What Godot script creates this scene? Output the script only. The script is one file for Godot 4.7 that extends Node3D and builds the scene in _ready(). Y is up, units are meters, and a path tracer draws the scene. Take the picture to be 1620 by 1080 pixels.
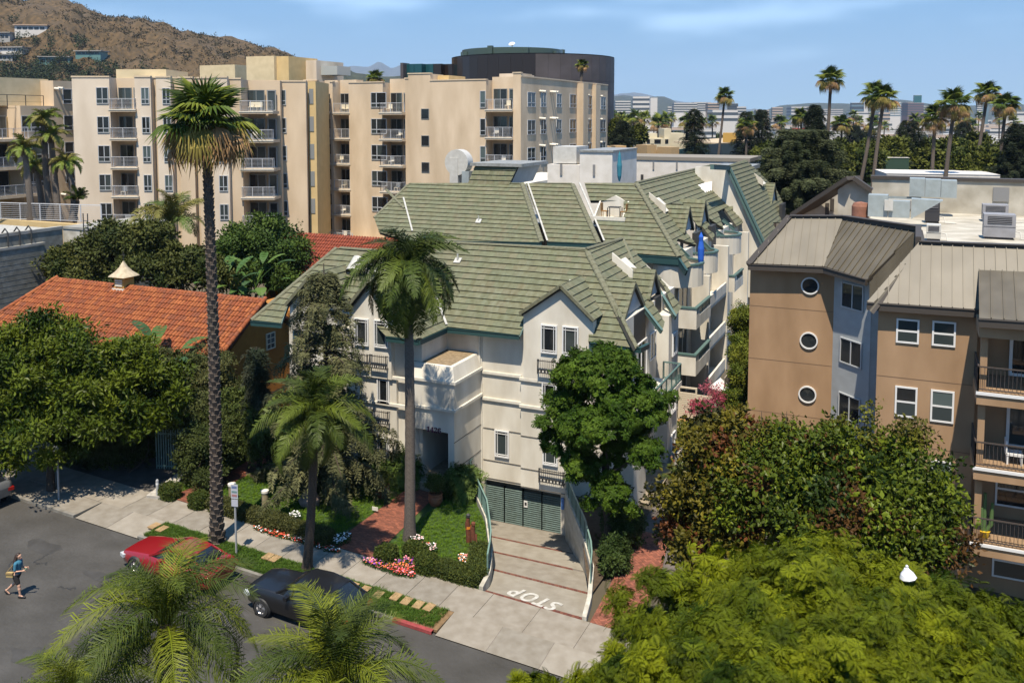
extends Node3D
# A hillside apartment street. x runs along the street, y is up, -z leads away from the street into the lots; metres.
const GOLD := 2.39996
var rng := RandomNumberGenerator.new()
var origin := {}          # node -> the point of its frame where it stands
var taken := {}
var mats := {}
var tex := {}
var shapes := {}

# ---------------------------------------------------------------- mesh builder
class Mb:
	var v := PackedVector3Array()
	var n := PackedVector3Array()
	var c := PackedColorArray()
	var col := Color.WHITE
	func put(a: Vector3, na: Vector3) -> void:
		v.append(a); n.append(na); c.append(col)
	func tri(a: Vector3, b: Vector3, d: Vector3) -> void:   # counter-clockwise seen from outside
		var m := (b - a).cross(d - a).normalized()
		put(a, m); put(d, m); put(b, m)
	func quad(a: Vector3, b: Vector3, d: Vector3, e: Vector3) -> void:
		tri(a, b, d); tri(a, d, e)
	func fan(p: Array) -> void:
		for i in range(1, p.size() - 1):
			tri(p[0], p[i], p[i + 1])
	func box(at: Vector3, size: Vector3, bs := Basis()) -> void:
		var x := bs.x * size.x / 2.0; var y := bs.y * size.y / 2.0; var z := bs.z * size.z / 2.0
		quad(at - x - y + z, at + x - y + z, at + x + y + z, at - x + y + z)
		quad(at + x - y - z, at - x - y - z, at - x + y - z, at + x + y - z)
		quad(at + x - y + z, at + x - y - z, at + x + y - z, at + x + y + z)
		quad(at - x - y - z, at - x - y + z, at - x + y + z, at - x + y - z)
		quad(at - x + y + z, at + x + y + z, at + x + y - z, at - x + y - z)
		quad(at - x - y - z, at + x - y - z, at + x - y + z, at - x - y + z)
	func span(a: Vector3, b: Vector3) -> void:              # box between two corners
		box((a + b) / 2.0, (b - a).abs())
	func bar(a: Vector3, b: Vector3, w: float, h: float, up := Vector3.UP) -> void:
		var d := b - a
		if d.length() < 1e-4: return
		var z := d.normalized(); var x := up.cross(z)
		x = x.normalized() if x.length() > 1e-3 else Vector3.RIGHT
		box((a + b) / 2.0, Vector3(w, h, d.length()), Basis(x, z.cross(x), z))
	func prism(p: PackedVector2Array, xf: Transform3D, depth: float) -> void:  # front at local z 0, body behind it
		if Geometry2D.is_polygon_clockwise(p):
			p = p.duplicate(); p.reverse()
		var t := Geometry2D.triangulate_polygon(p)
		for i in range(0, t.size(), 3):
			var q := []
			for k in 3: q.append(Vector3(p[t[i + k]].x, p[t[i + k]].y, 0))
			if (q[1] - q[0]).cross(q[2] - q[0]).z < 0: q.reverse()
			tri(xf * q[0], xf * q[1], xf * q[2])
			var b := Vector3(0, 0, -depth)
			tri(xf * (q[2] + b), xf * (q[1] + b), xf * (q[0] + b))
		for i in p.size():
			var a := p[i]; var d := p[(i + 1) % p.size()]
			quad(xf * Vector3(a.x, a.y, 0), xf * Vector3(a.x, a.y, -depth), xf * Vector3(d.x, d.y, -depth), xf * Vector3(d.x, d.y, 0))
	func wall(p: Array, depth: float, nrm: Vector3) -> void:    # planar outline of points given a thickness behind it
		if p.size() < 3: return
		var real := Vector3.ZERO
		for i in p.size(): real += (p[i] - p[0]).cross(p[(i + 1) % p.size()] - p[0])
		if real.length() > 1e-6: nrm = real.normalized() * (1.0 if real.dot(nrm) >= 0 else -1.0)
		var x := nrm.cross(Vector3.UP)
		x = Vector3.RIGHT if x.length() < 1e-3 else -x.normalized()
		var bs := Basis(x, nrm.cross(x).normalized(), nrm.normalized())
		var q := PackedVector2Array()
		for k in p: q.append(Vector2(bs.x.dot(k - p[0]), bs.y.dot(k - p[0])))
		prism(q, Transform3D(bs, p[0]), depth)
	func tube(p: Array, r: Array, sides := 8, caps := true) -> void:
		var rings := []
		var side := Vector3.ZERO
		for i in p.size():
			var d: Vector3 = (p[mini(i + 1, p.size() - 1)] - p[maxi(i - 1, 0)]).normalized()
			side = side - d * side.dot(d)
			if side.length() < 0.1: side = d.cross(Vector3.RIGHT if absf(d.x) < 0.8 else Vector3.FORWARD)
			side = side.normalized()
			var other := d.cross(side)
			var ring := []
			for k in sides:
				var a := TAU * k / sides
				ring.append(side * cos(a) + other * sin(a))
			rings.append(ring)
		for i in p.size() - 1:
			for k in sides:
				var m := (k + 1) % sides
				var a: Vector3 = rings[i][k]; var b: Vector3 = rings[i][m]; var d: Vector3 = rings[i + 1][m]; var e: Vector3 = rings[i + 1][k]
				put(p[i] + a * r[i], a); put(p[i + 1] + d * r[i + 1], d); put(p[i] + b * r[i], b)
				put(p[i] + a * r[i], a); put(p[i + 1] + e * r[i + 1], e); put(p[i + 1] + d * r[i + 1], d)
		if caps:
			var l := p.size() - 1
			for k in range(1, sides - 1):
				tri(p[l] + rings[l][0] * r[l], p[l] + rings[l][k] * r[l], p[l] + rings[l][k + 1] * r[l])
				tri(p[0] + rings[0][k + 1] * r[0], p[0] + rings[0][k] * r[0], p[0] + rings[0][0] * r[0])
	func lathe(prof: Array, sides: int, xf := Transform3D(), arc := TAU) -> void:   # prof: Vector2(radius, height), bottom to top
		for i in prof.size() - 1:
			var s: Vector2 = prof[i + 1] - prof[i]
			var m := Vector2(s.y, -s.x).normalized()
			for k in sides:
				var a := arc * k / sides; var b := arc * (k + 1) / sides
				var q := []; var w := []
				for e in [[a, prof[i]], [b, prof[i]], [b, prof[i + 1]], [a, prof[i + 1]]]:
					q.append(xf * Vector3(cos(e[0]) * e[1].x, e[1].y, -sin(e[0]) * e[1].x))
					w.append((xf.basis * Vector3(cos(e[0]) * m.x, m.y, -sin(e[0]) * m.x)).normalized())
				put(q[0], w[0]); put(q[2], w[2]); put(q[1], w[1])
				put(q[0], w[0]); put(q[3], w[3]); put(q[2], w[2])
	func mesh() -> ArrayMesh:
		var a := []
		a.resize(Mesh.ARRAY_MAX)
		a[Mesh.ARRAY_VERTEX] = v; a[Mesh.ARRAY_NORMAL] = n; a[Mesh.ARRAY_COLOR] = c
		var m := ArrayMesh.new()
		m.add_surface_from_arrays(Mesh.PRIMITIVE_TRIANGLES, a)
		return m

# ---------------------------------------------------------------- materials
func noise_tex(key: String, freq: float, lo: Color, hi: Color, octaves := 4, kind := FastNoiseLite.TYPE_SIMPLEX_SMOOTH, normal := false, size := 512) -> NoiseTexture2D:
	if tex.has(key): return tex[key]
	var f := FastNoiseLite.new()
	f.seed = hash(key) % 1000; f.frequency = freq; f.noise_type = kind
	f.fractal_octaves = octaves
	var t := NoiseTexture2D.new()
	t.width = size; t.height = size; t.seamless = true; t.noise = f; t.normalize = true
	if normal:
		t.as_normal_map = true; t.bump_strength = 6.0
	else:
		var g := Gradient.new()
		g.set_color(0, lo); g.set_color(1, hi)
		t.color_ramp = g
	tex[key] = t
	return t

func lin(r: float, g: float, b: float) -> Color:
	return Color(r, g, b)

# base colours are linear; look: which noise breaks the surface up, scale in repeats per metre
func mat(key: String, base := Color(.5, .5, .5), rough := .85, look := "", scale := .25, bump := 0.0, opts := {}) -> StandardMaterial3D:
	if mats.has(key): return mats[key]
	var m := StandardMaterial3D.new()
	m.resource_name = key
	m.albedo_color = base.linear_to_srgb()
	m.roughness = rough
	m.vertex_color_use_as_albedo = true
	if look:
		m.uv1_triplanar = true; m.uv1_world_triplanar = true
		m.uv1_scale = opts.get("stretch", Vector3.ONE) * scale
		match look:
			"stucco": m.albedo_texture = noise_tex("stucco", .012, Color(.91, .905, .89), Color(1, 1, 1), 6)
			"blotch": m.albedo_texture = noise_tex("blotch", .008, Color(.76, .75, .72), Color(1, 1, 1), 6)
			"grit": m.albedo_texture = noise_tex("grit", .05, Color(.72, .72, .72), Color(1, 1, 1), 5)
			"bark": m.albedo_texture = noise_tex("bark", .03, Color(.45, .42, .40), Color(1, 1, 1), 5)
			"moss": m.albedo_texture = noise_tex("moss", .014, Color(.80, .77, .68), Color(1, 1, 1), 6)
			"turf": m.albedo_texture = noise_tex("turf", .06, Color(.45, .55, .35), Color(1, 1, 1), 5)
			"scrub": m.albedo_texture = noise_tex("scrub", .02, Color(.50, .52, .42), Color(1, .98, .95), 6)
			"weather": m.albedo_texture = noise_tex("weather", .010, Color(.84, .82, .79), Color(1, 1, 1), 6)
			"rust": m.albedo_texture = noise_tex("rust", .02, Color(.60, .60, .62), Color(1, 1, 1), 5)
	if bump > 0.0:
		m.normal_enabled = true
		m.normal_texture = noise_tex("bumps", .06, Color.BLACK, Color.WHITE, 4, FastNoiseLite.TYPE_SIMPLEX_SMOOTH, true)
		m.normal_scale = bump
	if opts.has("metal"): m.metallic = opts.metal
	if opts.has("back"):
		m.backlight_enabled = true; m.backlight = opts.back
	if opts.has("coat"):
		m.clearcoat_enabled = true; m.clearcoat = opts.coat; m.clearcoat_roughness = .05
	if opts.has("alpha"):
		m.transparency = BaseMaterial3D.TRANSPARENCY_ALPHA
		m.albedo_color.a = opts.alpha
	if opts.has("two"): m.cull_mode = BaseMaterial3D.CULL_DISABLED
	mats[key] = m
	return m

# ---------------------------------------------------------------- things and parts
func numbered(called: String) -> String:
	var k: int = taken.get(called, 0)
	taken[called] = k + 1
	return called if k == 0 else "%s_%03d" % [called, k]

func meta(o: Node, label: String, category: String, group := "", kind := "") -> void:
	if label: o.set_meta("label", label)
	if category: o.set_meta("category", category)
	if group: o.set_meta("group", group)
	if kind: o.set_meta("kind", kind)

func thing(called: String, label: String, category: String, at: Vector3, group := "", turn := 0.0) -> Node3D:
	var o := Node3D.new()
	o.name = numbered(called)
	add_child(o, true)
	o.position = at.rotated(Vector3.UP, turn)
	o.rotation.y = turn
	origin[o] = at
	meta(o, label, category, group)
	return o

func part(p: Node3D, called: String, mb, m: Material, label := "") -> MeshInstance3D:   # shape given in the frame of the scene (or of its turned thing)
	var o := MeshInstance3D.new()
	o.name = called
	o.mesh = mb.mesh() if mb is Mb else mb
	o.material_override = m
	p.add_child(o, true)
	o.position = -(origin[p] as Vector3)
	origin[o] = Vector3.ZERO
	if label: o.set_meta("label", label)
	return o

func piece(p: Node3D, called: String, mesh: Mesh, m: Material, xf: Transform3D) -> MeshInstance3D:   # a shared shape set at a place of the thing's frame
	var o := MeshInstance3D.new()
	o.name = called
	o.mesh = mesh
	o.material_override = m
	p.add_child(o, true)
	o.transform = Transform3D(xf.basis, xf.origin - (origin.get(p, Vector3.ZERO) as Vector3))
	origin[o] = xf.origin
	return o

func solo(called: String, label: String, category: String, mb: Mb, m: Material, at: Vector3, group := "") -> MeshInstance3D:   # a thing that is one mesh
	var o := MeshInstance3D.new()
	o.name = numbered(called)
	for i in mb.v.size(): mb.v[i] -= at
	o.mesh = mb.mesh()
	o.material_override = m
	add_child(o, true)
	o.position = at
	origin[o] = at
	meta(o, label, category, group)
	return o

func struct(called: String, mb: Mb, m: Material) -> MeshInstance3D:
	var o := MeshInstance3D.new()
	o.name = numbered(called)
	o.mesh = mb.mesh()
	o.material_override = m
	add_child(o, true)
	origin[o] = Vector3.ZERO
	o.set_meta("kind", "structure")
	return o

func many(p: Node, called: String, mesh: Mesh, m: Material, xfs: Array, cols: Array, at := Vector3.ZERO) -> MultiMeshInstance3D:
	var mm := MultiMesh.new()
	mm.transform_format = MultiMesh.TRANSFORM_3D
	mm.use_colors = not cols.is_empty()
	mm.mesh = mesh
	mm.instance_count = xfs.size()
	for i in xfs.size():
		var t: Transform3D = xfs[i]
		t.origin -= at
		mm.set_instance_transform(i, t)
		if cols.size(): mm.set_instance_color(i, cols[i])
	var o := MultiMeshInstance3D.new()
	o.name = called
	o.multimesh = mm
	o.material_override = m
	p.add_child(o, true)
	o.set_meta("kind", "stuff")
	return o

func V(x: float, y: float, z: float) -> Vector3:
	return Vector3(x, y, z)

func gy(x: float) -> float:          # the street falls to the right
	return -.055 * (clampf(x, -75.0, 30.0) + 30.9)

func shade(c: Color, k: float) -> Color:
	return Color(c.r * k, c.g * k, c.b * k)

func basis_y(turn: float) -> Basis:
	return Basis(Vector3.UP, turn)

# ---------------------------------------------------------------- building kit
func facing(turn: float) -> Basis:   # local +z looks out of the wall
	return Basis(Vector3.UP, turn)

func shared(key: String, make: Callable) -> Mesh:
	if not shapes.has(key): shapes[key] = make.call().mesh()
	return shapes[key]

func frame_mesh(w: float, h: float, t: float, d: float, bars: Array) -> Mb:   # bars: [x0,y0,x1,y1] in shares of w and h
	var b := Mb.new()
	b.box(Vector3(-w / 2 + t / 2, 0, d / 2), Vector3(t, h, d)); b.box(Vector3(w / 2 - t / 2, 0, d / 2), Vector3(t, h, d))
	b.box(Vector3(0, h / 2 - t / 2, d / 2), Vector3(w - 2 * t, t, d)); b.box(Vector3(0, -h / 2 + t / 2, d / 2), Vector3(w - 2 * t, t, d))
	for k in bars:
		var x0: float = (k[0] - .5) * w; var y0: float = (k[1] - .5) * h; var x1: float = (k[2] - .5) * w; var y1: float = (k[3] - .5) * h
		var bt: float = k[4] if k.size() > 4 else t * .7
		b.box(Vector3((x0 + x1) / 2, (y0 + y1) / 2, d * .42), Vector3(maxf(absf(x1 - x0) - t * 2, bt), maxf(absf(y1 - y0) - t * 2, bt), d * .8))
	return b

var glass_kinds := []
func glass_mats() -> Array:
	if glass_kinds.is_empty():
		var tones := [Color(.012, .014, .016), Color(.02, .024, .026), Color(.035, .045, .046), Color(.07, .095, .095), Color(.015, .016, .017)]
		for i in tones.size():
			var m := mat("glass_%d" % i, tones[i], .06)
			m.metallic_specular = .55
			glass_kinds.append(m)
	return glass_kinds

# a window: frame with panes as its own pieces. style: cottage, grid, hung, slider, door, single
func window(p: Node3D, at: Vector3, w: float, h: float, turn := 0.0, style := "cream", fm: Material = null, label := "", called := "window") -> MeshInstance3D:
	var t := .06; var d := .07
	var bars := []
	var panes := [[0, 0, 1, 1]]
	match style:
		"cream":
			bars = [[.5, .28, .5, 1, .07], [0, .28, 1, .28, .07], [.5, 0, .5, .28, .05]]
			panes = [[0, .28, .5, 1], [.5, .28, 1, 1], [0, 0, .5, .28], [.5, 0, 1, .28]]
		"narrow":
			bars = [[0, .28, 1, .28, .06]]
			panes = [[0, .28, 1, 1], [0, 0, 1, .28]]
		"third":
			bars = [[.36, .28, .36, 1, .09], [0, .28, 1, .28, .09], [.36, 0, .36, .28, .08]]
			panes = [[0, .28, .36, 1], [.36, .28, 1, 1], [0, 0, .36, .28], [.36, 0, 1, .28]]
		"hung":
			t = .075; d = .05
			bars = [[0, .5, 1, .5, .08]]
			panes = [[0, .5, 1, 1], [0, 0, 1, .5]]
		"slider":
			bars = [[.5, 0, .5, 1, .06]]
			panes = [[0, 0, .5, 1], [.5, 0, 1, 1]]
		"cottage":
			t = .07; d = .09
			bars = [[.2, 0, .2, 1, .028], [.8, 0, .8, 1, .028], [0, .87, 1, .87, .028], [0, .1, 1, .1, .028]]
			panes = [[0, 0, .2, 1], [.2, 0, .8, 1], [.8, 0, 1, 1]]
		"grid":
			bars = [[.5, 0, .5, 1, .04], [0, .34, 1, .34, .04], [0, .67, 1, .67, .04]]
			panes = [[0, 0, .5, .34], [.5, 0, 1, .34], [0, .34, .5, .67], [.5, .34, 1, .67], [0, .67, .5, 1], [.5, .67, 1, 1]]
		"door":
			t = .12; d = .09
	var key := "%s %.2f %.2f" % [style, w, h]
	var o := piece(p, called, shared(key, frame_mesh.bind(w, h, t, d, bars)), fm if fm else mat("window_grey", Color(.42, .44, .45), .5), Transform3D(facing(turn), at))
	if label: o.set_meta("label", label)
	var g := glass_mats()
	var odd := rng.randf()
	for k in panes:
		var pw: float = (k[2] - k[0]) * w; var ph: float = (k[3] - k[1]) * h
		var pk := "pane %.2f %.2f" % [pw, ph]
		var m := shared(pk, func() -> Mb:
			var b := Mb.new()
			b.box(Vector3.ZERO, Vector3(pw - .03, ph - .03, .016))
			return b)
		var q := MeshInstance3D.new()
		q.name = "pane"
		q.mesh = m
		q.material_override = g[3] if odd < .16 and k[1] > .2 else g[2] if odd < .3 else g[rng.randi() % 3]
		o.add_child(q, true)
		q.position = Vector3((k[0] + k[2] - 1.0) * w / 2, (k[1] + k[3] - 1.0) * h / 2, .02)
		q.rotation = Vector3(rng.randf_range(-.008, .008), rng.randf_range(-.012, .012), 0)
	return o

func railing_mesh(pts: Array, h: float, wires: int, posts: float, t := .045, pickets := 0.0) -> Mb:
	var b := Mb.new()
	for i in pts.size() - 1:
		var a: Vector3 = pts[i]; var d: Vector3 = pts[i + 1]
		b.bar(a + Vector3.UP * h, d + Vector3.UP * h, t * 1.3, t)
		b.bar(a + Vector3.UP * .1, d + Vector3.UP * .1, t * .8, t * .8)
		for k in wires:
			var y := .1 + (h - .1) * (k + 1.0) / (wires + 1.0)
			b.bar(a + Vector3.UP * y, d + Vector3.UP * y, .02, .02)
		var l := a.distance_to(d)
		var np := maxi(1, roundi(l / posts))
		for k in np + 1:
			var q := a.lerp(d, float(k) / np)
			b.bar(q, q + Vector3.UP * h, t, t, Vector3.BACK)
		if pickets > 0.0:
			var nk := int(l / pickets)
			for k in nk:
				var q := a.lerp(d, (k + .5) / nk)
				b.bar(q + Vector3.UP * .1, q + Vector3.UP * h, .018, .018, Vector3.BACK)
	return b

# rows of roof tiles on a flat polygon: big whole ones as pieces of their own while any are left, the rest joined
var tile_parts := {}
func tiles(p: Node3D, called: String, poly: Array, w: float, expo: float, thick: float, m: Material, under: Material, tones: Array, own := 0) -> MeshInstance3D:
	var nrm := Vector3.ZERO
	for i in range(1, poly.size() - 1): nrm += (poly[i] - poly[0]).cross(poly[i + 1] - poly[0])
	nrm = nrm.normalized()
	if nrm.y < 0: nrm = -nrm
	var vd := (Vector3.UP - nrm * nrm.y).normalized()
	var ud := vd.cross(nrm)
	var o: Vector3 = poly[0]
	var flat := PackedVector2Array()
	var lo := Vector2(1e9, 1e9); var hi := -lo
	for k in poly:
		var q := Vector2(ud.dot(k - o), vd.dot(k - o))
		flat.append(q)
		lo = lo.min(q); hi = hi.max(q)
	if Geometry2D.is_polygon_clockwise(flat): flat.reverse()
	var base := Mb.new()
	base.prism(flat, Transform3D(Basis(ud, vd, nrm), o), .18)
	var deck := part(p, called, base, under)
	var b := Mb.new()
	var row := 0
	var y := lo.y
	while y < hi.y:
		var x := lo.x - w + (w * .5 if row % 2 else 0.0) + rng.randf_range(-.03, .03)
		var drift := rng.randf_range(-.02, .02)
		while x < hi.x:
			var cell := PackedVector2Array([Vector2(x + .002, y), Vector2(x + w - .002, y), Vector2(x + w - .002, minf(y + expo + .03, hi.y)), Vector2(x + .002, minf(y + expo + .03, hi.y))])
			var tone: Color = tones[rng.randi() % tones.size()]
			tone = shade(tone, rng.randf_range(.95, 1.05) + drift * .6)
			var lift := rng.randf_range(0, .007)
			for q in Geometry2D.intersect_polygons(cell, flat):
				var whole := q.size() == 4 and own > 0
				var t := b
				if whole:
					t = Mb.new()
					own -= 1
				t.col = tone
				var top := []
				var area := 0.0
				for k in q.size(): area += q[k].cross(q[(k + 1) % q.size()])
				if area < 0: q.reverse()
				for e in q:
					var hgt := .012 + lift + thick * (1.0 - clampf((e.y - y) / expo, 0, 1))
					top.append(o + ud * e.x + vd * e.y + nrm * hgt)
				t.fan(top)
				for k in q.size():
					var e := q[k]; var f := q[(k + 1) % q.size()]
					var under_e := o + ud * e.x + vd * minf(e.y + .05, y + expo) + nrm * .004
					var under_f := o + ud * f.x + vd * minf(f.y + .05, y + expo) + nrm * .004
					t.quad(top[k], under_e, under_f, top[(k + 1) % q.size()])
				if whole: part(deck, "roof_tile", t, m)
			x += w
		y += expo
		row += 1
	if b.v.size():
		var rest := part(deck, "roof_tiles", b, m)
		rest.set_meta("kind", "stuff")
	return deck

func caps(p: Node3D, a: Vector3, b: Vector3, m: Material, r := .17, step := .36) -> void:   # rounded tiles along a hip or ridge
	var l := a.distance_to(b)
	var n := maxi(1, int(l / step))
	var z := (b - a).normalized()
	var x := z.cross(Vector3.UP).normalized()
	var y := x.cross(z)
	var mesh := shared("cap %.2f %.2f" % [r, step], func() -> Mb:
		var q := Mb.new()
		for k in 5:
			var a0 := PI * k / 5.0; var a1 := PI * (k + 1) / 5.0
			var p0 := Vector3(cos(a0), sin(a0) * .75, 0); var p1 := Vector3(cos(a1), sin(a1) * .75, 0)
			q.quad(p0 * r * 1.12, p0 * r + Vector3(0, 0, step * 1.15), p1 * r + Vector3(0, 0, step * 1.15), p1 * r * 1.12)
			q.tri(p0 * r * 1.12, p1 * r * 1.12, Vector3.ZERO)
		return q)
	for k in n:
		piece(p, "ridge_cap", mesh, m, Transform3D(Basis(-x, y, z), a + z * step * k + y * .03))

func gutter(p: Node3D, pts: Array, m: Material, h := .24, w := .12, called := "gutter") -> void:
	var b := Mb.new()
	for i in pts.size() - 1:
		b.bar(pts[i] - Vector3.UP * h / 2, pts[i + 1] - Vector3.UP * h / 2, w, h)
		b.bar(pts[i] + Vector3.UP * .01, pts[i + 1] + Vector3.UP * .01, w * 1.5, .03)
	part(p, called, b, m)

func slab(p: Node3D, called: String, a: Vector3, b: Vector3, m: Material, label := "") -> MeshInstance3D:
	var q := Mb.new()
	q.span(a, b)
	return part(p, called, q, m, label)

func plate(p: Node3D, called: String, poly: Array, depth: float, nrm: Vector3, m: Material) -> MeshInstance3D:
	var q := Mb.new()
	q.wall(poly, depth, nrm)
	return part(p, called, q, m)

# ---------------------------------------------------------------- plants
func rand_basis(out := Vector3.UP, loose := 1.0) -> Basis:
	var y := (out + Vector3(rng.randfn(), rng.randfn(), rng.randfn()) * loose * .5).normalized()
	var x := y.cross(Vector3(rng.randfn(), rng.randfn(), rng.randfn())).normalized()
	return Basis(x, y, x.cross(y))

func leaf(b: Mb, at: Vector3, along: Vector3, wide: Vector3, l: float, w: float) -> void:   # a folded diamond
	var up := along.cross(wide).normalized() * w * .18
	var m := at + along * l * .45
	b.tri(at, m + wide * w * .5 + up, at + along * l)
	b.tri(at, at + along * l, m - wide * w * .5 + up)

func broadleaf_mesh(n: int, spread: float, l: float, w: float, key: String) -> Mesh:
	return shared(key, func() -> Mb:
		var b := Mb.new()
		var r := RandomNumberGenerator.new(); r.seed = hash(key)
		for k in n:
			var d := Vector3(r.randfn(), r.randfn() * .8 + .25, r.randfn()).normalized()
			var at := d * spread * sqrt(r.randf()) * .8
			var along := (d + Vector3(r.randfn(), r.randfn() - .2, r.randfn()) * .5).normalized()
			var wide := along.cross(Vector3(r.randfn(), 2.0, r.randfn())).normalized()
			b.col = shade(Color.WHITE, r.randf_range(.7, 1.1))
			leaf(b, at, along, wide, l * r.randf_range(.7, 1.2), w)
		return b)

func feather_mesh(fronds: int, l: float, pairs: int, lw: float, key: String, flat := .6) -> Mesh:   # sprays of paired leaflets
	return shared(key, func() -> Mb:
		var b := Mb.new()
		var r := RandomNumberGenerator.new(); r.seed = hash(key)
		for k in fronds:
			var a := TAU * k / fronds + r.randf()
			var d := Vector3(cos(a), r.randf_range(-.3, 1.3) * flat, sin(a)).normalized()
			var side := d.cross(Vector3.UP).normalized()
			var at := Vector3.ZERO
			b.col = shade(Color.WHITE, r.randf_range(.7, 1.15))
			var span := l * r.randf_range(.6, 1.15)
			for i in pairs:
				at += d * span / pairs
				d = (d + Vector3.DOWN * 1.1 / pairs).normalized()
				var ll := l * .36 * sin(PI * (i + 1.0) / (pairs + 1.2)) + .02
				for s in [-1.0, 1.0]:
					var al: Vector3 = (side * s + d * .5 + Vector3.DOWN * .15).normalized()
					leaf(b, at, al, d, ll, lw)
		return b)

func needle_mesh(n: int, l: float, w: float, key: String, droop := .5) -> Mesh:   # a flat drooping spray of needled twigs
	return shared(key, func() -> Mb:
		var b := Mb.new()
		var r := RandomNumberGenerator.new(); r.seed = hash(key)
		for k in n:
			var t := (k + .5) / n
			var at := Vector3(0, -droop * l * t * t, l * t)
			var s := -1.0 if k % 2 else 1.0
			var al := Vector3(s * r.randf_range(.5, 1.0), r.randf_range(-.5, .25), r.randf_range(.3, .9)).normalized()
			b.col = shade(Color.WHITE, r.randf_range(.65, 1.15))
			leaf(b, at, al, Vector3(r.randfn() * .3, 1, r.randfn() * .3).cross(al).normalized(), l * (.5 - .25 * t), w)
		return b)

# leaf clusters spread through clumps on the shell of each blob; blobs: [centre, radii]
func foliage(blobs: Array, count: int, clumps: int, size: float, lo: Color, hi: Color, tight := .3, low := -.35, odd := Color.BLACK, ragged := 1.12) -> Array:
	var xfs := []; var cols := []
	var total := 0.0
	for k in blobs: total += k[1].x * k[1].y + k[1].x * k[1].z
	for k in blobs:
		var c: Vector3 = k[0]; var r: Vector3 = k[1]
		var share: float = (r.x * r.y + r.x * r.z) / total
		var nc := maxi(3, int(clumps * share))
		var per := maxi(1, int(count * share / nc))
		for i in nc:
			var d := Vector3(rng.randfn(), rng.randfn(), rng.randfn()).normalized()
			if d.y < low: d.y = -d.y
			var cc := c + d * r * rng.randf_range(.55, ragged)
			var cr := (r.x + r.y + r.z) / 3.0 * tight * rng.randf_range(.6, 1.3)
			var tone := lo.lerp(hi, clampf(rng.randfn(.5, .3), 0, 1))
			if odd != Color.BLACK and rng.randf() < .15: tone = odd
			for j in per:
				var e := Vector3(rng.randfn(), rng.randfn() * .7, rng.randfn()) * .55
				var b := rand_basis((d + e.normalized() * .7 + Vector3.UP * .5).normalized(), .8)
				xfs.append(Transform3D(b.scaled(Vector3.ONE * size * rng.randf_range(.7, 1.3)), cc + e * cr))
				cols.append(shade(tone, rng.randf_range(.75, 1.2)))
	return [xfs, cols]

func leafy(key: String, back := .35, rough := .55) -> StandardMaterial3D:
	var m := mat("leaf_" + key, Color(1, 1, 1), rough, "", 1.0, 0.0, {"back": Color(back, back * 1.1, back * .2), "two": 1})
	m.metallic_specular = .22
	return m

func limb(b: Mb, a: Vector3, d: Vector3, r0: float, r1: float, bend := .12) -> void:
	var pts := []; var rs := []
	var side := Vector3(rng.randfn(), rng.randfn() * .4, rng.randfn()) * a.distance_to(d) * bend
	for k in 6:
		var t := k / 5.0
		pts.append(a.lerp(d, t) + side * sin(PI * t) + Vector3.DOWN * sin(PI * t) * a.distance_to(d) * .04)
		rs.append(lerpf(r0, r1, t))
	b.tube(pts, rs, 7)

func tree(called: String, label: String, base: Vector3, trunk_top: Vector3, r: float, blobs: Array, leaf_shape, lm: Material, count: int, clumps: int, size: float, lo: Color, hi: Color, opts := {}) -> Node3D:
	var o := thing(called, label, opts.get("category", "tree"), base, opts.get("group", ""))
	var b := Mb.new()
	limb(b, base - Vector3.UP * .2, trunk_top, r, r * .7, .05)
	for k in blobs:
		var c: Vector3 = k[0]
		limb(b, trunk_top - Vector3.UP * rng.randf() * .3, c, r * .5, r * .12)
		for i in 3:
			var d := Vector3(rng.randfn(), absf(rng.randfn()) * .6, rng.randfn()).normalized()
			limb(b, c.lerp(trunk_top, rng.randf() * .4), c + d * k[1] * .85, r * .2, r * .05)
	part(o, "trunk", b, mat("bark_" + opts.get("bark", "brown"), opts.get("bark_color", Color(.10, .075, .055)), .95, "bark", .8, .6))
	var f := foliage(blobs, count, clumps, size, lo, hi, opts.get("tight", .3), opts.get("low", -.35), opts.get("odd", Color.BLACK), opts.get("ragged", 1.12))
	var kinds: Array = leaf_shape if leaf_shape is Array else [leaf_shape]
	for k in kinds.size():
		var xs := []; var cs := []
		for i in range(k, f[0].size(), kinds.size()):
			xs.append(f[0][i]); cs.append(f[1][i])
		many(o, "crown", kinds[k], lm, xs, cs, base)
	return o

func bush(called: String, label: String, base: Vector3, blobs: Array, leaf_shape: Mesh, lm: Material, count: int, clumps: int, size: float, lo: Color, hi: Color, opts := {}) -> Node3D:
	var o := thing(called, label, opts.get("category", "bush"), base, opts.get("group", ""))
	var b := Mb.new()
	for k in blobs:
		for i in 3:
			limb(b, base + Vector3(rng.randfn(), 0, rng.randfn()) * .1, k[0] + Vector3(rng.randfn(), rng.randfn(), rng.randfn()) * k[1] * .4, .03, .01)
	part(o, "stems", b, mat("bark_brown", Color(.10, .075, .055), .95, "bark", .8, .6))
	var f := foliage(blobs, count, clumps, size, lo, hi, opts.get("tight", .4), opts.get("low", -.6))
	many(o, "foliage", leaf_shape, lm, f[0], f[1], base)
	return o

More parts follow.
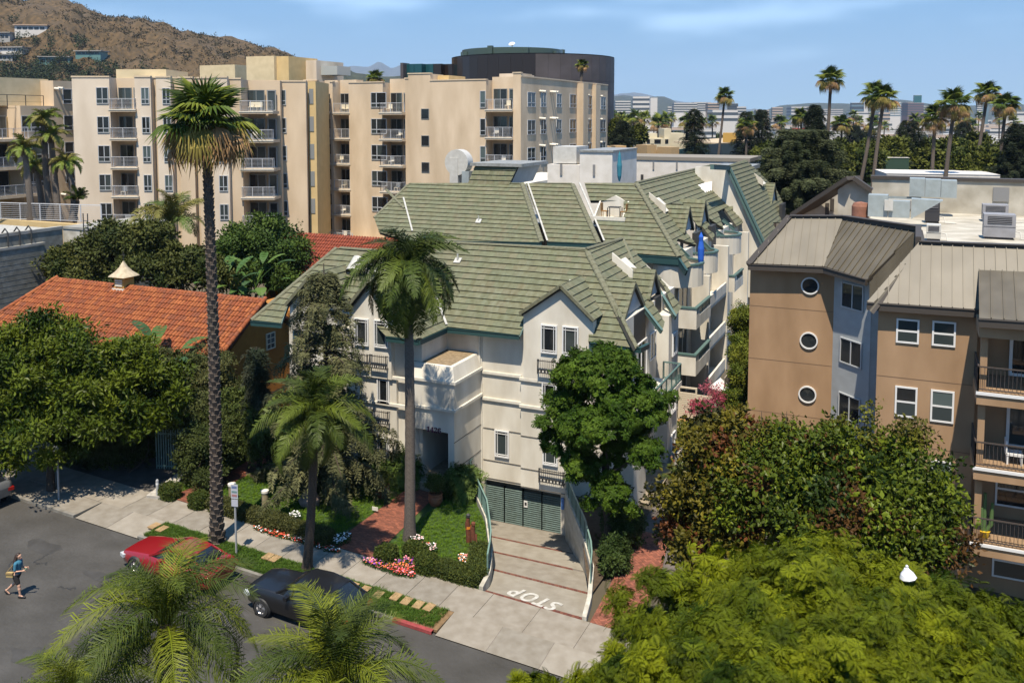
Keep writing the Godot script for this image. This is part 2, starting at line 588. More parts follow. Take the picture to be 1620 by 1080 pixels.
# a clipped hedge: leaf tufts all over a box, thinner inside
func hedge(called: String, label: String, a: Vector3, b: Vector3, width: float, h: float, count: int, lo: Color, hi: Color, group := "", size := 1.0) -> Node3D:
	width *= .78; h *= .8
	var o := thing(called, label, "hedge", (a + b) / 2.0, group)
	var z := (b - a); var l := z.length(); z = z.normalized()
	var x := Vector3.UP.cross(z).normalized()
	var core := Mb.new()
	core.bar(a + Vector3.UP * h * .42, b + Vector3.UP * h * .42, width * .78, h * .8)
	part(o, "branches", core, mat("hedge_wood", Color(.02, .028, .012), 1.0))
	var xfs := []; var cols := []
	for i in count:
		var u := rng.randf_range(-.5, .5); var v := rng.randf(); var t := rng.randf()
		var out := Vector3.UP
		var which := rng.randf() * (l * width + 2 * l * h + 2 * width * h)
		if which < l * width:
			v = 1.0
		elif which < l * width + 2 * l * h:
			u = .5 if rng.randf() < .5 else -.5
			out = x * signf(u)
		else:
			t = 0.0 if rng.randf() < .5 else 1.0
			out = z * (t * 2 - 1)
		var lump := sin(t * l * 2.1) * .03 + rng.randfn() * .025
		var at := a + z * t * l + x * u * width + Vector3.UP * (v * h * .96) + out * lump
		xfs.append(Transform3D(rand_basis(out, .9).scaled(Vector3.ONE * rng.randf_range(.7, 1.3) * size), at))
		cols.append(shade(lo.lerp(hi, rng.randf()), rng.randf_range(.8, 1.15)))
	many(o, "foliage", broadleaf_mesh(12, .09, .075, .045, "hedge leaves"), leafy("hedge"), xfs, cols, o.position)
	return o

# feather palm frond, one arched rib with paired leaflets; droop turns the tip down
func frond_mesh(l: float, pairs: int, droop: float, ll: float, lw: float, hang: float, key: String) -> Mesh:
	return shared(key, func() -> Mb:
		var b := Mb.new()
		var r := RandomNumberGenerator.new(); r.seed = hash(key)
		var at := Vector3.ZERO; var d := Vector3(0, .75, 1).normalized()
		var pts := [at]; var rs := [.035]
		var n := pairs + 6
		for i in n:
			at += d * l / n
			d = (d + Vector3.DOWN * droop * (1.0 + 1.2 * i / n) / n).normalized()
			pts.append(at); rs.append(.03 * (1.0 - .85 * i / n))
			if i < 5: continue
			var t := (i - 5.0) / (n - 5.0)
			var le := ll * (sin(PI * clampf(t * .85 + .13, 0, 1)) * .9 + .12)
			for s in [-1.0, 1.0]:
				for twin in 2:
					b.col = shade(Color.WHITE, r.randf_range(.7, 1.15))
					var out: Vector3 = (Vector3(s, 0, 0) * (1.0 - t * .45) + d * (.45 + t * .5) + Vector3(0, r.randf_range(-.25, .8) * (1 if twin else -.5), 0)).normalized()
					var mid: Vector3 = at + out * le * .5
					var tip: Vector3 = mid + (out + Vector3.DOWN * hang * r.randf_range(.7, 1.3)).normalized() * le * .55
					var wv := d * lw
					b.tri(at - wv * .35, at + wv * .35, mid + wv * .5); b.tri(at - wv * .35, mid + wv * .5, mid - wv * .5)
					b.tri(mid - wv * .5, mid + wv * .5, tip)
		b.col = Color(.75, .8, .45)
		b.tube(pts, rs, 5)
		return b)

# fan palm leaf: stalk and a pleated fan of pointed segments
func fan_mesh(stalk: float, rad: float, segs: int, droop: float, key: String) -> Mesh:
	return shared(key, func() -> Mb:
		var b := Mb.new()
		var r := RandomNumberGenerator.new(); r.seed = hash(key)
		b.col = Color(.8, .85, .5)
		b.tube([Vector3.ZERO, Vector3(0, stalk * .25, stalk * .5), Vector3(0, stalk * .3, stalk)], [.035, .028, .02], 5)
		var c := Vector3(0, stalk * .3, stalk)
		for k in segs:
			var a := lerpf(-2.1, 2.1, (k + .5) / segs); var da := 2.1 / segs
			var f := rad * (1.0 - .18 * absf(a) / 2.1) * r.randf_range(.9, 1.08)
			b.col = shade(Color.WHITE, r.randf_range(.72, 1.12))
			var at := func(ang: float, q: float, lift: float) -> Vector3: return c + Vector3(sin(ang) * q, lift - droop * q * q / rad, cos(ang) * q)
			var m0: Vector3 = at.call(a - da, f * .55, .0); var m1: Vector3 = at.call(a + da, f * .55, .0); var mm: Vector3 = at.call(a, f * .6, .05)
			var tip: Vector3 = at.call(a + r.randf_range(-.04, .04), f, -.22 * f * droop - .05)
			b.tri(c, mm, m0); b.tri(c, m1, mm)
			b.tri(m0, mm, tip); b.tri(mm, m1, tip)
		return b)

func crown_fronds(o: Node3D, top: Vector3, meshes: Array, m: Array, n: int, up0: float, up1: float, size: float, called := "frond", loose := false) -> void:
	for k in n:
		var t := (k + .5) / n
		var pitch := lerpf(up0, up1, fposmod(t * 7.0 + t, 1.0) if loose else t) + rng.randf_range(-.15, .15)
		var a := GOLD * k + rng.randf_range(-.2, .2)
		var bs := Basis(Vector3.UP, a) * Basis(Vector3.RIGHT, -pitch) * Basis(Vector3.BACK, rng.randf_range(-.35, .35))
		piece(o, called, meshes[k % meshes.size()], m[rng.randi() % m.size()], Transform3D(bs.scaled(Vector3.ONE * size * rng.randf_range(.85, 1.12)), top + Basis(Vector3.UP, a) * Vector3(0, rng.randf_range(-.2, .1) * size, .1)))

# ---------------------------------------------------------------- the scene
func _ready() -> void:
	rng.seed = 1426
	var cam := Camera3D.new()
	cam.name = "camera"
	cam.projection = Camera3D.PROJECTION_FRUSTUM
	cam.near = .1; cam.far = 30000.0
	cam.size = .1 * 1080.0 / 1430.0
	cam.frustum_offset = Vector2(0, -.1 * (540.0 - 297.54) / 1430.0)
	cam.rotation = Vector3(deg_to_rad(-4.5), deg_to_rad(24.1), 0)
	cam.position = Vector3(0, 18.39, 0)
	add_child(cam)
	cam.current = true
	var env := Environment.new()
	env.background_mode = Environment.BG_SKY
	var sky := Sky.new()
	sky.sky_material = make_sky()
	env.sky = sky
	env.tonemap_mode = Environment.TONE_MAPPER_LINEAR
	env.tonemap_exposure = 1.7
	env.sdfgi_enabled = true; env.ssao_enabled = true; env.ssil_enabled = true
	env.fog_enabled = true
	env.fog_density = .00006
	env.fog_light_color = Color(.72, .82, .95)
	var we := WorldEnvironment.new()
	we.name = "world"
	we.environment = env
	add_child(we)
	var sun := DirectionalLight3D.new()
	sun.name = "sun"
	sun.light_energy = 1.6
	sun.light_color = Color(1, .95, .87)
	sun.light_angular_distance = .5
	sun.shadow_enabled = true
	sun.look_at_from_position(Vector3.ZERO, Vector3(-.26, -2.3, -1.0), Vector3.UP)
	add_child(sun)
	make_ground()
	make_hills()
	make_main_building()
	make_main_side()
	make_brown_building()
	make_orange_house()
	make_cream_building()
	make_background()
	make_city()
	make_garden()
	make_trees()
	make_street()

func make_sky() -> ProceduralSkyMaterial:
	var m := ProceduralSkyMaterial.new()
	m.sky_top_color = Color(.31, .52, .74)
	m.sky_horizon_color = Color(.56, .67, .72)
	m.sky_curve = .09
	m.ground_horizon_color = Color(.45, .46, .45)
	m.ground_bottom_color = Color(.25, .24, .22)
	m.sun_angle_max = 2.0
	var im := Image.create(1024, 512, false, Image.FORMAT_RGBA8)
	var f := FastNoiseLite.new()
	f.seed = 7; f.frequency = .9; f.fractal_octaves = 5
	var g := FastNoiseLite.new()
	g.seed = 21; g.frequency = .35; g.fractal_octaves = 3
	for y in 256:
		for x in 1024:
			var el := (256.0 - y) / 256.0 * PI / 2.0
			var az := x / 1024.0 * TAU
			var p := Vector3(cos(az) * 3.0, el * 26.0 + cos(az * 2.0 + 1.0) * .6, sin(az) * 3.0)     # long thin streaks lying along the horizon
			var a := smoothstep(.02, .5, f.get_noise_3dv(p)) * smoothstep(-.25, .35, g.get_noise_3dv(p * .7 + Vector3(4, 1, 9)))
			a *= smoothstep(.02, .07, el) * (1.0 - smoothstep(.5, 1.0, el) * .6)
			im.set_pixel(x, y, Color(.70, .76, .80, a * .38))
	m.sky_cover = ImageTexture.create_from_image(im)
	return m

# ---------------------------------------------------------------- ground, road, pavement
func strip(mb: Mb, x0: float, x1: float, z0: float, z1: float, lift: float, thick := .0, step := 4.0) -> void:   # a band of ground following the fall of the street; z0 nearer
	var cuts := [x0]
	for k in [-75.0, 30.0]:
		if k > x0 and k < x1: cuts.append(k)
	cuts.append(x1)
	for i in cuts.size() - 1:
		var a: float = cuts[i]; var b: float = cuts[i + 1]
		var ya := gy(a) + lift; var yb := gy(b) + lift
		mb.quad(Vector3(a, ya, z0), Vector3(b, yb, z0), Vector3(b, yb, z1), Vector3(a, ya, z1))
		if thick > 0:
			mb.quad(Vector3(a, ya - thick, z0), Vector3(b, yb - thick, z0), Vector3(b, yb, z0), Vector3(a, ya, z0))
			mb.quad(Vector3(b, yb - thick, z1), Vector3(a, ya - thick, z1), Vector3(a, ya, z1), Vector3(b, yb, z1))
			mb.quad(Vector3(a, ya - thick, z1), Vector3(a, ya - thick, z0), Vector3(a, ya, z0), Vector3(a, ya, z1))
			mb.quad(Vector3(b, yb - thick, z0), Vector3(b, yb - thick, z1), Vector3(b, yb, z1), Vector3(b, yb, z0))

# the drive's edges, from the pavement to the garage
var drive_left := [Vector2(-15.45, -31.65), Vector2(-15.6, -32.7), Vector2(-16.3, -34.4), Vector2(-17.7, -36.9), Vector2(-19.3, -39.0), Vector2(-20.5, -40.6), Vector2(-20.6, -42.3)]
var drive_right := [Vector2(-11.2, -31.65), Vector2(-11.45, -33.0), Vector2(-12.1, -35.2), Vector2(-13.2, -37.4), Vector2(-14.6, -39.7), Vector2(-15.7, -41.6), Vector2(-15.8, -42.3)]
func edge(e: Array, z: float) -> float:
	for i in e.size() - 1:
		if z <= e[i].y and z >= e[i + 1].y:
			return lerpf(e[i].x, e[i + 1].x, (e[i].y - z) / (e[i].y - e[i + 1].y))
	return e[0].x if z > e[0].y else e[-1].x

func drive_y(z: float) -> float:
	var t := clampf((-31.65 - z) / 10.4, 0, 1)
	return lerpf(-.95, -3.02, t * .85 + t * t * .15)

func make_ground() -> void:
	var b := Mb.new()
	for band in [[400.0, -31.65], [-42.3, -130.0], [-130.0, -700.0], [-700.0, -12000.0]]:
		strip(b, -9000, 9000, band[0], band[1], -.06)
	var n := 16
	for i in n:                                   # round the sunken drive
		var z0 := lerpf(-31.65, -42.3, float(i) / n); var z1 := lerpf(-31.65, -42.3, (i + 1.0) / n)
		var l0 := edge(drive_left, z0); var l1 := edge(drive_left, z1); var r0 := edge(drive_right, z0); var r1 := edge(drive_right, z1)
		for s in [[-9000.0, -75.0, -9000.0, -75.0], [-75.0, l0, -75.0, l1], [r0, 30.0, r1, 30.0], [30.0, 9000.0, 30.0, 9000.0]]:
			b.quad(Vector3(s[0], gy(s[0]) - .06, z0), Vector3(s[1], gy(s[1]) - .06, z0), Vector3(s[3], gy(s[3]) - .06, z1), Vector3(s[2], gy(s[2]) - .06, z1))
	struct("ground", b, mat("earth", Color(.09, .075, .05), .95, "blotch", .05))
	var road := Mb.new()
	strip(road, -400, 400, -16.2, -28.35, 0)
	struct("road", road, mat("asphalt", Color(.058, .055, .051), .9, "blotch", .09, .25))
	var seal := Mb.new()                          # tar in the old cracks
	for k in [[V(-32.77,0.1,-26.09), V(-32.67,0.1,-24.71)], [V(-32.67,0.1,-24.71), V(-32.06,0.06,-24.88)], [V(-30.28,-0.03,-23.9), V(-29.59,-0.07,-24.13)], [V(-32.97,0.11,-23.69), V(-33.85,0.16,-24.99)]]:
		var p := [k[0]]
		for i in 9: p.append((k[0] as Vector3).lerp(k[1], (i + 1) / 10.0) + Vector3(rng.randfn() * .05, 0, rng.randfn() * .06))
		p.append(k[1])
		for i in p.size() - 1:
			var a := Vector3(p[i].x, gy(p[i].x) + .004, p[i].z); var d := Vector3(p[i + 1].x, gy(p[i + 1].x) + .004, p[i + 1].z)
			var w := (d - a).cross(Vector3.UP).normalized() * .025
			seal.quad(a - w, a + w, d + w, d - w)
	struct("road_crack", seal, mat("tar", Color(.02, .02, .02), .7))
	var stain := Mb.new()                         # oil and patching
	for q in [[-29.0, -25.2, 1.6, .35], [-24.0, -23.0, 2.4, .5], [-33.5, -25.8, 1.2, .5], [-19.0, -24.5, 2.0, .3], [-36.0, -22.0, 1.8, .4], [-14.0, -26.0, 1.5, .3], [-27.0, -20.5, 1.4, .6]]:
		var pts := []
		for i in 12:
			var a := TAU * i / 12.0
			var rr := rng.randf_range(.6, 1.1)
			var x: float = q[0] + cos(a) * q[2] * rr; var z: float = q[1] + sin(a) * q[3] * rr
			pts.append(Vector3(x, gy(x) + .004, z))
		stain.fan(pts)
	struct("road_patch", stain, mat("patch", Color(.048, .046, .044), .85, "blotch", .3))
	var k := Mb.new()
	strip(k, -75, -34.5, -28.2, -28.36, .13, .25); strip(k, -30.6, -15.9, -28.2, -28.36, .13, .25); strip(k, -9.4, 30, -28.2, -28.36, .13, .25)
	struct("kerb", k, mat("kerb_stone", Color(.20, .19, .17), .9, "blotch", .5))
	var red := Mb.new()
	strip(red, -17.6, -15.9, -28.18, -28.37, .133, .12)
	struct("kerb_paint", red, mat("kerb_red", Color(.30, .05, .05), .8, "blotch", .8))
	var near := Mb.new()
	strip(near, -75, 30, -14.0, -16.2, .13, .3)
	struct("near_pavement", near, mat("concrete_grey", Color(.22, .2, .18), .9, "blotch", .3))
	# pavement slabs, each its own
	var walk := Mb.new()
	strip(walk, -75, 30, -29.75, -31.65, .11, .2)
	var pave := struct("pavement", walk, mat("joint", Color(.16, .14, .12), .95))
	var slabs := [mat("slab_a", Color(.245, .222, .186), .9, "weather", .28), mat("slab_b", Color(.215, .197, .166), .9, "weather", .33), mat("slab_c", Color(.262, .24, .203), .9, "weather", .22)]
	var x := -56.0
	while x < 5.0:
		var w := 1.52
		if x > -16.0 and x < -9.6: w = 2.05
		var s := Mb.new()
		strip(s, x + .012, x + w - .012, -29.76, -31.64, .13 + rng.randf() * .006, .15)
		part(pave, "slab", s, slabs[rng.randi() % 3])
		x += w
	var apron := Mb.new()                         # the dropped crossing of the garage drive
	var ap := struct("driveway_apron", apron_slope(-15.75, -9.5), mat("joint", Color.BLACK))
	for i in 3:
		var a := -15.75 + i * 2.083
		part(ap, "slab", apron_slope(a + .012, a + 2.07, .01), slabs[i % 3])
	var ap2 := struct("driveway_apron", apron_slope(-34.4, -30.5), mat("joint", Color.BLACK))
	for i in 2: part(ap2, "slab", apron_slope(-34.4 + i * 1.95 + .012, -34.4 + i * 1.95 + 1.93, .01), slabs[(i + 1) % 3])
	var lane := Mb.new()                          # the neighbour's drive to the iron gate
	strip(lane, -37.6, -33.2, -31.66, -38.0, .1, .1)
	struct("side_drive", lane, mat("asphalt_old", Color(.08, .075, .07), .9, "blotch", .3))
	var verge := Mb.new()
	strip(verge, -30.4, -16.9, -28.37, -29.74, .14, .1)
	var dirt := Mb.new()
	strip(dirt, -16.89, -15.76, -28.37, -29.74, .13, .1)
	struct("bare_earth", dirt, mat("dirt", Color(.20, .125, .06), .95, "blotch", .6))
	strip(verge, -9.3, 30, -28.37, -29.74, .12, .1)
	var vg := struct("verge", verge, mat("turf", Color(.045, .085, .008), .95, "turf", .9))
	var fill := Mb.new()
	strip(fill, -75, -34.5, -28.37, -29.74, .12, .1)
	struct("pavement", fill, slabs[1])
	var sand := mat("stepping_stone", Color(.36, .24, .12), .9, "blotch", .7)
	for q in [V(-20.13,-0.59,-29.31), V(-19.56,-0.62,-29.31), V(-18.9,-0.66,-29.26), V(-18.22,-0.7,-29.48), V(-17.7,-0.73,-29.42), V(-17.16,-0.76,-29.42), V(-16.71,-0.78,-29.47), V(-30.58,-0.02,-29.17), V(-30.08,-0.05,-29.12), V(-24.53,-0.35,-29.67), V(-24.16,-0.37,-29.58)]:
		var s := Mb.new()
		var c: Vector3 = q
		var h := Vector2(.17, .26)
		s.box(Vector3(c.x, gy(c.x) + .19, clampf(c.z, -29.5, -28.6)), Vector3(h.x * 2, .05, h.y * 2), Basis(Vector3.UP, rng.randf_range(-.05, .05)) * Basis(Vector3.BACK, -.055))
		part(vg, "stepping_stone", s, sand)
	make_drive(slabs)

func apron_slope(x0: float, x1: float, lift := .0) -> Mb:
	var b := Mb.new()
	var p := []
	for q in [[x0, -28.2, .03], [x1, -28.2, .03], [x1, -29.75, .14], [x0, -29.75, .14]]: p.append(Vector3(q[0], gy(q[0]) + q[2] + lift, q[1]))
	b.quad(p[0], p[1], p[2], p[3])
	var d := Vector3.DOWN * .2
	for i in 4: b.quad(p[i] + d, p[(i + 1) % 4] + d, p[(i + 1) % 4], p[i])
	return b

func drive_patch(z0: float, z1: float, u0: float, u1: float, lift: float) -> Mb:
	var b := Mb.new()
	var n := 5
	for i in n:
		var a := lerpf(z0, z1, float(i) / n); var d := lerpf(z0, z1, (i + 1.0) / n)
		var q := []
		for e in [[u0, a], [u1, a], [u1, d], [u0, d]]:
			q.append(Vector3(lerpf(edge(drive_left, e[1]), edge(drive_right, e[1]), e[0]), drive_y(e[1]) + lift - (e[0] - .5) * .2 * (1.0 - clampf((-31.65 - e[1]) / 6.0, 0, 1)), e[1]))
		b.quad(q[0], q[1], q[2], q[3])
		if i == 0: b.quad(q[0] + Vector3.DOWN * .1, q[1] + Vector3.DOWN * .1, q[1], q[0])
	return b

func make_drive(slabs: Array) -> void:
	var o := struct("driveway", drive_patch(-31.64, -42.3, -.02, 1.02, -.03), mat("joint", Color(.16, .14, .12), .95))
	var zs := [-31.95, -34.55, -36.95, -39.2, -42.2]
	var bricks := mat("brick_red", Color(.27, .085, .05), .85, "grit", 1.5)
	var conc := [mat("drive_a", Color(.27, .25, .21), .9, "weather", .22), mat("drive_b", Color(.245, .225, .19), .9, "weather", .27)]
	for i in 4:
		part(o, "slab", drive_patch(zs[i] - .12, zs[i + 1] + .1, .004, .996, .012), conc[i % 2])
	for i in 4:
		var z: float = zs[i]
		for k in 26:
			if k > 22 and i > 1: continue
			part(o, "brick", drive_patch(z + .12 if i == 0 else z + .095, z - .115, (k + .04) / 26.0, (k + .96) / 26.0, .014 + rng.randf() * .006), mat("brick_red_%d" % (k % 3), [Color(.17, .05, .03), Color(.14, .042, .027), Color(.20, .07, .042)][k % 3], .85, "grit", 1.5))
	# painted lettering, read from the garage
	var t := TextMesh.new()
	t.text = "STOP"; t.font_size = 96; t.pixel_size = .0105; t.depth = .012
	var sf := SystemFont.new(); sf.font_names = PackedStringArray(["Droid Sans"]); sf.font_weight = 700
	t.font = sf
	var at: Vector3 = V(-13.55,-1.22,-32.49)
	var z := at.z
	var slope := (drive_y(z - .5) - drive_y(z + .5)) / 1.0
	var m := MeshInstance3D.new()
	m.name = "painted_lettering"
	m.mesh = t
	m.material_override = mat("road_paint", Color(.55, .54, .51), .8, "blotch", .8)
	o.add_child(m, true)
	var back := Vector3(0, slope, -1).normalized()     # up the hill is towards the street: text feet point to the garage
	var along := Vector3(-1, .012, -.18).normalized()
	var up := along.cross(-back).normalized()
	if up.y < 0: up = -up
	m.transform = Transform3D(Basis(along * .95, up.cross(along).normalized() * 1.35, up), Vector3(at.x, drive_y(z) + .035, z))
	# low curved walls with green railings along both edges
	for side in 2:
		var e: Array = drive_left if side == 0 else drive_right
		var w := thing("driveway_wall", ["curved pale wall with green railing left of the garage drive", "tall curved pale wall with green railing right of the garage drive"][side], "wall", Vector3(e[2].x, gy(e[2].x) - 1.0, e[2].y), "walls along the garage drive")
		var b := Mb.new()
		var top := []
		for i in 25:
			var zz := lerpf(-31.66, -42.2, i / 24.0)
			var xx := edge(e, zz) + (-.09 if side == 0 else .09)
			top.append(Vector3(xx, gy(xx) + lerpf(.28, .42, minf(1.0, i / 5.0)), zz))
		for i in 24:
			var lowa: float = drive_y(top[i].z) - .3; var lowb: float = drive_y(top[i + 1].z) - .3
			var off := Vector3(.09, 0, 0)
			var a: Vector3 = top[i]; var d: Vector3 = top[i + 1]
			b.quad(a - off, a + off, d + off, d - off)
			for s in [-1.0, 1.0]:
				var a0 := Vector3(a.x + s * .09, lowa, a.z); var d0 := Vector3(d.x + s * .09, lowb, d.z)
				b.quad(a0, d0, d + off * s, a + off * s)
			if i == 0: b.quad(Vector3(a.x - .09, lowa, a.z), Vector3(a.x + .09, lowa, a.z), a + off, a - off)
		part(w, "wall_body", b, mat("drive_wall", Color(.50, .48, .42), .85, "blotch", .4))
		var rail := []
		for i in range(2 if side == 0 else 5, 25): rail.append(top[i])
		for i in range(0, rail.size() - 2, 2):
			part(w, "railing", railing_mesh([rail[i], rail[i + 2]], .85, 0, 1.2, .05, .1), mat("rail_green", Color(.13, .21, .18), .5))

func hill_mesh(at: Callable, nu: int, nv: int) -> Mb:      # grid of points, smooth normals
	var b := Mb.new()
	var p := []
	for j in nv + 1:
		var row := []
		for i in nu + 1: row.append(at.call(float(i) / nu, float(j) / nv))
		p.append(row)
	var nr := func(i: int, j: int) -> Vector3:
		var a: Vector3 = p[j][mini(i + 1, nu)] - p[j][maxi(i - 1, 0)]; var c: Vector3 = p[mini(j + 1, nv)][i] - p[maxi(j - 1, 0)][i]
		var m := a.cross(c).normalized()
		return m if m.y > 0 else -m
	for j in nv:
		for i in nu:
			var k := [[i, j], [i + 1, j], [i + 1, j + 1], [i, j + 1]]
			var f := func(q: int) -> void: b.put(p[k[q][1]][k[q][0]], nr.call(k[q][0], k[q][1]))
			f.call(0); f.call(2); f.call(1); f.call(0); f.call(3); f.call(2)
	return b

func heading(px: float) -> Vector3:     # level direction at so many steps right of the view's axis
	var t := (px - 810.0) / 1430.0
	return (Vector3(-.4083, 0, -.9128) + Vector3(.9128, 0, -.4083) * t)

# crest: [column, height in metres above the eye per 1430 of distance]
func make_range(called: String, crest: Array, near: float, far: float, foot: float, rough: float, m: Material, nu := 90, nv := 28) -> Callable:
	var f := FastNoiseLite.new()
	f.seed = hash(called) % 99; f.frequency = 5.0 / near; f.fractal_octaves = 5
	f.fractal_type = FastNoiseLite.FRACTAL_RIDGED
	var lo: float = crest[0][0]; var hi: float = crest[-1][0]
	var at := func(u: float, v: float) -> Vector3:
		var px := lerpf(lo, hi, u)
		var h := 0.0
		for i in crest.size() - 1:
			if px >= crest[i][0] and px <= crest[i + 1][0] + .01:
				var s: float = (px - crest[i][0]) / (crest[i + 1][0] - crest[i][0])
				h = lerpf(crest[i][1], crest[i + 1][1], s * s * (3.0 - 2.0 * s))
		var d := lerpf(near, far, v)
		var g := heading(px) * d
		var top := 18.39 + h / 1430.0 * lerpf(near, far, .62)
		var rise := smoothstep(0.0, .62, v) if v < .62 else 1.0 - .35 * smoothstep(.62, 1.0, v)
		rise = lerpf(rise, minf(v / .62, 1.0) if v < .62 else rise, .6)
		var k := f.get_noise_2d(g.x, g.z) * rough * rise * (1.0 - smoothstep(.3, .62, v) * .75 if v < .62 else .3)
		return Vector3(g.x, lerpf(foot, top, rise) + k, g.z)
	struct(called, hill_mesh(at, nu, nv), m)
	return at

func make_hills() -> void:
	var dry := mat("dry_hill", Color(.13, .082, .036), 1.0, "scrub", .02)
	var at := make_range("hills", [[-700, 150], [-300, 195], [-60, 190], [0, 185], [45, 176], [75, 180], [103, 178], [122, 171], [150, 162], [190, 150], [225, 147], [260, 141], [300, 127], [350, 117], [400, 110], [440, 101], [458, 97], [480, 84], [520, 60], [560, 40], [640, 25], [760, 0]], 420, 900, 2.0, 26.0, dry, 150, 44)
	var shrub := broadleaf_mesh(10, .8, .7, .5, "hill shrub")
	var xfs := []; var cols := []
	var f := FastNoiseLite.new(); f.seed = 5; f.frequency = .012
	for i in 20000:
		var u := rng.randf_range(.4, .93); var v := rng.randf_range(.02, .63)
		var p: Vector3 = at.call(u, v)
		if f.get_noise_2d(p.x, p.z) + .35 - v * .35 < rng.randf_range(-.25, .45): continue
		xfs.append(Transform3D(rand_basis(Vector3.UP, .3).scaled(Vector3.ONE * rng.randf_range(.6, 1.9)), p))
		cols.append(Color(.03, .034, .014).lerp(Color(.08, .06, .028), rng.randf()))
	meta(many(self, "hill_scrub", shrub, leafy("scrub", .1), xfs, cols), "low dark scrub dotted over the dry brown hillside", "scrub")
	xfs = []; cols = []
	for i in 900:                                          # the wooded gardens on the lower slope
		var u := rng.randf_range(.47, .86); var v := rng.randf_range(.0, .2) + maxf(0.0, .22 - absf(u - .5) * 1.0) * rng.randf()
		var p: Vector3 = at.call(u, v)
		var s := rng.randf_range(2.2, 5.0)
		for k in 14:
			var e := Vector3(rng.randfn(), rng.randfn() * .8, rng.randfn()) * s * .42
			xfs.append(Transform3D(rand_basis().scaled(Vector3.ONE * s * .36), p + Vector3.UP * s * .8 + e))
			cols.append(shade(Color(.03, .05, .018).lerp(Color(.055, .06, .03), rng.randf()), 1.0))
	meta(many(self, "hillside_wood", shrub, leafy("wood", .15), xfs, cols), "dark trees of the gardens on the lower hillside", "trees")
	# houses among the gardens
	var white := mat("house_white", Color(.52, .50, .47), .8)
	var n := 0
	for h in [[60.0, 54.0, 640.0, 20.0, 4.2, "long white house with dark windows high on the dry hillside"], [12.0, 68.0, 600.0, 15.0, 5.0, "grey modern house at the left end of the hillside"], [12.0, 98.0, 520.0, 14.0, 4.0, "pale slatted house at the foot of the hillside"], [95.0, 102.0, 500.0, 18.0, 5.0, "green glass house among hillside trees"], [28.0, 83.0, 560.0, 16.0, 2.5, "low pale roof between hillside gardens"], [150.0, 88.0, 560.0, 16.0, 2.6, "low dark roofed house on the hillside right of the green house"]]:
		var g := Vector3.ZERO
		for k in 60:                                   # where the slope comes up to the house's level
			g = at.call((h[0] + 700.0) / 1460.0, k / 60.0 * .6)
			if 185.0 - (g.y - 18.39) / lerpf(420, 900, k / 60.0 * .6) * 1430.0 < h[1]: break
		var y := g.y + .5
		var o := thing("hillside_house", h[5], "house", Vector3(g.x, y - h[4] / 2, g.z), "houses on the hillside")
		var bs := facing(.42 + rng.randf_range(-.2, .2))
		var b := Mb.new()
		var body: Material = white if n in [0, 4] else mat("house_grey", Color(.30, .30, .29), .8) if n in [1, 2] else mat("house_glassgreen", Color(.10, .20, .19), .5)
		b.box(Vector3(g.x, y - 2, g.z), Vector3(h[3], h[4] + 4, 9), bs)
		part(o, "wall", b, body)
		b = Mb.new(); b.box(Vector3(g.x, y + h[4] / 2 + .25, g.z), Vector3(h[3] + 1.6, .5, 11), bs)
		part(o, "roof", b, mat("house_roof", Color(.42, .30, .22), .9) if n == 0 else mat("house_roof_grey", Color(.28, .27, .25), .9))
		for k in 5:
			b = Mb.new(); b.box(Vector3(g.x, y + .3, g.z) + bs * Vector3((k - 2) * h[3] * .18, 0, 4.55), Vector3(h[3] * .14, h[4] * .4, .12), bs)
			part(o, "window", b, glass_mats()[1])
		n += 1
	var blue := mat("far_mountain", Color(.12, .12, .10), 1.0, "scrub", .001)
	make_range("mountains", [[380, 20], [470, 60], [520, 72], [560, 80], [585, 78], [600, 86], [622, 74], [640, 80], [680, 60], [760, 40], [900, 25], [1000, 36], [1100, 20], [1200, 8]], 9000, 13000, 0, 160.0, blue, 120, 16)
	var near_blue := mat("far_hill", Color(.05, .06, .035), 1.0, "scrub", .004)
	make_range("city_hills", [[900, 22], [985, 34], [1010, 30], [1045, 33], [1080, 20], [1130, 6], [1200, 8], [1240, 18], [1290, 22], [1350, 20], [1420, 26], [1500, 16], [1600, 18], [1700, 26], [2000, 20], [2400, 14]], 3400, 5200, -4, 30.0, near_blue, 140, 16)
	make_range("wooded_ridge", [[500, 10], [530, 72], [545, 78], [565, 70], [600, 64], [650, 66], [700, 50], [800, 20]], 900, 1300, 0, 12.0, near_blue, 60, 12)

# ---------------------------------------------------------------- the green-roofed apartment house in the middle
var house: Node3D
var roof_tones := [Color(.142, .148, .100), Color(.134, .143, .097), Color(.152, .156, .108), Color(.128, .140, .095), Color(.150, .146, .102), Color(.138, .148, .102)]
func main_mats() -> void:
	mat("cream_wall", Color(.655, .63, .56), .9, "weather", .12, 0.0, {"stretch": Vector3(1, .35, 1)})
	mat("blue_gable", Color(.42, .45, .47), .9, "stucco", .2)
	mat("trim_white", Color(.62, .59, .52), .8, "stucco", .4)
	mat("teal", Color(.020, .055, .055), .45)
	mat("teal_light", Color(.07, .125, .115), .55)
	mat("roof_concrete", Color(1.0, 1.02, .98), .9, "moss", .35)
	mat("roof_under", Color(.03, .03, .025), .95)
	mat("roof_cap", Color(.155, .16, .115), .9, "moss", .6)
	mat("flashing", Color(.5, .5, .48), .5, "blotch", .6)
	mat("white_frame", Color(.62, .62, .61), .5)
	mat("dark_iron", Color(.03, .03, .03), .6)
	mat("roof_metal", Color(.30, .31, .31), .5, "blotch", .5)

func flash(p: Node3D, a: Vector3, b: Vector3) -> void:
	var q := Mb.new()
	q.bar(a + Vector3.UP * .15, b + Vector3.UP * .15, .12, .05)
	part(p, "valley_flashing", q, mats.flashing)

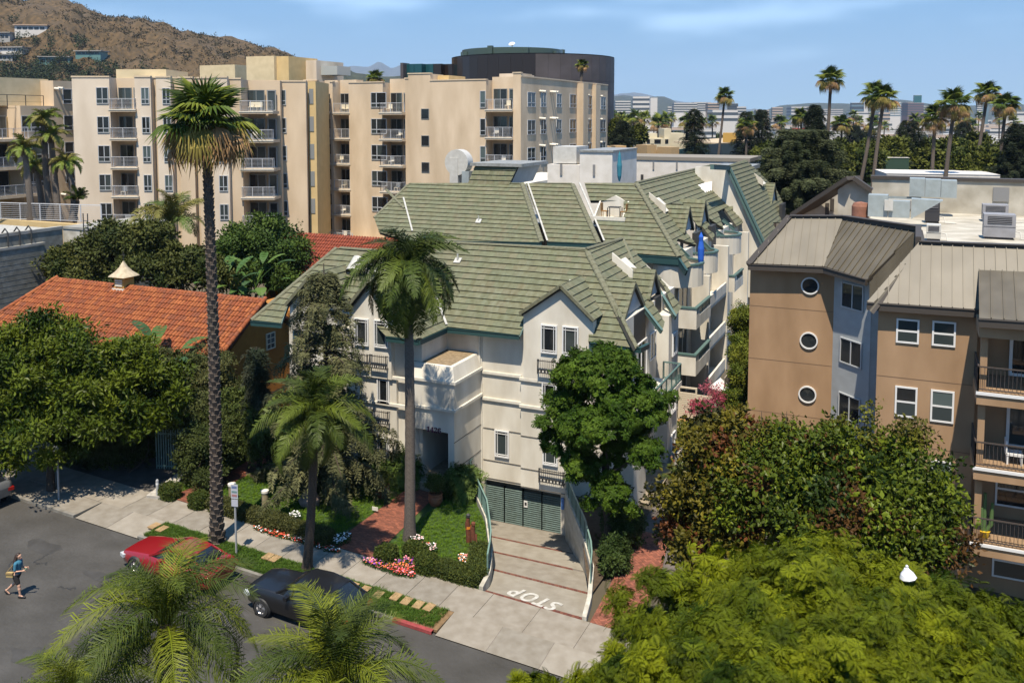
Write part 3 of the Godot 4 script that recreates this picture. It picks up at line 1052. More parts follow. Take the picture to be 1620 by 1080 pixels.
func roof(called: String, poly: Array, own := 0) -> MeshInstance3D:
	return tiles(house, called, poly, .46, .43, .065, mats.roof_concrete, mats.roof_under, roof_tones, own)

func gable_front(z: float, y0: float, x0: float, x1: float, y1: float, ax: float, ay: float, p := house) -> void:   # bay that rises through the eave, facing the street
	var b := Mb.new()
	b.prism(PackedVector2Array([Vector2(x0, y0), Vector2(x1, y0), Vector2(x1, y1), Vector2(ax, ay), Vector2(x0, y1)]), Transform3D(Basis(), Vector3(0, 0, z)), .5)
	part(p, "gable_wall", b, mats.cream_wall)
	for s in [[x0 - .12, y1 - .08], [x1 + .12, y1 - .08]]:       # its own little roof: two slopes running back into the main one
		var lo := Vector3(s[0], s[1] + .12, z + .16); var hi := Vector3(ax, ay + .18, z + .16)
		var run: float = (hi.y - 7.35) / .81 + .6
		var run_lo: float = maxf(.4, (lo.y - 7.6) / .81)
		var quad := [lo, hi, Vector3(ax, ay + .18, z - run * .92), Vector3(s[0], s[1] + .12, z - run_lo)]
		tiles(p, "gable_roof", quad, .42, .40, .07, mats.roof_concrete, mats.roof_under, roof_tones)
		var q := Mb.new()
		q.bar(lo + Vector3(0, -.02, .05), hi + Vector3(0, -.02, .05), .14, .16)
		part(p, "rake_tiles", q, mats.roof_cap)

func balconet(at: Vector3, w: float, h := .62) -> void:     # iron basket under a window
	var b := Mb.new()
	for y in [0.0, .17, h]: b.box(at + Vector3(0, y, .2), Vector3(w, .035, .035)); 
	for s in [-1.0, 1.0]:
		for y in [0.0, h]: b.box(at + Vector3(s * w / 2, y, .1), Vector3(.035, .035, .2))
		b.box(at + Vector3(s * w / 2, h / 2, .2), Vector3(.035, h + .15, .035))
	var n := int(w / .1)
	for k in n:
		b.box(at + Vector3((k + .5) / n * w - w / 2, .17 + (h - .12) / 2, .2), Vector3(.018, h - .05, .018))
	b.box(at + Vector3(0, .085, .195), Vector3(w, .15, .012))
	part(house, "balconet", b, mats.dark_iron)
	var c := Mb.new()
	for k in 7: c.box(at + Vector3((k - 3) * w * .135, .085, .21), Vector3(w * (.07 if k % 2 else .045), .1, .012))
	part(house, "balconet_pattern", c, mats.trim_white).set_meta("kind", "stuff")

func band(x0: float, x1: float, y: float, z: float) -> void:
	var b := Mb.new()
	b.span(Vector3(x0, y - .08, z - .05), Vector3(x1, y + .06, z + .1))
	part(house, "string_course", b, mats.trim_white)

func make_main_building() -> void:
	main_mats()
	house = thing("apartment_house", "cream stucco apartment house with mossy green tiled roofs and gabled bays", "apartment building", Vector3(-21, -.6, -45))
	var W: Material = mats.cream_wall
	# front right wall with the garage opening
	slab(house, "wall", Vector3(-12.15, -3.2, -42.4), Vector3(-16.05, 7.25, -42.0), W)
	slab(house, "wall", Vector3(-20.4, -3.2, -42.4), Vector3(-22.7, 7.25, -42.0), W)
	slab(house, "wall", Vector3(-16.05, -.78, -42.4), Vector3(-20.4, 7.25, -42.0), W)
	slab(house, "garage_ceiling", Vector3(-16.05, -.78, -46), Vector3(-20.4, -.6, -42.42), W)
	var gd := slab(house, "garage_door", Vector3(-16.08, -3.2, -42.3), Vector3(-20.38, -.8, -42.24), mat("garage_dark", Color(.03, .045, .045), .6))
	var gm := mat("garage_green", Color(.11, .165, .155), .6, "blotch", .6)
	for k in 4:
		var x0 := -20.36 + k * 1.07
		var b := Mb.new()
		for s in 18:
			b.box(Vector3(x0 + .535, -3.08 + s * .112, -42.17), Vector3(1.01, .075, .05), Basis(Vector3.RIGHT, -.5))
		for s in [0.0, 1.07]: b.box(Vector3(x0 + s, -2.08, -42.17), Vector3(.06, 2.2, .08))
		part(gd, "door_panel", b, gm)
	slab(gd, "hazard_sign", Vector3(-17.95, -1.95, -42.12), Vector3(-18.15, -1.6, -42.10), mats.white_frame)
	slab(gd, "sign_print", Vector3(-17.99, -1.85, -42.097), Vector3(-18.11, -1.68, -42.094), mats.dark_iron)
	slab(house, "notice", Vector3(-15.85, -1.6, -41.97), Vector3(-16.0, -1.0, -41.9), mat("sign_blue", Color(.03, .12, .35), .5))
	# gabled bay above the garage's right half
	gable_front(-41.72, 5.0, -18.02, -14.27, 8.42, -15.93, 9.86)
	slab(house, "wall", Vector3(-12.15, -.78, -41.99), Vector3(-18.2, 5.0, -41.8), W)
	slab(house, "wall", Vector3(-12.15, 5.0, -41.99), Vector3(-14.27, 7.2, -41.85), W)
	for y in [5.04, 3.63]:
		band(-20.45, -18.25, y, -42.0); band(-18.25, -12.15, y - .05, -41.8)
	for y in [2.02, .3, -.68]:
		var b := Mb.new(); b.span(Vector3(-20.45, y - .02, -42.01), Vector3(-18.2, y + .02, -41.975)); b.span(Vector3(-18.2, y - .06, -41.81), Vector3(-12.15, y - .02, -41.775))
		part(house, "reveal_line", b, mat("joint_dark", Color(.10, .09, .075), .9))
	var F: Material = mats.white_frame
	for q in [[V(-16.6,7.23,-41.72),0.82,1.42], [V(-15.45,7.24,-41.72),0.8,1.45], [V(-16.59,4.33,-41.8),0.76,1.34], [V(-19.35,1.31,-42),0.77,1.4], [V(-16.54,1.29,-41.8),0.77,1.19]]:
		window(house, q[0] + Vector3(0, 0, .01), q[1] + .06, q[2] + .05, 0, "cottage", F)
	for q in [V(-16.48,5.5,-41.7), V(-16.43,-0.19,-41.8)]: balconet(q, 1.35)
	var pipe := Mb.new()
	pipe.tube([Vector3(-20.62, -.5, -41.9), Vector3(-20.62, 7.0, -41.9)], [.07, .07], 8)
	pipe.span(Vector3(-20.75, -.5, -42.0), Vector3(-20.5, 6.9, -41.93))
	part(house, "downpipe", pipe, mats.trim_white)
	# entrance porch
	var PM: Material = W
	slab(house, "porch_wall", Vector3(-20.55, -.8, -41.95), Vector3(-20.9, 5.3, -38.9), PM)
	slab(house, "porch_wall", Vector3(-22.55, 2.65, -39.25), Vector3(-20.9, 5.3, -38.9), PM)
	slab(house, "porch_wall", Vector3(-22.8, -.8, -41.95), Vector3(-23.2, 5.3, -38.9), PM)
	slab(house, "porch_wall", Vector3(-22.8, 2.65, -41.9), Vector3(-22.55, 5.3, -38.9), PM)
	slab(house, "porch_ceiling", Vector3(-20.9, 2.65, -41.9), Vector3(-22.55, 2.8, -39.25), PM)
	slab(house, "porch_floor", Vector3(-20.9, -.9, -41.9), Vector3(-22.8, .05, -38.5), mat("porch_tile", Color(.32, .27, .2), .7, "blotch", .6))
	slab(house, "entrance_door", Vector3(-20.95, .05, -41.85), Vector3(-22.5, 2.3, -41.8), mat("door_dark", Color(.015, .012, .01), .4))
	var b := Mb.new()      # sloping coping round the porch roof
	var i0 := [Vector3(-20.52, 5.3, -38.86), Vector3(-20.52, 5.3, -42), Vector3(-23.2, 5.3, -42), Vector3(-23.2, 5.3, -38.86)]
	var i1 := [Vector3(-20.72, 5.98, -39.1), Vector3(-20.72, 5.98, -42), Vector3(-23.2, 5.98, -42), Vector3(-23.2, 5.98, -39.1)]
	for k in 4: b.quad(i0[k], i0[(k + 1) % 4], i1[(k + 1) % 4], i1[k])
	b.quad(i1[0], i1[1], i1[2], i1[3])
	part(house, "porch_top", b, W)
	slab(house, "porch_roof", Vector3(-20.95, 5.985, -41.98), Vector3(-23.1, 6.0, -39.3), mat("porch_roof_stain", Color(.27, .20, .12), .95, "blotch", .8))
	for y in [5.24, 3.83]:
		b = Mb.new(); b.span(Vector3(-20.44, y - .08, -41.95), Vector3(-20.56, y + .06, -38.8)); b.span(Vector3(-20.56, y - .08, -38.92), Vector3(-23.2, y + .06, -38.8))
		part(house, "string_course", b, mats.trim_white)
	for y in [2.2, .8]:
		b = Mb.new(); b.span(Vector3(-20.54, y - .02, -41.95), Vector3(-20.562, y + .02, -38.88))
		part(house, "reveal_line", b, mats.joint_dark)
	var t := TextMesh.new()
	t.text = "1426"; t.font_size = 64; t.pixel_size = .0058; t.depth = .03
	var sf := SystemFont.new(); sf.font_names = PackedStringArray(["Droid Serif"]); sf.font_weight = 700
	t.font = sf
	piece(house, "house_number", t, mat("number_plum", Color(.06, .015, .05), .4), Transform3D(Basis(), V(-21.7,2.71,-38.87)))
	# left wing, one step nearer the street
	slab(house, "wall", Vector3(-22.6, -1, -42.0), Vector3(-27.4, 7.25, -39.3), W)
	slab(house, "wall", Vector3(-27.4, -1, -43.5), Vector3(-30.86, 7.25, -41.6), W)
	slab(house, "wall", Vector3(-30.4, -1, -41.6), Vector3(-30.86, 7.4, -39.25), W)
	for y in [-.9, 2.05, 5.0]:
		slab(house, "balcony_parapet", Vector3(-27.4, y, -39.5), Vector3(-30.4, y + 1.15, -39.3), W)
		slab(house, "balcony_floor", Vector3(-27.4, y - .1, -41.6), Vector3(-30.4, y + .12, -39.5), W)
		window(house, Vector3(-28.9, y + 1.4, -41.58), 2.2, 2.2, 0, "slider", F)
	slab(house, "balcony_beam", Vector3(-27.4, 6.95, -39.55), Vector3(-30.4, 7.4, -39.3), W)
	gable_front(-38.95, 4.95, -26.75, -24.2, 8.35, -25.35, 9.95)
	gable_front(-38.95, 6.95, -30.55, -27.5, 8.3, -28.95, 9.95)
	slab(house, "wall", Vector3(-24.0, -.9, -39.3), Vector3(-27.0, 4.95, -39.1), W)
	for q in [[V(-25.95,7.29,-38.95),0.81,1.37], [V(-24.76,7.3,-38.95),0.8,1.39], [V(-24.76,4.32,-39.1),0.69,1.37], [V(-24.8,1.21,-39.1),0.69,1.15]]:
		window(house, q[0] + Vector3(0, 0, .01), q[1] + .05, q[2] + .05, 0, "cottage", F)
	for q in [V(-26,5.5,-38.95), V(-24.88,5.53,-38.95), V(-24.9,2.58,-39.1)]: balconet(q, .98)
	for y in [5.05, 3.62]: band(-23.2, -27.0, y, -39.1)
	# eaves
	gutter(house, [Vector3(-22.3, 7.3, -38.5), Vector3(-22.3, 7.3, -41.4), Vector3(-18.1, 7.35, -41.4)], mats.teal)
	gutter(house, [Vector3(-24.2, 7.3, -38.5), Vector3(-22.3, 7.3, -38.5)], mats.teal)
	gutter(house, [V(-32.81,7.3,-38.5), V(-30.8,7.34,-38.55)], mats.teal)
	gutter(house, [Vector3(-14.3, 7.35, -41.4), Vector3(-11.8, 7.35, -41.4), Vector3(-11.7, 7.3, -42.6)], mats.teal)
	gutter(house, [V(-18.06,8.21,-42.46), V(-18.08,7.32,-41.37)], mats.teal_light, .16, .06, "rake_board")
	gutter(house, [V(-31.2,8.26,-39.68), V(-30.84,7.33,-38.54)], mats.teal_light, .16, .06, "rake_board")
	# roofs of the front block
	var apex_l := V(-30.24,11.11,-43.21)
	var hip := Vector3(-26.7, 0, -42.9); hip.y = 7.3 + .81 * 4.4
	roof("roof_slope", [V(-32.79,7.33,-38.53), V(-30.84,7.33,-38.54), V(-31.15,8.2,-39.62), V(-27.62,8.73,-40.26), Vector3(-24.2, 7.3, -38.5), Vector3(-22.3, 7.3, -38.5), hip, Vector3(apex_l.x, hip.y, -42.9)], 60)
	roof("roof_slope", [Vector3(-22.3, 7.3, -38.5), Vector3(-22.3, 7.3, -41.4), Vector3(-26.9, 11.03, -46.0), Vector3(-26.7, 10.86, -42.9)], 20)
	roof("roof_slope", [Vector3(-22.3, 7.35, -41.4), V(-18.08,7.32,-41.37), V(-18.06,8.21,-42.46), V(-16.88,9.4,-43.94), V(-14.69,8.22,-42.48), V(-14.41,7.37,-41.42), V(-11.98,7.3,-41.33), V(-16.23,11.19,-46.14), Vector3(-26.9, 11.08, -46.0)], 160)
	flash(house, Vector3(-22.3, 7.35, -41.4), Vector3(-26.9, 11.05, -46.0))
	flash(house, V(-14.96,8.23,-42.49), V(-16.45,9.68,-44.28)); flash(house, V(-24.5,7.99,-39.36), V(-26.13,9.59,-41.33))
	caps(house, Vector3(-22.3, 7.32, -38.5), hip, mats.roof_cap)
	caps(house, V(-11.98,7.3,-41.33), V(-16.23,11.19,-46.14), mats.roof_cap)
	caps(house, V(-16.23,11.19,-46.14), Vector3(-26.9, 11.06, -46.0), mats.roof_cap, .12)
	caps(house, hip, Vector3(apex_l.x, hip.y, -42.9), mats.roof_cap, .12)
	caps(house, V(-32.79,7.33,-38.53), Vector3(apex_l.x, hip.y, -42.9), mats.roof_cap, .13)
	# the slope to the right with cut-in balconies under small gables
	var rz := V(-16.2,10.96,-52.75)
	roof("roof_slope", [V(-11.84,7.42,-40.87), V(-12.92,8.31,-42.22), V(-13.97,9.19,-43.85), V(-14.06,9.26,-47.64), V(-13.41,8.72,-46.65), V(-11.79,7.38,-45.59), V(-11.94,7.5,-46.53), V(-13.64,8.91,-48.43), V(-14.13,9.31,-51.77), V(-16.15,10.99,-52.58), V(-16.34,11.15,-46.43)], 20)
	roof("roof_slope", [V(-14.05,9.25,-51.75), V(-13.12,8.48,-51.15), V(-11.87,7.44,-48.88), V(-11.99,7.54,-50.53), V(-13.82,9.06,-52.07)])
	caps(house, V(-16.34,11.15,-46.43), V(-16.15,10.99,-52.58), mats.roof_cap, .12)
	caps(house, V(-16.15,10.99,-52.58), V(-14.72,9.81,-50.23), mats.roof_cap, .12)
	for k in [[V(-13.44,8.74,-46.51), V(-11.79,7.38,-45.44)], [V(-13.38,8.69,-50.43), V(-11.87,7.44,-48.72)]]:
		gutter(house, k, mats.teal_light, .26, .1, "rake_board")
		var a: Vector3 = k[0]; var d: Vector3 = k[1]
	for g in [[V(-13.1,9.82,-44.38), V(-13.1,8.47,-42.79), V(-13.1,8.33,-46.31)], [V(-13.1,9.84,-48.4), V(-13.1,8.57,-47.42), V(-13.1,8.51,-49.53)]]:
		side_gable(g[0], g[1], g[2], 2.6, .81)
	# side wall of the front block
	slab(house, "wall", Vector3(-12.9, -2, -52.6), Vector3(-13.2, 8.3, -42.4), W)
	slab(house, "wall", Vector3(-12.2, -2, -44.2), Vector3(-12.9, 4.0, -42.4), W)
	slab(house, "wall", Vector3(-12.2, -2, -50.8), Vector3(-12.9, 7.4, -48.6), W)
	slab(house, "balcony_floor", Vector3(-11.2, 3.9, -47.6), Vector3(-12.9, 4.15, -42.4), W)
	window(house, Vector3(-12.88, 5.6, -45.4), 2.0, 2.1, PI / 2, "slider", F)
	window(house, Vector3(-12.88, 5.9, -47.7), 1.2, 1.5, PI / 2, "slider", F)
	window(house, Vector3(-12.18, 5.6, -49.7), .9, 1.3, PI / 2, "cottage", F)
	for k in [Vector3(-12.18, 2.3, -49.7), Vector3(-12.18, -.2, -49.7)]: window(house, k, .9, 1.3, PI / 2, "cottage", F)
	part(house, "railing", railing_mesh([Vector3(-12.2, 4.15, -42.5), Vector3(-11.25, 4.15, -42.5), Vector3(-11.25, 4.15, -47.5), Vector3(-12.2, 4.15, -47.5)], .95, 0, 1.0, .07, .12), mats.teal_light)
	plate(house, "wall", [Vector3(-13.2, -2, -52.6), Vector3(-13.2, 8.2, -52.6), Vector3(-16.2, 10.7, -52.6), Vector3(-19, 9, -52.6), Vector3(-19, -2, -52.6)], .3, Vector3.BACK, W)
	slab(house, "wall", Vector3(-13.3, 0, -52.6), Vector3(-31.0, 7.0, -44.0), W)
	slab(house, "roof_gap", Vector3(-16.4, 8.6, -56.0), Vector3(-31.0, 8.8, -46.6), mats.roof_under)
	# square roof vent, vents and pipes on the slopes
	for k in [V(-28.27,10.02,-41.85), V(-27.63,9.99,-41.83), V(-26.68,9.99,-41.82)]:
		var v := Mb.new()
		var s := Vector3(0, -.63, .777)
		v.box(k + Vector3(0, .08, 0), Vector3(.82, .05, 1.05), Basis(Vector3.RIGHT, .68))
		v.lathe([Vector2(.36, -.5), Vector2(.36, .5)], 12, Transform3D(Basis(Vector3.RIGHT, s, Vector3.RIGHT.cross(s)), k + Vector3(0, .1, 0)), PI)
		var o := part(house, "roof_vent", v, mats.flashing)
		v = Mb.new()
		v.lathe([Vector2(.34, .49), Vector2(0, .495)], 12, Transform3D(Basis(Vector3.RIGHT, s, Vector3.RIGHT.cross(s)), k + Vector3(0, .1, 0)), PI); part(o, "vent_grille", v, mats.dark_iron)
	for k in [V(-23.46,10.2,-44.92), V(-28.42,10.86,-57.67)]:
		var v := Mb.new()
		v.box(k + Vector3(0, .12, 0), Vector3(.4, .05, .4), Basis(Vector3.RIGHT, .65)); v.tube([k, k + Vector3.UP * .5], [.06, .05], 7)
		part(house, "vent_pipe", v, mats.flashing)

func side_gable(apex: Vector3, near_foot: Vector3, far_foot: Vector3, deep: float, slope: float) -> void:   # small gable looking along the street, its roof running back into the slope
	var x := apex.x
	var foot := (near_foot.y + far_foot.y) / 2.0
	var half := maxf(.75, absf(near_foot.z - far_foot.z) / 2.0)
	var zc := (near_foot.z + far_foot.z) / 2.0
	var top := apex.y
	var b := Mb.new()
	b.wall([Vector3(x, foot, zc + half), Vector3(x, foot, zc - half), Vector3(x, top - .1, zc)], .2, Vector3.RIGHT)
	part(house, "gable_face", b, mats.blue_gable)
	for s in [1.0, -1.0]:
		b = Mb.new()
		b.bar(Vector3(x + .08, top + .02, zc), Vector3(x + .08, foot - .1, zc + s * (half + .1)), .2, .16, Vector3.RIGHT)
		part(house, "rake_board", b, mats.roof_cap)
		var run := (top - foot) / slope
		tiles(house, "gable_roof", [Vector3(x + .15, top + .1, zc), Vector3(x + .15, foot - .05, zc + s * (half + .12)), Vector3(x - .1, foot - .05, zc + s * (half + .12)), Vector3(x - run - .2, top + .1, zc)], .42, .4, .07, mats.roof_concrete, mats.roof_under, roof_tones)
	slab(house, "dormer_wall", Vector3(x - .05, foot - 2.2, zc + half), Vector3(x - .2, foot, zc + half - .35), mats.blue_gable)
	var face := -12.89 if x > -13.5 and zc > -60 else -13.99 if zc > -85 else -11.98
	slab(house, "dormer_opening", Vector3(face - .3, foot - 1.9, zc + half * .25), Vector3(face, foot - .15, zc - half * 1.0), mats.dark_iron)

func curved_balcony(c: Vector3, r: float, y0: float, h: float, a0 := -1.2, a1 := 1.75) -> void:   # round parapet bulging away from the wall
	var b := Mb.new(); var rim := Mb.new(); var n := 14
	for i in n:
		var a := lerpf(a0, a1, float(i) / n); var d := lerpf(a0, a1, (i + 1.0) / n)
		var pa := Vector3(cos(a), 0, sin(a)); var pd := Vector3(cos(d), 0, sin(d))
		var q := [c + pa * r, c + pd * r, c + pd * (r - .15), c + pa * (r - .15)]
		var lo := Vector3.UP * y0; var hi := Vector3.UP * (y0 + h)
		b.quad(q[1] + lo, q[0] + lo, q[0] + hi, q[1] + hi); b.quad(q[3] + lo, q[2] + lo, q[2] + hi, q[3] + hi)
		b.tri(c + lo, q[0] + lo, q[1] + lo)
		b.tri(c + lo + Vector3.UP * .2, q[1] + lo + Vector3.UP * .2, q[0] + lo + Vector3.UP * .2)
		rim.bar(q[0].lerp(q[3], .5) + hi + Vector3.UP * .06, q[1].lerp(q[2], .5) + hi + Vector3.UP * .06, .26, .12)
	part(house, "balcony_parapet", b, mats.cream_wall)
	part(house, "balcony_coping", rim, mats.teal_light)

func square_balcony(x0: float, x1: float, z0: float, z1: float, y: float, h := 1.05) -> void:   # z0 nearer the street
	var o := slab(house, "balcony_floor", Vector3(x0, y - .15, z1), Vector3(x1, y, z0), mats.cream_wall)
	slab(o, "balcony_parapet", Vector3(x0, y, z0 - .14), Vector3(x1, y + h, z0), mats.cream_wall)
	slab(o, "balcony_parapet", Vector3(x1 - .14, y, z1), Vector3(x1, y + h * .55, z0 - .145), mats.cream_wall)
	slab(o, "balcony_parapet", Vector3(x1 - .14, y + h * .55, z0 - .9), Vector3(x1, y + h, z0 - .145), mats.cream_wall)
	slab(o, "balcony_coping", Vector3(x0, y + h, z0 - .2), Vector3(x1 + .04, y + h + .12, z0 + .04), mats.teal_light)
	slab(o, "balcony_coping", Vector3(x1 - .18, y + h, z1), Vector3(x1 + .04, y + h + .12, z0 - .205), mats.teal_light)
	part(o, "railing", railing_mesh([Vector3(x1 - .07, y + h * .55, z0 - .9), Vector3(x1 - .07, y + h * .55, z1)], h * .45, 0, 1.4, .05, .11), mats.teal_light)

func make_main_side() -> void:
	var W: Material = mats.cream_wall
	# middle block
	roof("roof_slope", [V(-37.13,10.79,-57.58), V(-35.94,9.89,-56.39), V(-33.5,9.53,-55.9), V(-23.01,9.88,-56.37), V(-26.54,13.5,-61.17), V(-35.94,13.24,-60.82)], 20)
	roof("roof_slope", [V(-22.88,9.84,-57.08), V(-19.18,9.91,-57.17), V(-22.92,13.55,-62), V(-26.54,13.45,-61.86)], 12)
	roof("roof_slope", [V(-22.18,13.53,-62.67), Vector3(-18.3, 13.65, -62.8), V(-17.25,12.52,-61.33), V(-21.2,12.39,-61.15)], 10)
	roof("roof_slope", [V(-18.75,12.47,-61.26), V(-17.25,12.52,-61.33), V(-16.16,11.54,-60.04), V(-18.33,11.46,-59.92)])
	roof("roof_slope", [V(-20.36,11.38,-59.81), V(-16.16,11.54,-60.04), V(-13.77,9.36,-57.15), V(-17.56,9.41,-57.21), V(-19.1,9.91,-57.87)], 20)
	roof("roof_slope", [Vector3(-13.72, 9.33, -57.1), V(-13.12,8.76,-56.52), V(-13.1,8.75,-57.69), V(-13.84,9.44,-58.64), V(-14.5,10.07,-59.4), V(-14.58,10.15,-60.1), V(-13.83,9.44,-62.56), V(-14.93,10.47,-63.16), V(-16.54,11.99,-65.66), V(-16.11,11.58,-68.86), V(-13.62,9.24,-67.12), V(-13.82,9.43,-68.57), V(-15.35,10.87,-71.51), V(-14.87,10.42,-71.19), V(-13.87,9.47,-72.48), V(-14.97,10.51,-75.4), V(-14.97,10.51,-78.34), V(-13.59,9.21,-76.8), V(-13.59,9.21,-79.82), V(-15.48,10.99,-82.14), V(-17.96,13.33,-87.63), Vector3(-18.3, 13.65, -88.6), Vector3(-18.3, 13.65, -62.6)], 20)
	caps(house, Vector3(-13.72, 9.36, -57.1), Vector3(-18.3, 13.65, -62.8), mats.roof_cap)
	caps(house, Vector3(-18.3, 13.65, -62.8), Vector3(-18.3, 13.65, -88.6), mats.roof_cap, .12)
	caps(house, V(-23.01,9.88,-56.37), V(-26.54,13.5,-61.17), mats.roof_cap); flash(house, V(-22.86,9.81,-57.03), V(-26.34,13.37,-61.76))
	caps(house, V(-19.18,9.91,-57.17), V(-22.92,13.55,-62), mats.roof_cap); flash(house, V(-19.06,9.91,-57.88), V(-22.53,13.43,-62.54))
	caps(house, V(-35.05,11.51,-58.53), V(-37.72,12.73,-60.16), mats.roof_cap, .12); caps(house, V(-37.13,10.79,-57.58), V(-35.94,13.24,-60.82), mats.roof_cap, .12)
	flash(house, V(-35.65,12.13,-59.36), V(-33.24,10.01,-56.55))
	gutter(house, [V(-33.5,9.53,-55.9), V(-23.01,9.88,-56.37)], mats.teal, .4); gutter(house, [V(-22.88,9.84,-57.08), V(-19.18,9.91,-57.17)], mats.teal, .4)
	gutter(house, [V(-17.53,9.34,-57.11), Vector3(-13.72, 9.33, -57.05), V(-13.09,8.74,-56.42)], mats.teal, .45)
	slab(house, "wall", Vector3(-14.0, -2, -88), Vector3(-14.4, 9.4, -58.6), W)
	slab(house, "wall", Vector3(-14.2, -2, -59.2), Vector3(-31, 9.0, -58.5), W)
	slab(house, "eave_soffit", Vector3(-13.75, 8.95, -58.5), Vector3(-16.8, 9.05, -57.1), W)
	slab(house, "flat_roof", Vector3(-18.5, 10.1, -88), Vector3(-34.0, 10.4, -62.6), mats.roof_metal)
	slab(house, "wall", Vector3(-31, -2, -88), Vector3(-36, 12.6, -62), W)
	# tile-clad roof tower
	var q := [V(-30.56,14.7,-61.5), V(-27,14.78,-61.5), V(-27.49,13.39,-61), V(-30.96,13.28,-61)]
	tiles(house, "tower_roof", [q[3], q[2], q[1], q[0]], .42, .4, .075, mats.roof_concrete, mats.roof_under, roof_tones, 10)
	var back := Vector3(0, 0, -4.5)
	plate(house, "tower_wall", [q[2], q[2] + back, q[1] + back, q[1]], .2, Vector3.RIGHT, mats.blue_gable)
	var top := Mb.new(); top.span(q[0] + Vector3(-.3, 0, .3), q[1] + Vector3(.4, .15, -5)); part(house, "tower_top", top, mats.roof_metal)
	# sunk terrace with its gabled back wall
	var tl := V(-20.4,11.37,-59.81); var tr := V(-18.33,11.46,-59.92)
	var tz := V(-19.99,12.43,-61.21).z; var tt := V(-19.99,12.43,-61.21).y
	plate(house, "terrace_wall", [Vector3(tl.x, tl.y - .5, tz), Vector3(tr.x, tl.y - .5, tz), Vector3(tr.x, tt - .1, tz), Vector3((tl.x + tr.x) / 2, tt + .42, tz), Vector3(tl.x, tt - .1, tz)], .2, Vector3.BACK, mats.cream_wall)
	for s in [tl.x, tr.x]: plate(house, "terrace_cheek", [Vector3(s, tl.y - .5, tl.z), Vector3(s, tl.y - .5, tz), Vector3(s, tt + .05, tz), Vector3(s, tl.y + .05, tl.z)], .1, Vector3.RIGHT, mats.cream_wall)
	slab(house, "terrace_floor", Vector3(tl.x - .2, tl.y - .2, tz), Vector3(tr.x + .2, tl.y - .05, tl.z + .25), mats.trim_white)
	slab(house, "terrace_kerb", Vector3(tl.x - .2, tl.y - .2, tl.z + .12), Vector3(tr.x + .2, tl.y + .12, tl.z + .28), mats.trim_white)
	# cut-in skylights and terrace slots on the side slopes
	for k in [V(-16.62,12.06,-63.23), V(-14.74,9.83,-48.91), V(-14.05,12.21,-90.63)]:
		var s := Mb.new()
		s.box(k + Vector3(.1, .05, 0), Vector3(1.3, .12, 1.7), Basis(Vector3.BACK, -.72)); part(house, "roof_slot_floor", s, mats.trim_white)
		s = Mb.new()
		s.wall([k + Vector3(-.6, .35, .9), k + Vector3(.6, -.5, .9), k + Vector3(.6, .1, .9), k + Vector3(-.6, 1.0, .9)], .12, Vector3.BACK); part(house, "roof_slot_cheek", s, mats.cream_wall)
	for i in 4:
		var k := V(-16.83,12.26,-78.22) + Vector3(0, .25, -.75 * i + .8)
		var s := Mb.new()
		s.wall([k + Vector3(-.5, .0, .0), k + Vector3(.5, -.6, .1), k + Vector3(.45, .2, -.3)], .4, Vector3(.2, .6, .7))
		part(house, "white_roof_vent", s, mats.white_frame)
	# gables along the side
	for g in [[V(-14.7,11.99,-63.43), V(-14.7,10.41,-62.2), V(-14.7,10.28,-64.94)], [V(-14.7,12,-68.64), V(-14.7,10.33,-67.45), V(-14.7,10.19,-70.15)], [V(-14.7,12.1,-81.45), V(-14.7,10.35,-80.12), V(-14.7,10.3,-83.2)]]:
		side_gable(g[0], g[1], g[2], 2.8, .943)
	for k in [[V(-14.44,10.01,-59.18), V(-13.59,9.21,-59.22)], [V(-14.55,10.11,-64.88), V(-13.34,8.98,-64.91)], [V(-14.5,10.07,-69.93), V(-13.53,9.15,-71.02)], [V(-14.46,10.03,-75.21), V(-13.6,9.22,-75.72)]]:
		gutter(house, k, mats.teal_light, .3, .12, "rake_board")
	# balconies down the side
	for y in [4.95, 1.9]:
		square_balcony(-14.0, -12.5, -56.9, -61.3, y, 1.15)
	curved_balcony(Vector3(-14.3, 0, -58.9), 1.75, 7.35, 1.4, -1.5, 2.4)
	curved_balcony(Vector3(-14.1, 0, -63.8), 1.5, 7.45, 1.4, -1.5, 1.6)
	curved_balcony(Vector3(-14.1, 0, -72.0), 1.7, 7.7, 1.4, -1.5, 1.6)
	for s in [5.0, 2.0]:
		square_balcony(-14.0, -12.5, -70.2, -74.0, s)
		window(house, Vector3(-13.97, s + 1.2, -72.0), 2.4, 2.3, PI / 2, "slider", mats.white_frame)
	for s in [6.2, 3.2, .3]:
		window(house, Vector3(-13.97, s, -65.8), 1.2, 1.6, PI / 2, "slider", mats.white_frame)
		window(house, Vector3(-13.97, s - .1, -59.2), 2.6, 2.2, PI / 2, "slider", mats.white_frame)
		slab(house, "balcony_floor", Vector3(-14.0, s - 1.35, -68.8), Vector3(-12.9, s - 1.1, -62.6), W)
		slab(house, "balcony_parapet", Vector3(-13.0, s - 1.1, -68.8), Vector3(-12.85, s - .35, -62.6), W)
	slab(house, "pier", Vector3(-14.0, -2, -62.5), Vector3(-12.8, 7.4, -62.2), W)
	slab(house, "pier", Vector3(-14.0, -2, -69.3), Vector3(-12.8, 8.6, -68.9), W)
	slab(house, "pier", Vector3(-14.0, -2, -78.3), Vector3(-12.8, 8.6, -77.9), W)
	# back block with its steep slope and white gable end
	plate(house, "gable_wall", [V(-17.96,13.95,-80.2), V(-17.77,2.2,-80.2), V(-11.52,2.71,-80.2), V(-11.6,6.77,-80.2), V(-14.95,14.02,-80.2)], .4, Vector3.BACK, W)
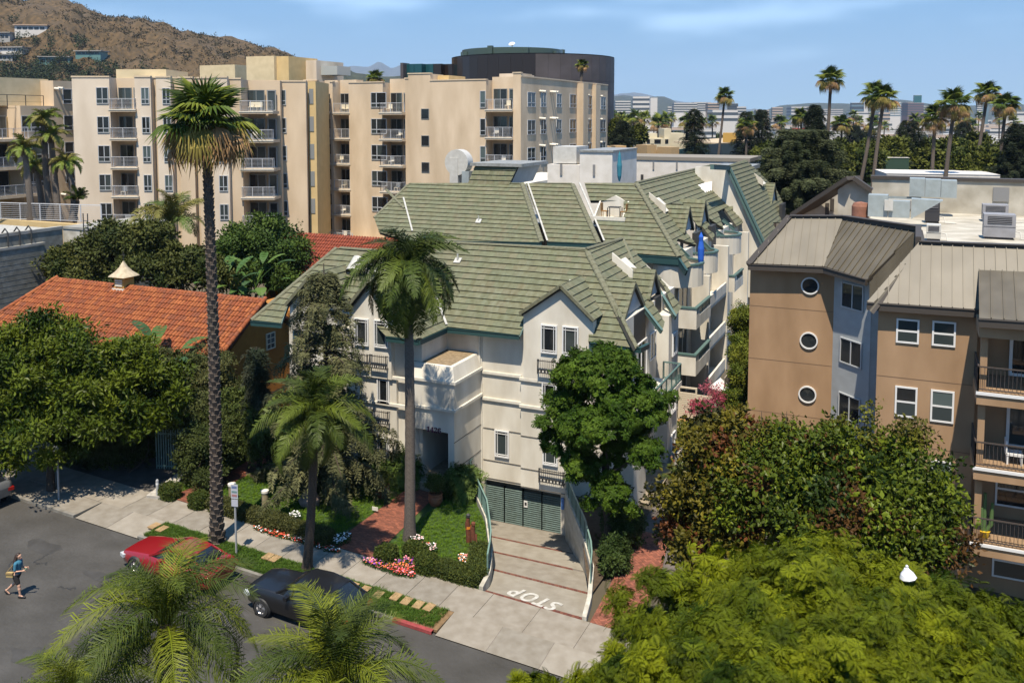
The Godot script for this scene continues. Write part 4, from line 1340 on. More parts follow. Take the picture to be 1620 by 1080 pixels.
	tiles(house, "roof_slope", [V(-11.46,6.81,-79.97), V(-11.59,7.08,-83.45), V(-11.76,7.42,-83.38), V(-11.6,7.09,-87.58), V(-12.23,8.42,-87.77), V(-12.01,7.95,-92.27), V(-12.39,8.75,-98.42), V(-13.35,10.76,-98.02), V(-15.02,14.25,-88.96), V(-14.97,14.14,-80.01)], .42, .4, .075, mats.roof_concrete, mats.roof_under, roof_tones)
	gutter(house, [V(-15.11,14.44,-73.72) + Vector3(0, .1, .1), V(-14.97,14.14,-80.01), V(-11.46,6.81,-79.97)], mats.teal_light, .4, .3, "rake_board")
	slab(house, "wall", Vector3(-12.0, -2, -99), Vector3(-18, 6.6, -80.6), W)
	slab(house, "flat_roof", Vector3(-15.2, 13.0, -99), Vector3(-19, 13.4, -80.6), mats.roof_metal)
	side_gable(V(-12.95,11.66,-92.75), V(-12.95,9.89,-91.32), V(-12.95,9.8,-95.27), 2.5, 2.09)

# ---------------------------------------------------------------- the brown building on the right
func metal_roof(p: Node3D, poly: Array, pitch: float, m: Material, called := "roof_slope") -> void:   # standing-seam panels, each its own
	var nrm := Vector3.ZERO
	for i in range(1, poly.size() - 1): nrm += (poly[i] - poly[0]).cross(poly[i + 1] - poly[0])
	nrm = nrm.normalized()
	if nrm.y < 0: nrm = -nrm
	var vd := (Vector3.UP - nrm * nrm.y).normalized()
	var ud := vd.cross(nrm)
	var o: Vector3 = poly[0]
	var flat := PackedVector2Array()
	var lo := Vector2(1e9, 1e9); var hi := -lo
	for k in poly:
		var q := Vector2(ud.dot(k - o), vd.dot(k - o))
		flat.append(q); lo = lo.min(q); hi = hi.max(q)
	var xf := Transform3D(Basis(ud, vd, nrm), o)
	var base := Mb.new()
	base.prism(flat, xf.translated_local(Vector3(0, 0, -.06)), .15)
	var deck := part(p, called, base, mats.brown_trim)
	var n := maxi(1, roundi((hi.x - lo.x) / pitch))
	for k in n:
		var x0 := lerpf(lo.x, hi.x, float(k) / n); var x1 := lerpf(lo.x, hi.x, (k + 1.0) / n)
		var b := Mb.new()
		b.col = shade(Color.WHITE, rng.randf_range(.93, 1.05))
		for s in [[x0 + .03, x1 - .005, 0.0], [x0, x0 + .03, .06]]:
			for q in Geometry2D.intersect_polygons(PackedVector2Array([Vector2(s[0], lo.y), Vector2(s[1], lo.y), Vector2(s[1], hi.y), Vector2(s[0], hi.y)]), flat):
				b.prism(q, xf.translated_local(Vector3(0, 0, s[2])), .06 + s[2])
		if b.v.size(): part(deck, "roof_panel", b, m)

func round_window(p: Node3D, at: Vector3, r: float) -> void:
	var b := Mb.new()
	b.lathe([Vector2(r, -.05), Vector2(r + .07, -.05), Vector2(r + .07, .08), Vector2(r, .08), Vector2(r, -.05)], 28, Transform3D(Basis(Vector3.RIGHT, PI / 2), at))
	var o := part(p, "window", b, mats.white_frame)
	b = Mb.new()
	b.lathe([Vector2(r, 0), Vector2(0, .012)], 28, Transform3D(Basis(Vector3.RIGHT, PI / 2), at + Vector3(0, 0, .01)))
	part(o, "pane", b, glass_mats()[rng.randi() % 3])

func make_brown_building() -> void:
	var W := mat("brown_wall", Color(.355, .23, .132), .92, "weather", .10, 0.0, {"stretch": Vector3(1, .4, 1)})
	var G := mat("grey_wall", Color(.36, .385, .40), .92, "stucco", .2)
	mat("brown_trim", Color(.045, .037, .03), .7)
	mat("brown_line", Color(.16, .10, .06), .9)
	var metal := mat("bronze_metal", Color(.125, .108, .078), .5, "blotch", .12)
	var o := thing("brown_building", "tan brown stucco apartment building with bronze standing-seam roof and round windows", "apartment building", Vector3(-1, -1.6, -47))
	slab(o, "wall", Vector3(-8.15, -2, -64), Vector3(-3.75, 10.35, -50.5), W)
	slab(o, "wall", Vector3(-1.27, -2.5, -64), Vector3(2.6, 10.2, -42.0), W)
	slab(o, "wall", Vector3(2.6, -2.5, -64), Vector3(12, 10.4, -42.6), W)
	var b := Mb.new()
	b.wall([Vector3(-3.75, -2, -50.5), Vector3(-1.8, -2, -48.55), Vector3(-1.8, 10.35, -48.55), Vector3(-3.75, 10.35, -50.5)], .3, Vector3(-.707, 0, .707))
	part(o, "bay_wall", b, G)
	slab(o, "bay_wall", Vector3(-1.83, -2, -48.9), Vector3(-1.27, 10.3, -48.57), G)
	slab(o, "wall", Vector3(-4, -2, -63), Vector3(-1.3, 10.3, -51), W)
	for y in [8.0, 5.05, 2.1]:
		slab(o, "storey_line", Vector3(-8.16, y - .015, -50.6), Vector3(-3.77, y + .015, -50.493), mats.brown_line)
		slab(o, "storey_line", Vector3(-1.275, y - .9, -42.1), Vector3(2.6, y - .87, -41.993), mats.brown_line)
	for q in [V(-4.98,9.33,-50.5), V(-4.97,6.33,-50.5), V(-4.97,3.36,-50.5)]: round_window(o, q + Vector3(0, 0, .005), .40)
	for y in [9.1, 6.15, 3.2]:
		window(o, Vector3(-2.75, y, -49.49), 1.6, 1.35, -PI / 4, "slider", mat("window_grey", Color(.42, .44, .45), .5))
	for q in [[V(-0.08,9.19,-42),0.87,1.02], [V(1.33,9.21,-42),0.87,1.03], [V(-0.05,6.08,-42),0.85,1.31], [V(1.37,6.07,-42),0.87,1.35], [V(1.41,3.03,-42),0.75,1.28], [V(-0.03,2.99,-42),0.86,1.3]]:
		window(o, q[0] + Vector3(0, 0, .01), q[1] + .04, q[2] + .04, 0, "hung", mats.white_frame)
	# roofs
	metal_roof(o, [V(-1.74,10.39,-41.69), V(2.57,10.43,-41.73), V(5.56,10.46,-41.76), V(5.76,12.89,-44.19), V(0.27,12.83,-44.13)], .42, metal)
	metal_roof(o, [V(-8.16,10.42,-50.02), V(-4.27,10.5,-50.1), V(-3.52,12.95,-52.55), V(-6.35,12.84,-52.44)], .42, metal)
	metal_roof(o, [V(-4.27,10.5,-50.1), Vector3(-2.05, 10.35, -47.95), V(0.27,12.9,-49.38), V(-3.52,12.95,-52.55)], .42, metal)
	metal_roof(o, [Vector3(-1.6, 10.1, -41.2), V(0.27,12.83,-44.13), V(0.27,12.9,-49.1), Vector3(-2.0, 10.3, -47.9)], .5, mats.bronze_metal)
	metal_roof(o, [V(2.47,10.55,-39.3), V(5.24,10.61,-39.3), V(5.67,11.84,-43.14) + Vector3(0, .1, 0), V(2.61,11.79,-43.09) + Vector3(0, .1, 0)], .42, metal)
	for k in [[V(-8.19,10.36,-49.96), V(-4.26,10.44,-50.04), Vector3(-2.05, 10.3, -47.95)], [V(-1.74,10.35,-41.65), V(2.56,10.39,-41.69)], [V(2.45,10.5,-39.3), V(5.24,10.56,-39.3)]]: gutter(o, k, mats.brown_trim, .3, .14)
	for k in [[V(-6.36,12.87,-52.47), V(-3.53,12.98,-52.58), V(0.27,12.95,-49.22)], [V(0.26,12.85,-44.15), V(5.76,12.91,-44.21)], [V(-8.16,10.42,-50.02), V(-6.36,12.87,-52.47)]]: gutter(o, k, mats.brown_trim, .22, .3, "roof_edge")
	slab(o, "roof_edge", Vector3(.1, 12.2, -48.8), Vector3(.35, 13.05, -44.1), mats.brown_trim)
	slab(o, "balcony_beam", Vector3(2.5, 9.75, -42.5), Vector3(12, 10.25, -39.5), W)
	# balconies
	var iron := mat("bronze_iron", Color(.05, .04, .035), .55)
	var deck := mat("balcony_plank", Color(.32, .21, .12), .85, "grit", .6)
	for k in 3:
		var y: float = [7.55, 4.5, 1.4][k]
		var fl := slab(o, "balcony_floor", Vector3(2.5, y - .5, -42.6), Vector3(12, y - .04, -39.5), W)
		slab(fl, "balcony_edge", Vector3(2.47, y - .1, -39.49), Vector3(12, y + .02, -39.44), mats.white_frame)
		for i in 21:
			slab(fl, "plank", Vector3(2.55 + i * .24, y - .03, -42.5), Vector3(2.55 + i * .24 + .23, y, -39.55), deck)
		part(fl, "railing", railing_mesh([Vector3(2.55, y, -42.0), Vector3(2.55, y, -39.6), Vector3(11, y, -39.6)], 1.0, 0, 2.4, .05, .14), iron)
		slab(o, "post", Vector3(2.6, y, -40.1), Vector3(2.85, y + 2.5, -39.8), W)
		if k < 2:
			window(o, Vector3(4.4, y + 1.1, -42.58), 1.1, 2.15, 0, "door", mats.white_frame, "", "door")
		else:
			window(o, Vector3(4.3, y + 1.25, -42.58), 1.5, 1.5, 0, "hung", mats.white_frame)
	window(o, Vector3(4.3, -.5, -42.58), 1.5, 1.5, 0, "hung", mats.white_frame)
	# canopy over the side entrance
	metal_roof(o, [V(1.36,1.1,-41.9), V(2.63,0.38,-40.6), V(1.74,0.46,-40.6), V(1.02,0.81,-41.9)], .3, mat("canopy_metal", Color(.2, .21, .19), .5, "blotch", .3))
	# white roof behind the metal slopes
	var white := mat("roof_white", Color(.47, .44, .38), .85, "blotch", .12)
	plate(o, "roof_deck", [Vector3(-3.4, 12.2, -52.6), Vector3(.4, 12.2, -49.0), Vector3(.4, 12.2, -44.7), Vector3(12, 12.2, -44.7), Vector3(12, 12.2, -64.5), Vector3(-3.4, 12.2, -64.5)], .4, Vector3.UP, white)
	slab(o, "parapet_wall", Vector3(-2.6, 12.2, -65.2), Vector3(12, 14.3, -64.5), white)
	slab(o, "parapet_coping", Vector3(-2.7, 14.3, -65.4), Vector3(12, 14.5, -64.4), mats.brown_trim)
	slab(o, "parapet_wall", Vector3(-3.4, 12.2, -61.0), Vector3(1.0, 13.3, -60.7), white)
	plate(o, "gable_wall", [V(-4.18,11.14,-58), V(-2.36,11.24,-58), V(-2.44,14.09,-58), V(-3.38,14.67,-58), V(-4.26,13.99,-58)], .4, Vector3.BACK, white)
	plate(o, "gable_wall", [V(-6.54,10.77,-60), V(-4.25,10.89,-60), V(-4.33,13.84,-60), V(-6.57,12.23,-60)], .4, Vector3.BACK, white)
	b = Mb.new()
	b.bar(V(-2.33,14.02,-57.9), V(-3.37,14.75,-57.9), .8, .25); b.bar(V(-3.37,14.75,-57.9), V(-6.79,12.19,-59.9), 1.4, .25)
	part(o, "gable_trim", b, mats.brown_trim)
	for q in [V(-5.01,12.58,-59.98), V(-4.72,12.87,-59.98)]: slab(o, "slot_window", q - Vector3(.12, .4, 0), q + Vector3(.12, .4, .03), mats.brown_trim)
	for q in [[V(4.99,13.52,-64.48),0.53,0.68]]: slab(o, "louvre", q[0] - Vector3(.45, .45, 0), q[0] + Vector3(.45, .45, .06), mat("louvre_grey", Color(.18, .18, .18), .6))
	for q in [[V(-0.65,12.99,-60.68),0.97,0.51], [V(0.23,13.14,-60.68),0.32,0.27]]: slab(o, "louvre", q[0] - Vector3(q[1] / 2, q[2] / 2, 0), q[0] + Vector3(q[1] / 2, q[2] / 2, .05), mats.louvre_grey)

func make_roof_gear() -> void:
	var grey := mat("unit_grey", Color(.25, .25, .27), .6, "stucco", .3)
	var dark := mat("unit_dark", Color(.03, .03, .035), .6)
	var pale := mat("unit_pale", Color(.5, .49, .46), .5, "stucco", .3)
	var i := 0
	for k in [[V(3.99,12.2,-52.07), 1.75, 1.55, 1.2, "largest grey rooftop air conditioner, nearest of the row of three"], [V(4.4,12.2,-60.57), 1.65, 1.25, 1.2, "middle grey rooftop air conditioner of the row of three"], [V(4.58,12.2,-65.29), 1.75, 1.2, 1.2, "farthest grey rooftop air conditioner of the row of three"], [V(2.89,12.2,-70.45), 1.1, 1.25, .9, "grey rooftop air conditioner standing alone by the white parapet"], [V(0.99,12.2,-58.34), .95, 1.7, .9, "tall black condenser pair on the white roof"], [V(1.9,12.2,-64.93), 1.05, .95, .5, "white condenser with round fan beside the black condensers"], [V(0.94,12.2,-49.92), .8, 1.0, .8, "pale condenser at the edge of the bronze roof"]]:
		var at: Vector3 = k[0]
		var o := thing("air_conditioner", k[4], "air conditioner", at, "rooftop air conditioners")
		var w: float = k[1] * .82; var h: float = k[2] * .82; var d: float = k[3] * .85
		var m: Material = dark if i == 4 else pale if i >= 5 else grey
		slab(o, "feet", at + Vector3(-w * .45, 0, -d * .4), at + Vector3(w * .45, .12, d * .4), dark)
		slab(o, "casing", at + Vector3(-w / 2, .12, -d / 2), at + Vector3(w / 2, h, d / 2), m)
		if i == 5:
			var b := Mb.new()
			b.lathe([Vector2(.34, 0), Vector2(.36, .04), Vector2(.30, .04), Vector2(.30, .01)], 20, Transform3D(Basis(Vector3.RIGHT, PI / 2), at + Vector3(-.1, h * .55, d / 2)))
			for s in 5: b.box(at + Vector3(-.1, h * .55, d / 2 + .02), Vector3(.6, .02, .02), Basis(Vector3.BACK, s * PI / 5))
			part(o, "fan_grille", b, dark)
		else:
			slab(o, "grille", at + Vector3(-w * .38, h * .62, d / 2), at + Vector3(w * .38, h * .92, d / 2 + .02), dark)
			for s in 4: slab(o, "grille_bar", at + Vector3(-w * .38, h * (.65 + s * .07), d / 2 + .02), at + Vector3(w * .38, h * (.665 + s * .07), d / 2 + .035), grey)
			slab(o, "panel_seam", at + Vector3(-w * .5, h * .5, d / 2), at + Vector3(w * .5, h * .515, d / 2 + .012), dark)
		var b2 := Mb.new()
		b2.tube([at + Vector3(w / 2, .4, 0), at + Vector3(w / 2 + .25, .35, .1), at + Vector3(w / 2 + .3, .03, .2), at + Vector3(w / 2 + .9, .03, .3)], [.03, .03, .03, .03], 6)
		part(o, "pipe", b2, pale)
		i += 1
	var steel := mat("duct_steel", Color(.30, .34, .35), .4, "stucco", .3)
	var at: Vector3 = V(-1.44,12.2,-55.55)
	var o := thing("roof_duct", "galvanised duct with a funnel end beside a terracotta flue on the white roof", "duct", at)
	for k in [[1373, 1402, 341, 372, 0.0], [1403, 1434, 345, 375, .3]]:
		slab(o, "duct_section", at + Vector3((k[0] - 1400) * .036, .5, -.9 + k[4]), at + Vector3((k[1] - 1400) * .036, 1.75 - k[4], .1), steel)
	plate(o, "funnel", [at + Vector3(1.3, .45, .1), at + Vector3(2.9, 1.55, .1), at + Vector3(1.3, 1.6, .1)], .9, Vector3.BACK, steel)
	slab(o, "meter", at + Vector3(-.1, .9, .12), at + Vector3(.35, 1.5, .3), pale)
	at = V(-2.86,12.2,-56.26)
	var fl := Mb.new()
	fl.lathe([Vector2(.48, 0), Vector2(.48, 1.0), Vector2(.38, 1.2), Vector2(0, 1.28)], 18, Transform3D(Basis(), at))
	solo("flue", "round terracotta flue on the white roof left of the steel duct", "flue", fl, mat("terracotta_flue", Color(.27, .12, .08), .9, "blotch", .5), at)
	at = V(-1.07,13.3,-65.94)
	at = Vector3(-1.3, 13.3, -62.5)
	o = thing("roof_duct", "curved galvanised duct lying along the white parapet", "duct", at)
	var b := Mb.new()
	b.lathe([Vector2(0, -.6), Vector2(1.3, -.6), Vector2(1.3, .6), Vector2(0, .6)], 16, Transform3D(Basis(Vector3.RIGHT, -PI / 2), at + Vector3(.4, 0, 0)), PI)
	part(o, "bend", b, steel)
	for k in 3: slab(o, "duct_section", at + Vector3(1.0 + k * .9, .1, -.6), at + Vector3(1.88 + k * .9, 1.25 - k * .04, .6), steel)
	# gear on the middle house's roof
	at = V(-32.23,13.56,-62)
	o = thing("roof_fan", "white curved exhaust duct rising beside the tiled roof tower", "duct", at)
	slab(o, "riser", at + Vector3(-.55, -.3, -.5), at + Vector3(.15, 1.7, .5), pale)
	b = Mb.new()
	b.lathe([Vector2(0, -.45), Vector2(1.0, -.45), Vector2(1.0, .45), Vector2(0, .45)], 22, Transform3D(Basis(Vector3.RIGHT, PI / 2), at + Vector3(.0, 1.35, 0)))
	part(o, "fan_drum", b, pale)
	slab(o, "motor", at + Vector3(.5, -.3, -.4), at + Vector3(1.1, .7, .5), steel)

# ---------------------------------------------------------------- the orange house with its barrel-tiled roof
func make_orange_house() -> void:
	var W := mat("orange_wall", Color(.36, .15, .022), .92, "stucco", .22)
	var pink := mat("pink_wall", Color(.56, .42, .37), .92, "stucco", .22)
	var clay := mat("clay_tile", Color(1, 1, 1), .85, "blotch", .9)
	var o := thing("orange_house", "ochre stucco house under a long orange barrel-tile roof", "house", Vector3(-43, .4, -42))
	slab(o, "wall", Vector3(-56, 0, -46.4), Vector3(-35.35, 4.5, -38.6), W)
	slab(o, "wall", Vector3(-56, 2.2, -38.6), Vector3(-40.8, 4.5, -38.5), pink)
	plate(o, "gable_wall", [Vector3(-35.3, 4.4, -38.6), Vector3(-35.3, 4.4, -46.4), Vector3(-35.3, 7.1, -42.4)], .3, Vector3.RIGHT, W)
	slab(o, "rear_wall", Vector3(-35.3, 0, -52), Vector3(-40, 6.0, -46.4), W)
	for q in [[V(-35.3,4.91,-43.08),0.81,1], [V(-35.3,2.46,-39.57),0.42,0.91]]:
		window(o, q[0] + Vector3(.01, 0, 0), maxf(q[1], .75), q[2], PI / 2, "grid", mat("cream_frame", Color(.62, .56, .42), .6))
	var sc := Mb.new()      # scrolled gutter bracket on the pink wall
	var arc := []
	for k in 9: arc.append(V(-48.01,4.14,-38.35) + Vector3(-.55 * cos(k * PI / 8) , -.45 * sin(k * PI / 8), 0))
	sc.tube(arc, [.08, .09, .1, .1, .1, .1, .1, .09, .08], 6)
	part(o, "scroll", sc, pink)
	var slope := .635
	var up := Vector3(0, slope, -1).normalized()
	var nrm := Vector3(0, 1, slope).normalized()
	var roof_len := Vector2(4.4, 4.4 * slope).length()
	var deck := Mb.new()
	deck.wall([Vector3(-54.8, 4.72, -37.95), Vector3(-34.95, 4.72, -37.95), Vector3(-34.95, 7.48, -42.3), Vector3(-52.5, 7.48, -42.3)], .14, nrm)
	deck.wall([Vector3(-34.95, 7.48, -42.3), Vector3(-34.95, 4.6, -46.8), Vector3(-54.8, 4.6, -46.8), Vector3(-52.5, 7.48, -42.3)], .14, Vector3(0, 1, -slope).normalized())
	var roof_o := part(o, "roof_slope", deck, mat("clay_under", Color(.10, .035, .018), .95))
	var tile := shared("barrel tile", func() -> Mb:
		var b := Mb.new()
		for k in 5:
			var a := PI * k / 5.0; var d := PI * (k + 1) / 5.0
			var p := Vector3(cos(a), 0, sin(a)) * .115; var q := Vector3(cos(d), 0, sin(d)) * .115
			p.z *= .95; q.z *= .95
			var l := Vector3(0, .46, -.035)
			b.quad(p, q, q * .86 + l, p * .86 + l)
			b.tri(p * .78, q * .78, q); b.tri(p * .78, q, p)
		return b)
	var bs := Basis(Vector3.RIGHT, up, nrm)
	var xfs := []; var cols := []
	var kinds := []
	for k in 4: kinds.append(mat("clay_tile_%d" % k, [Color(.30, .080, .018), Color(.26, .064, .016), Color(.34, .10, .026), Color(.22, .062, .022)][k], .85, "blotch", .9))
	var owned := 0
	for r in 13:
		var n := int((19.85 + (r / 13.0 * -2.3)) / .262)
		for k in n:
			var x := -35.08 - k * .262
			var at := Vector3(x, 4.76, -37.9) + up * (r * .405 + rng.randf_range(-.02, .02)) + nrm * .03
			var t := Transform3D(bs * Basis(Vector3.BACK, rng.randf_range(-.03, .03)), at)
			if x > -43.5 and r > 0 and r < 11 and owned < 296:
				piece(roof_o, "clay_tile", tile, kinds[rng.randi() % 4], t)
				owned += 1
			else:
				xfs.append(t)
				cols.append(shade([Color(.30, .080, .018), Color(.26, .064, .016), Color(.34, .10, .026), Color(.22, .062, .022)][rng.randi() % 4], rng.randf_range(.88, 1.1)))
	many(roof_o, "clay_tiles", tile, clay, xfs, cols)
	var cap := shared("clay cap", func() -> Mb:
		var b := Mb.new()
		b.lathe([Vector2(.15, 0), Vector2(.12, .46)], 8, Transform3D(Basis(Vector3.BACK, PI / 2) * Basis(Vector3.UP, PI), Vector3.ZERO), TAU)
		return b)
	for k in 44: piece(roof_o, "ridge_tile", cap, kinds[rng.randi() % 4], Transform3D(Basis(), Vector3(-35.0 - k * .4, 7.53, -42.32)))
	var mort := Mb.new(); mort.bar(Vector3(-35, 7.42, -42.12), Vector3(-52.4, 7.42, -42.12), .1, .08); part(o, "ridge_mortar", mort, mats.trim_white)
	for k in 15: piece(roof_o, "rake_tile", cap, kinds[rng.randi() % 4], Transform3D(Basis(-up, Vector3.RIGHT, nrm) , Vector3(-34.98, 4.78, -37.9) + up * (k * .35) + nrm * .06))
	for k in 16: piece(roof_o, "rake_tile", cap, kinds[rng.randi() % 4], Transform3D(Basis(-up, Vector3.RIGHT, nrm) * Basis(Vector3.BACK, -.4), Vector3(-54.8 + k * .145, 4.78, -37.9) + up * (k * .33) + nrm * .06))
	gutter(o, [Vector3(-55, 4.66, -37.85), Vector3(-35, 4.66, -37.85)], mat("copper_gutter", Color(.22, .10, .04), .6), .14, .14)
	# cupola on the ridge
	var at := V(-46.81,7.6,-43.3)
	at = Vector3(-46.4, 7.45, -42.4)
	var c := slab(o, "cupola", at + Vector3(-.42, -.3, -.42), at + Vector3(.42, .75, .42), mat("cupola_yellow", Color(.45, .27, .06), .85, "stucco", .4))
	var b := Mb.new()
	b.lathe([Vector2(.95, .72), Vector2(.9, .78), Vector2(.55, 1.02), Vector2(.28, 1.3), Vector2(0, 1.75)], 4, Transform3D(Basis(Vector3.UP, PI / 4), at))
	part(c, "cupola_roof", b, mat("cupola_cream", Color(.5, .42, .3), .8, "blotch", .6))
	b = Mb.new(); b.tube([at + Vector3(0, 1.7, 0), at + Vector3(0, 2.35, 0)], [.025, .015], 6); b.box(at + Vector3(0, 2.1, 0), Vector3(.3, .03, .03))
	part(c, "finial", b, mats.dark_iron)
	for k in 3: slab(c, "louvre", at + Vector3(-.3, .12 + k * .16, .42), at + Vector3(.3, .22 + k * .16, .47), mats.trim_white)
	slab(c, "base_flashing", at + Vector3(-.5, -.35, .3), at + Vector3(.5, -.02, .56), mats.trim_white)
	# the next red roof behind
	var o2 := thing("red_roofed_house", "small red tile roof showing between the trees and the green roof", "house", V(-42.78,8,-57.96))
	var m2: Vector3 = origin[o2]
	slab(o2, "wall", m2 + Vector3(-5, -8, -6), m2 + Vector3(5, -1.6, 0), W)
	var rb := Mb.new(); rb.wall([m2 + Vector3(-6, -1.9, 1.0), m2 + Vector3(6, -1.9, 1.0), m2 + Vector3(6, .6, -3.2), m2 + Vector3(-6, .6, -3.2)], .2, nrm)
	var rd := part(o2, "roof_slope", rb, mats.clay_under)
	xfs = []; cols = []
	for r in 12:
		for k in 45:
			xfs.append(Transform3D(bs, m2 + Vector3(5.9 - k * .262, -1.9, 1.05) + up * (r * .41) + nrm * .04))
			cols.append(shade(Color(.25, .05, .02), rng.randf_range(.8, 1.15)))
	many(rd, "clay_tiles", tile, clay, xfs, cols)

# ---------------------------------------------------------------- the big cream building behind
func balcony_stack(p: Node3D, x0: float, x1: float, top: float, n: int, z: float, deep: float, out: float, rail_m: Material, open_top := true, drop := 2.95) -> void:   # floors y below top; recess from z back by deep
	for k in n:
		var y := top - k * drop       # the balcony's floor
		var w := x1 - x0
		slab(p, "balcony_floor", Vector3(x0 - .12, y - .28, z - deep), Vector3(x1 + .12, y, z + out), mats.cream_slab)
		slab(p, "balcony_edge", Vector3(x0 - .14, y - .12, z + out), Vector3(x1 + .14, y - .02, z + out + .05), mats.trim_white)
		part(p, "railing", railing_mesh([Vector3(x0, y, z + out - .05), Vector3(x1, y, z + out - .05)], 1.05, 6, 1.1, .05), rail_m)
		if out > .3:
			for s in [x0, x1]: part(p, "railing", railing_mesh([Vector3(s, y, z + out - .05), Vector3(s, y, z)], 1.05, 6, 1.1, .05), rail_m)
		window(p, Vector3(x0 + w * .3, y + 1.12, z - deep + .02), w * .55, 2.2, 0, "slider", mats.window_dark, "", "door")
		window(p, Vector3(x1 - w * .2, y + 1.12, z - deep + .02), w * .3, 2.2, 0, "door", mats.window_dark, "", "door")
		for s in 3:
			if rng.randf() < .55:
				var c := Vector3(lerpf(x0 + .4, x1 - .4, rng.randf()), y, z + out - rng.randf_range(.5, 1.0))
				var b := Mb.new()
				b.box(c + Vector3(0, .42, 0), Vector3(.5, .05, .5)); b.box(c + Vector3(0, .7, -.23), Vector3(.5, .5, .05))
				for q in 4: b.box(c + Vector3(-.22 + .44 * (q % 2), .2, -.22 + .44 * (q / 2)), Vector3(.04, .4, .04))
				part(p, "balcony_chair", b, [mats.trim_white, mats.dark_iron, mats.cream_frame][rng.randi() % 3])

func make_cream_building() -> void:
	var W := mat("sand_wall", Color(.62, .50, .36), .92, "weather", .07, 0.0, {"stretch": Vector3(1, .3, 1)})
	var pale := mat("sand_pale", Color(.66, .575, .47), .92, "weather", .07, 0.0, {"stretch": Vector3(1, .3, 1)})
	var yellow := mat("sand_yellow", Color(.58, .43, .21), .92, "stucco", .1)
	mat("cream_slab", Color(.58, .47, .34), .9, "stucco", .2)
	mat("window_dark", Color(.20, .21, .21), .5)
	var wg := mat("window_steel", Color(.40, .42, .44), .45)
	var rail := mat("rail_grey", Color(.45, .46, .48), .5)
	var z := -87.3
	var o := thing("cream_apartments", "long cream stucco apartment block with flat roofs and railed balconies behind the green roofs", "apartment building", Vector3(-52, 0, -92))
	var xs := func(px: float) -> float: return (px - 480.0) / 344.0 * 27.77 - 65.81
	var S := 2.95
	# front walls between the recesses
	for k in [[480.0, 503.0, 123.0], [525.5, 530.0, 126.0], [557.5, 614.0, 128.0], [650.0, 655.0, 123.0], [655.0, 690.0, 116.0], [690.0, 774.0, 127.0], [813.0, 824.0, 118.0]]:
		var t: float = 18.39 + (185.0 - k[2]) / 14.0
		slab(o, "wall", Vector3(xs.call(k[0]), -2, z - 3.0), Vector3(xs.call(k[1]), t - .2, z), W)
		slab(o, "parapet_coping", Vector3(xs.call(k[0]) - .06, t - .2, z - .4), Vector3(xs.call(k[1]) + .06, t - .08, z + .06), mats.cream_slab)
	slab(o, "wall", Vector3(xs.call(480.0), -2, z - 20), Vector3(-38.1, 22.2, z - 3.02), W)
	for k in [[503.0, 525.5], [530.0, 557.5], [614.0, 650.0], [774.0, 813.0]]:
		slab(o, "recess_wall", Vector3(xs.call(k[0]), -2, z - 2.99), Vector3(xs.call(k[1]), 22.7, z - 1.55), W)
	var row := V(-55.43,21.11,-87.3)
	var top_y: float = row.y - 2.2
	balcony_stack(o, xs.call(504.0), xs.call(525.0), top_y, 6, z, 1.5, .0, rail)
	balcony_stack(o, xs.call(530.5), xs.call(557.0), top_y, 6, z, 1.5, .0, rail)
	balcony_stack(o, xs.call(615.0), xs.call(649.0), top_y, 5, z, 1.5, .8, rail)
	balcony_stack(o, xs.call(775.5), xs.call(812.0), top_y + .3, 4, z, 1.5, .35, rail)
	for k in 5:
		var d := Vector3(0, -S * k, 0)
		window(o, V(-55.52,20.31,-87.3) + d + Vector3(0, 0, .01), 2.05, 1.7, 0, "third", wg)
		if k < 4: window(o, V(-42.45,20.28,-87.3) + d + Vector3(0, 0, .01), .68, 1.8, 0, "narrow", wg)
		if k < 3:
			var q := slab(o, "window", V(-49.54,18.74,-87.3) + d + Vector3(-.5, -.57, -.02), V(-49.54,18.74,-87.3) + d + Vector3(.5, .57, .05), mats.window_dark)
			slab(q, "pane", V(-49.54,18.74,-87.3) + d + Vector3(-.45, -.52, .05), V(-49.54,18.74,-87.3) + d + Vector3(.45, .52, .06), glass_mats()[0])
	# the face round the corner
	slab(o, "wall", Vector3(-40.5, -2, -116.5), Vector3(-38.04, 22.6, z - 3.01), mat("sand_tan", Color(.58, .47, .34), .92, "weather", .07, 0.0, {"stretch": Vector3(1, .3, 1)}))
	slab(o, "parapet_coping", Vector3(-38.4, 22.6, -116.5), Vector3(-37.96, 22.75, z - .02), mats.cream_slab)
	for k in 3:
		var d := Vector3(0, -2.98 * k, 0)
		for q in [[V(-38.04,20.27,-90.08),2.19,1.59], [V(-38.04,20.3,-93.51),1.59,1.64], [V(-38.04,20.29,-98.32),1.62,1.6], [V(-38.04,20.31,-102.97),2.19,1.63], [V(-38.04,20.26,-108.78),2.3,1.67], [V(-38.04,20.22,-114.52),2.11,1.67]]:
			window(o, q[0] + d + Vector3(.01, 0, 0), q[1], q[2], PI / 2, "cream", wg)
		for q in [V(-38.04,21.24,-95.64), V(-38.04,21.26,-96.32), V(-38.04,21.23,-92.53), V(-38.04,21.14,-107.04), V(-38.04,21.13,-112.3)]:
			var b := Mb.new()
			b.tube([q + d, q + d + Vector3(.75, -.06, 0)], [.14, .14], 8)
			part(o, "scupper", b, mats.trim_white)
	slab(o, "pilaster", Vector3(-38.03, -2, V(-38.04,22.39,-104.49).z), Vector3(-37.2, 22.5, V(-38.04,22.45,-106.31).z), W)
	slab(o, "pilaster", Vector3(-38.03, -2, V(-38.04,22.57,-110.13).z), Vector3(-37.5, 22.5, V(-38.04,22.63,-111.88).z), W)
	# rooftop blocks
	slab(o, "roof_block", V(-49.07,22.25,-89) + Vector3(0, -2, -4), V(-47.47,22.99,-89), yellow)
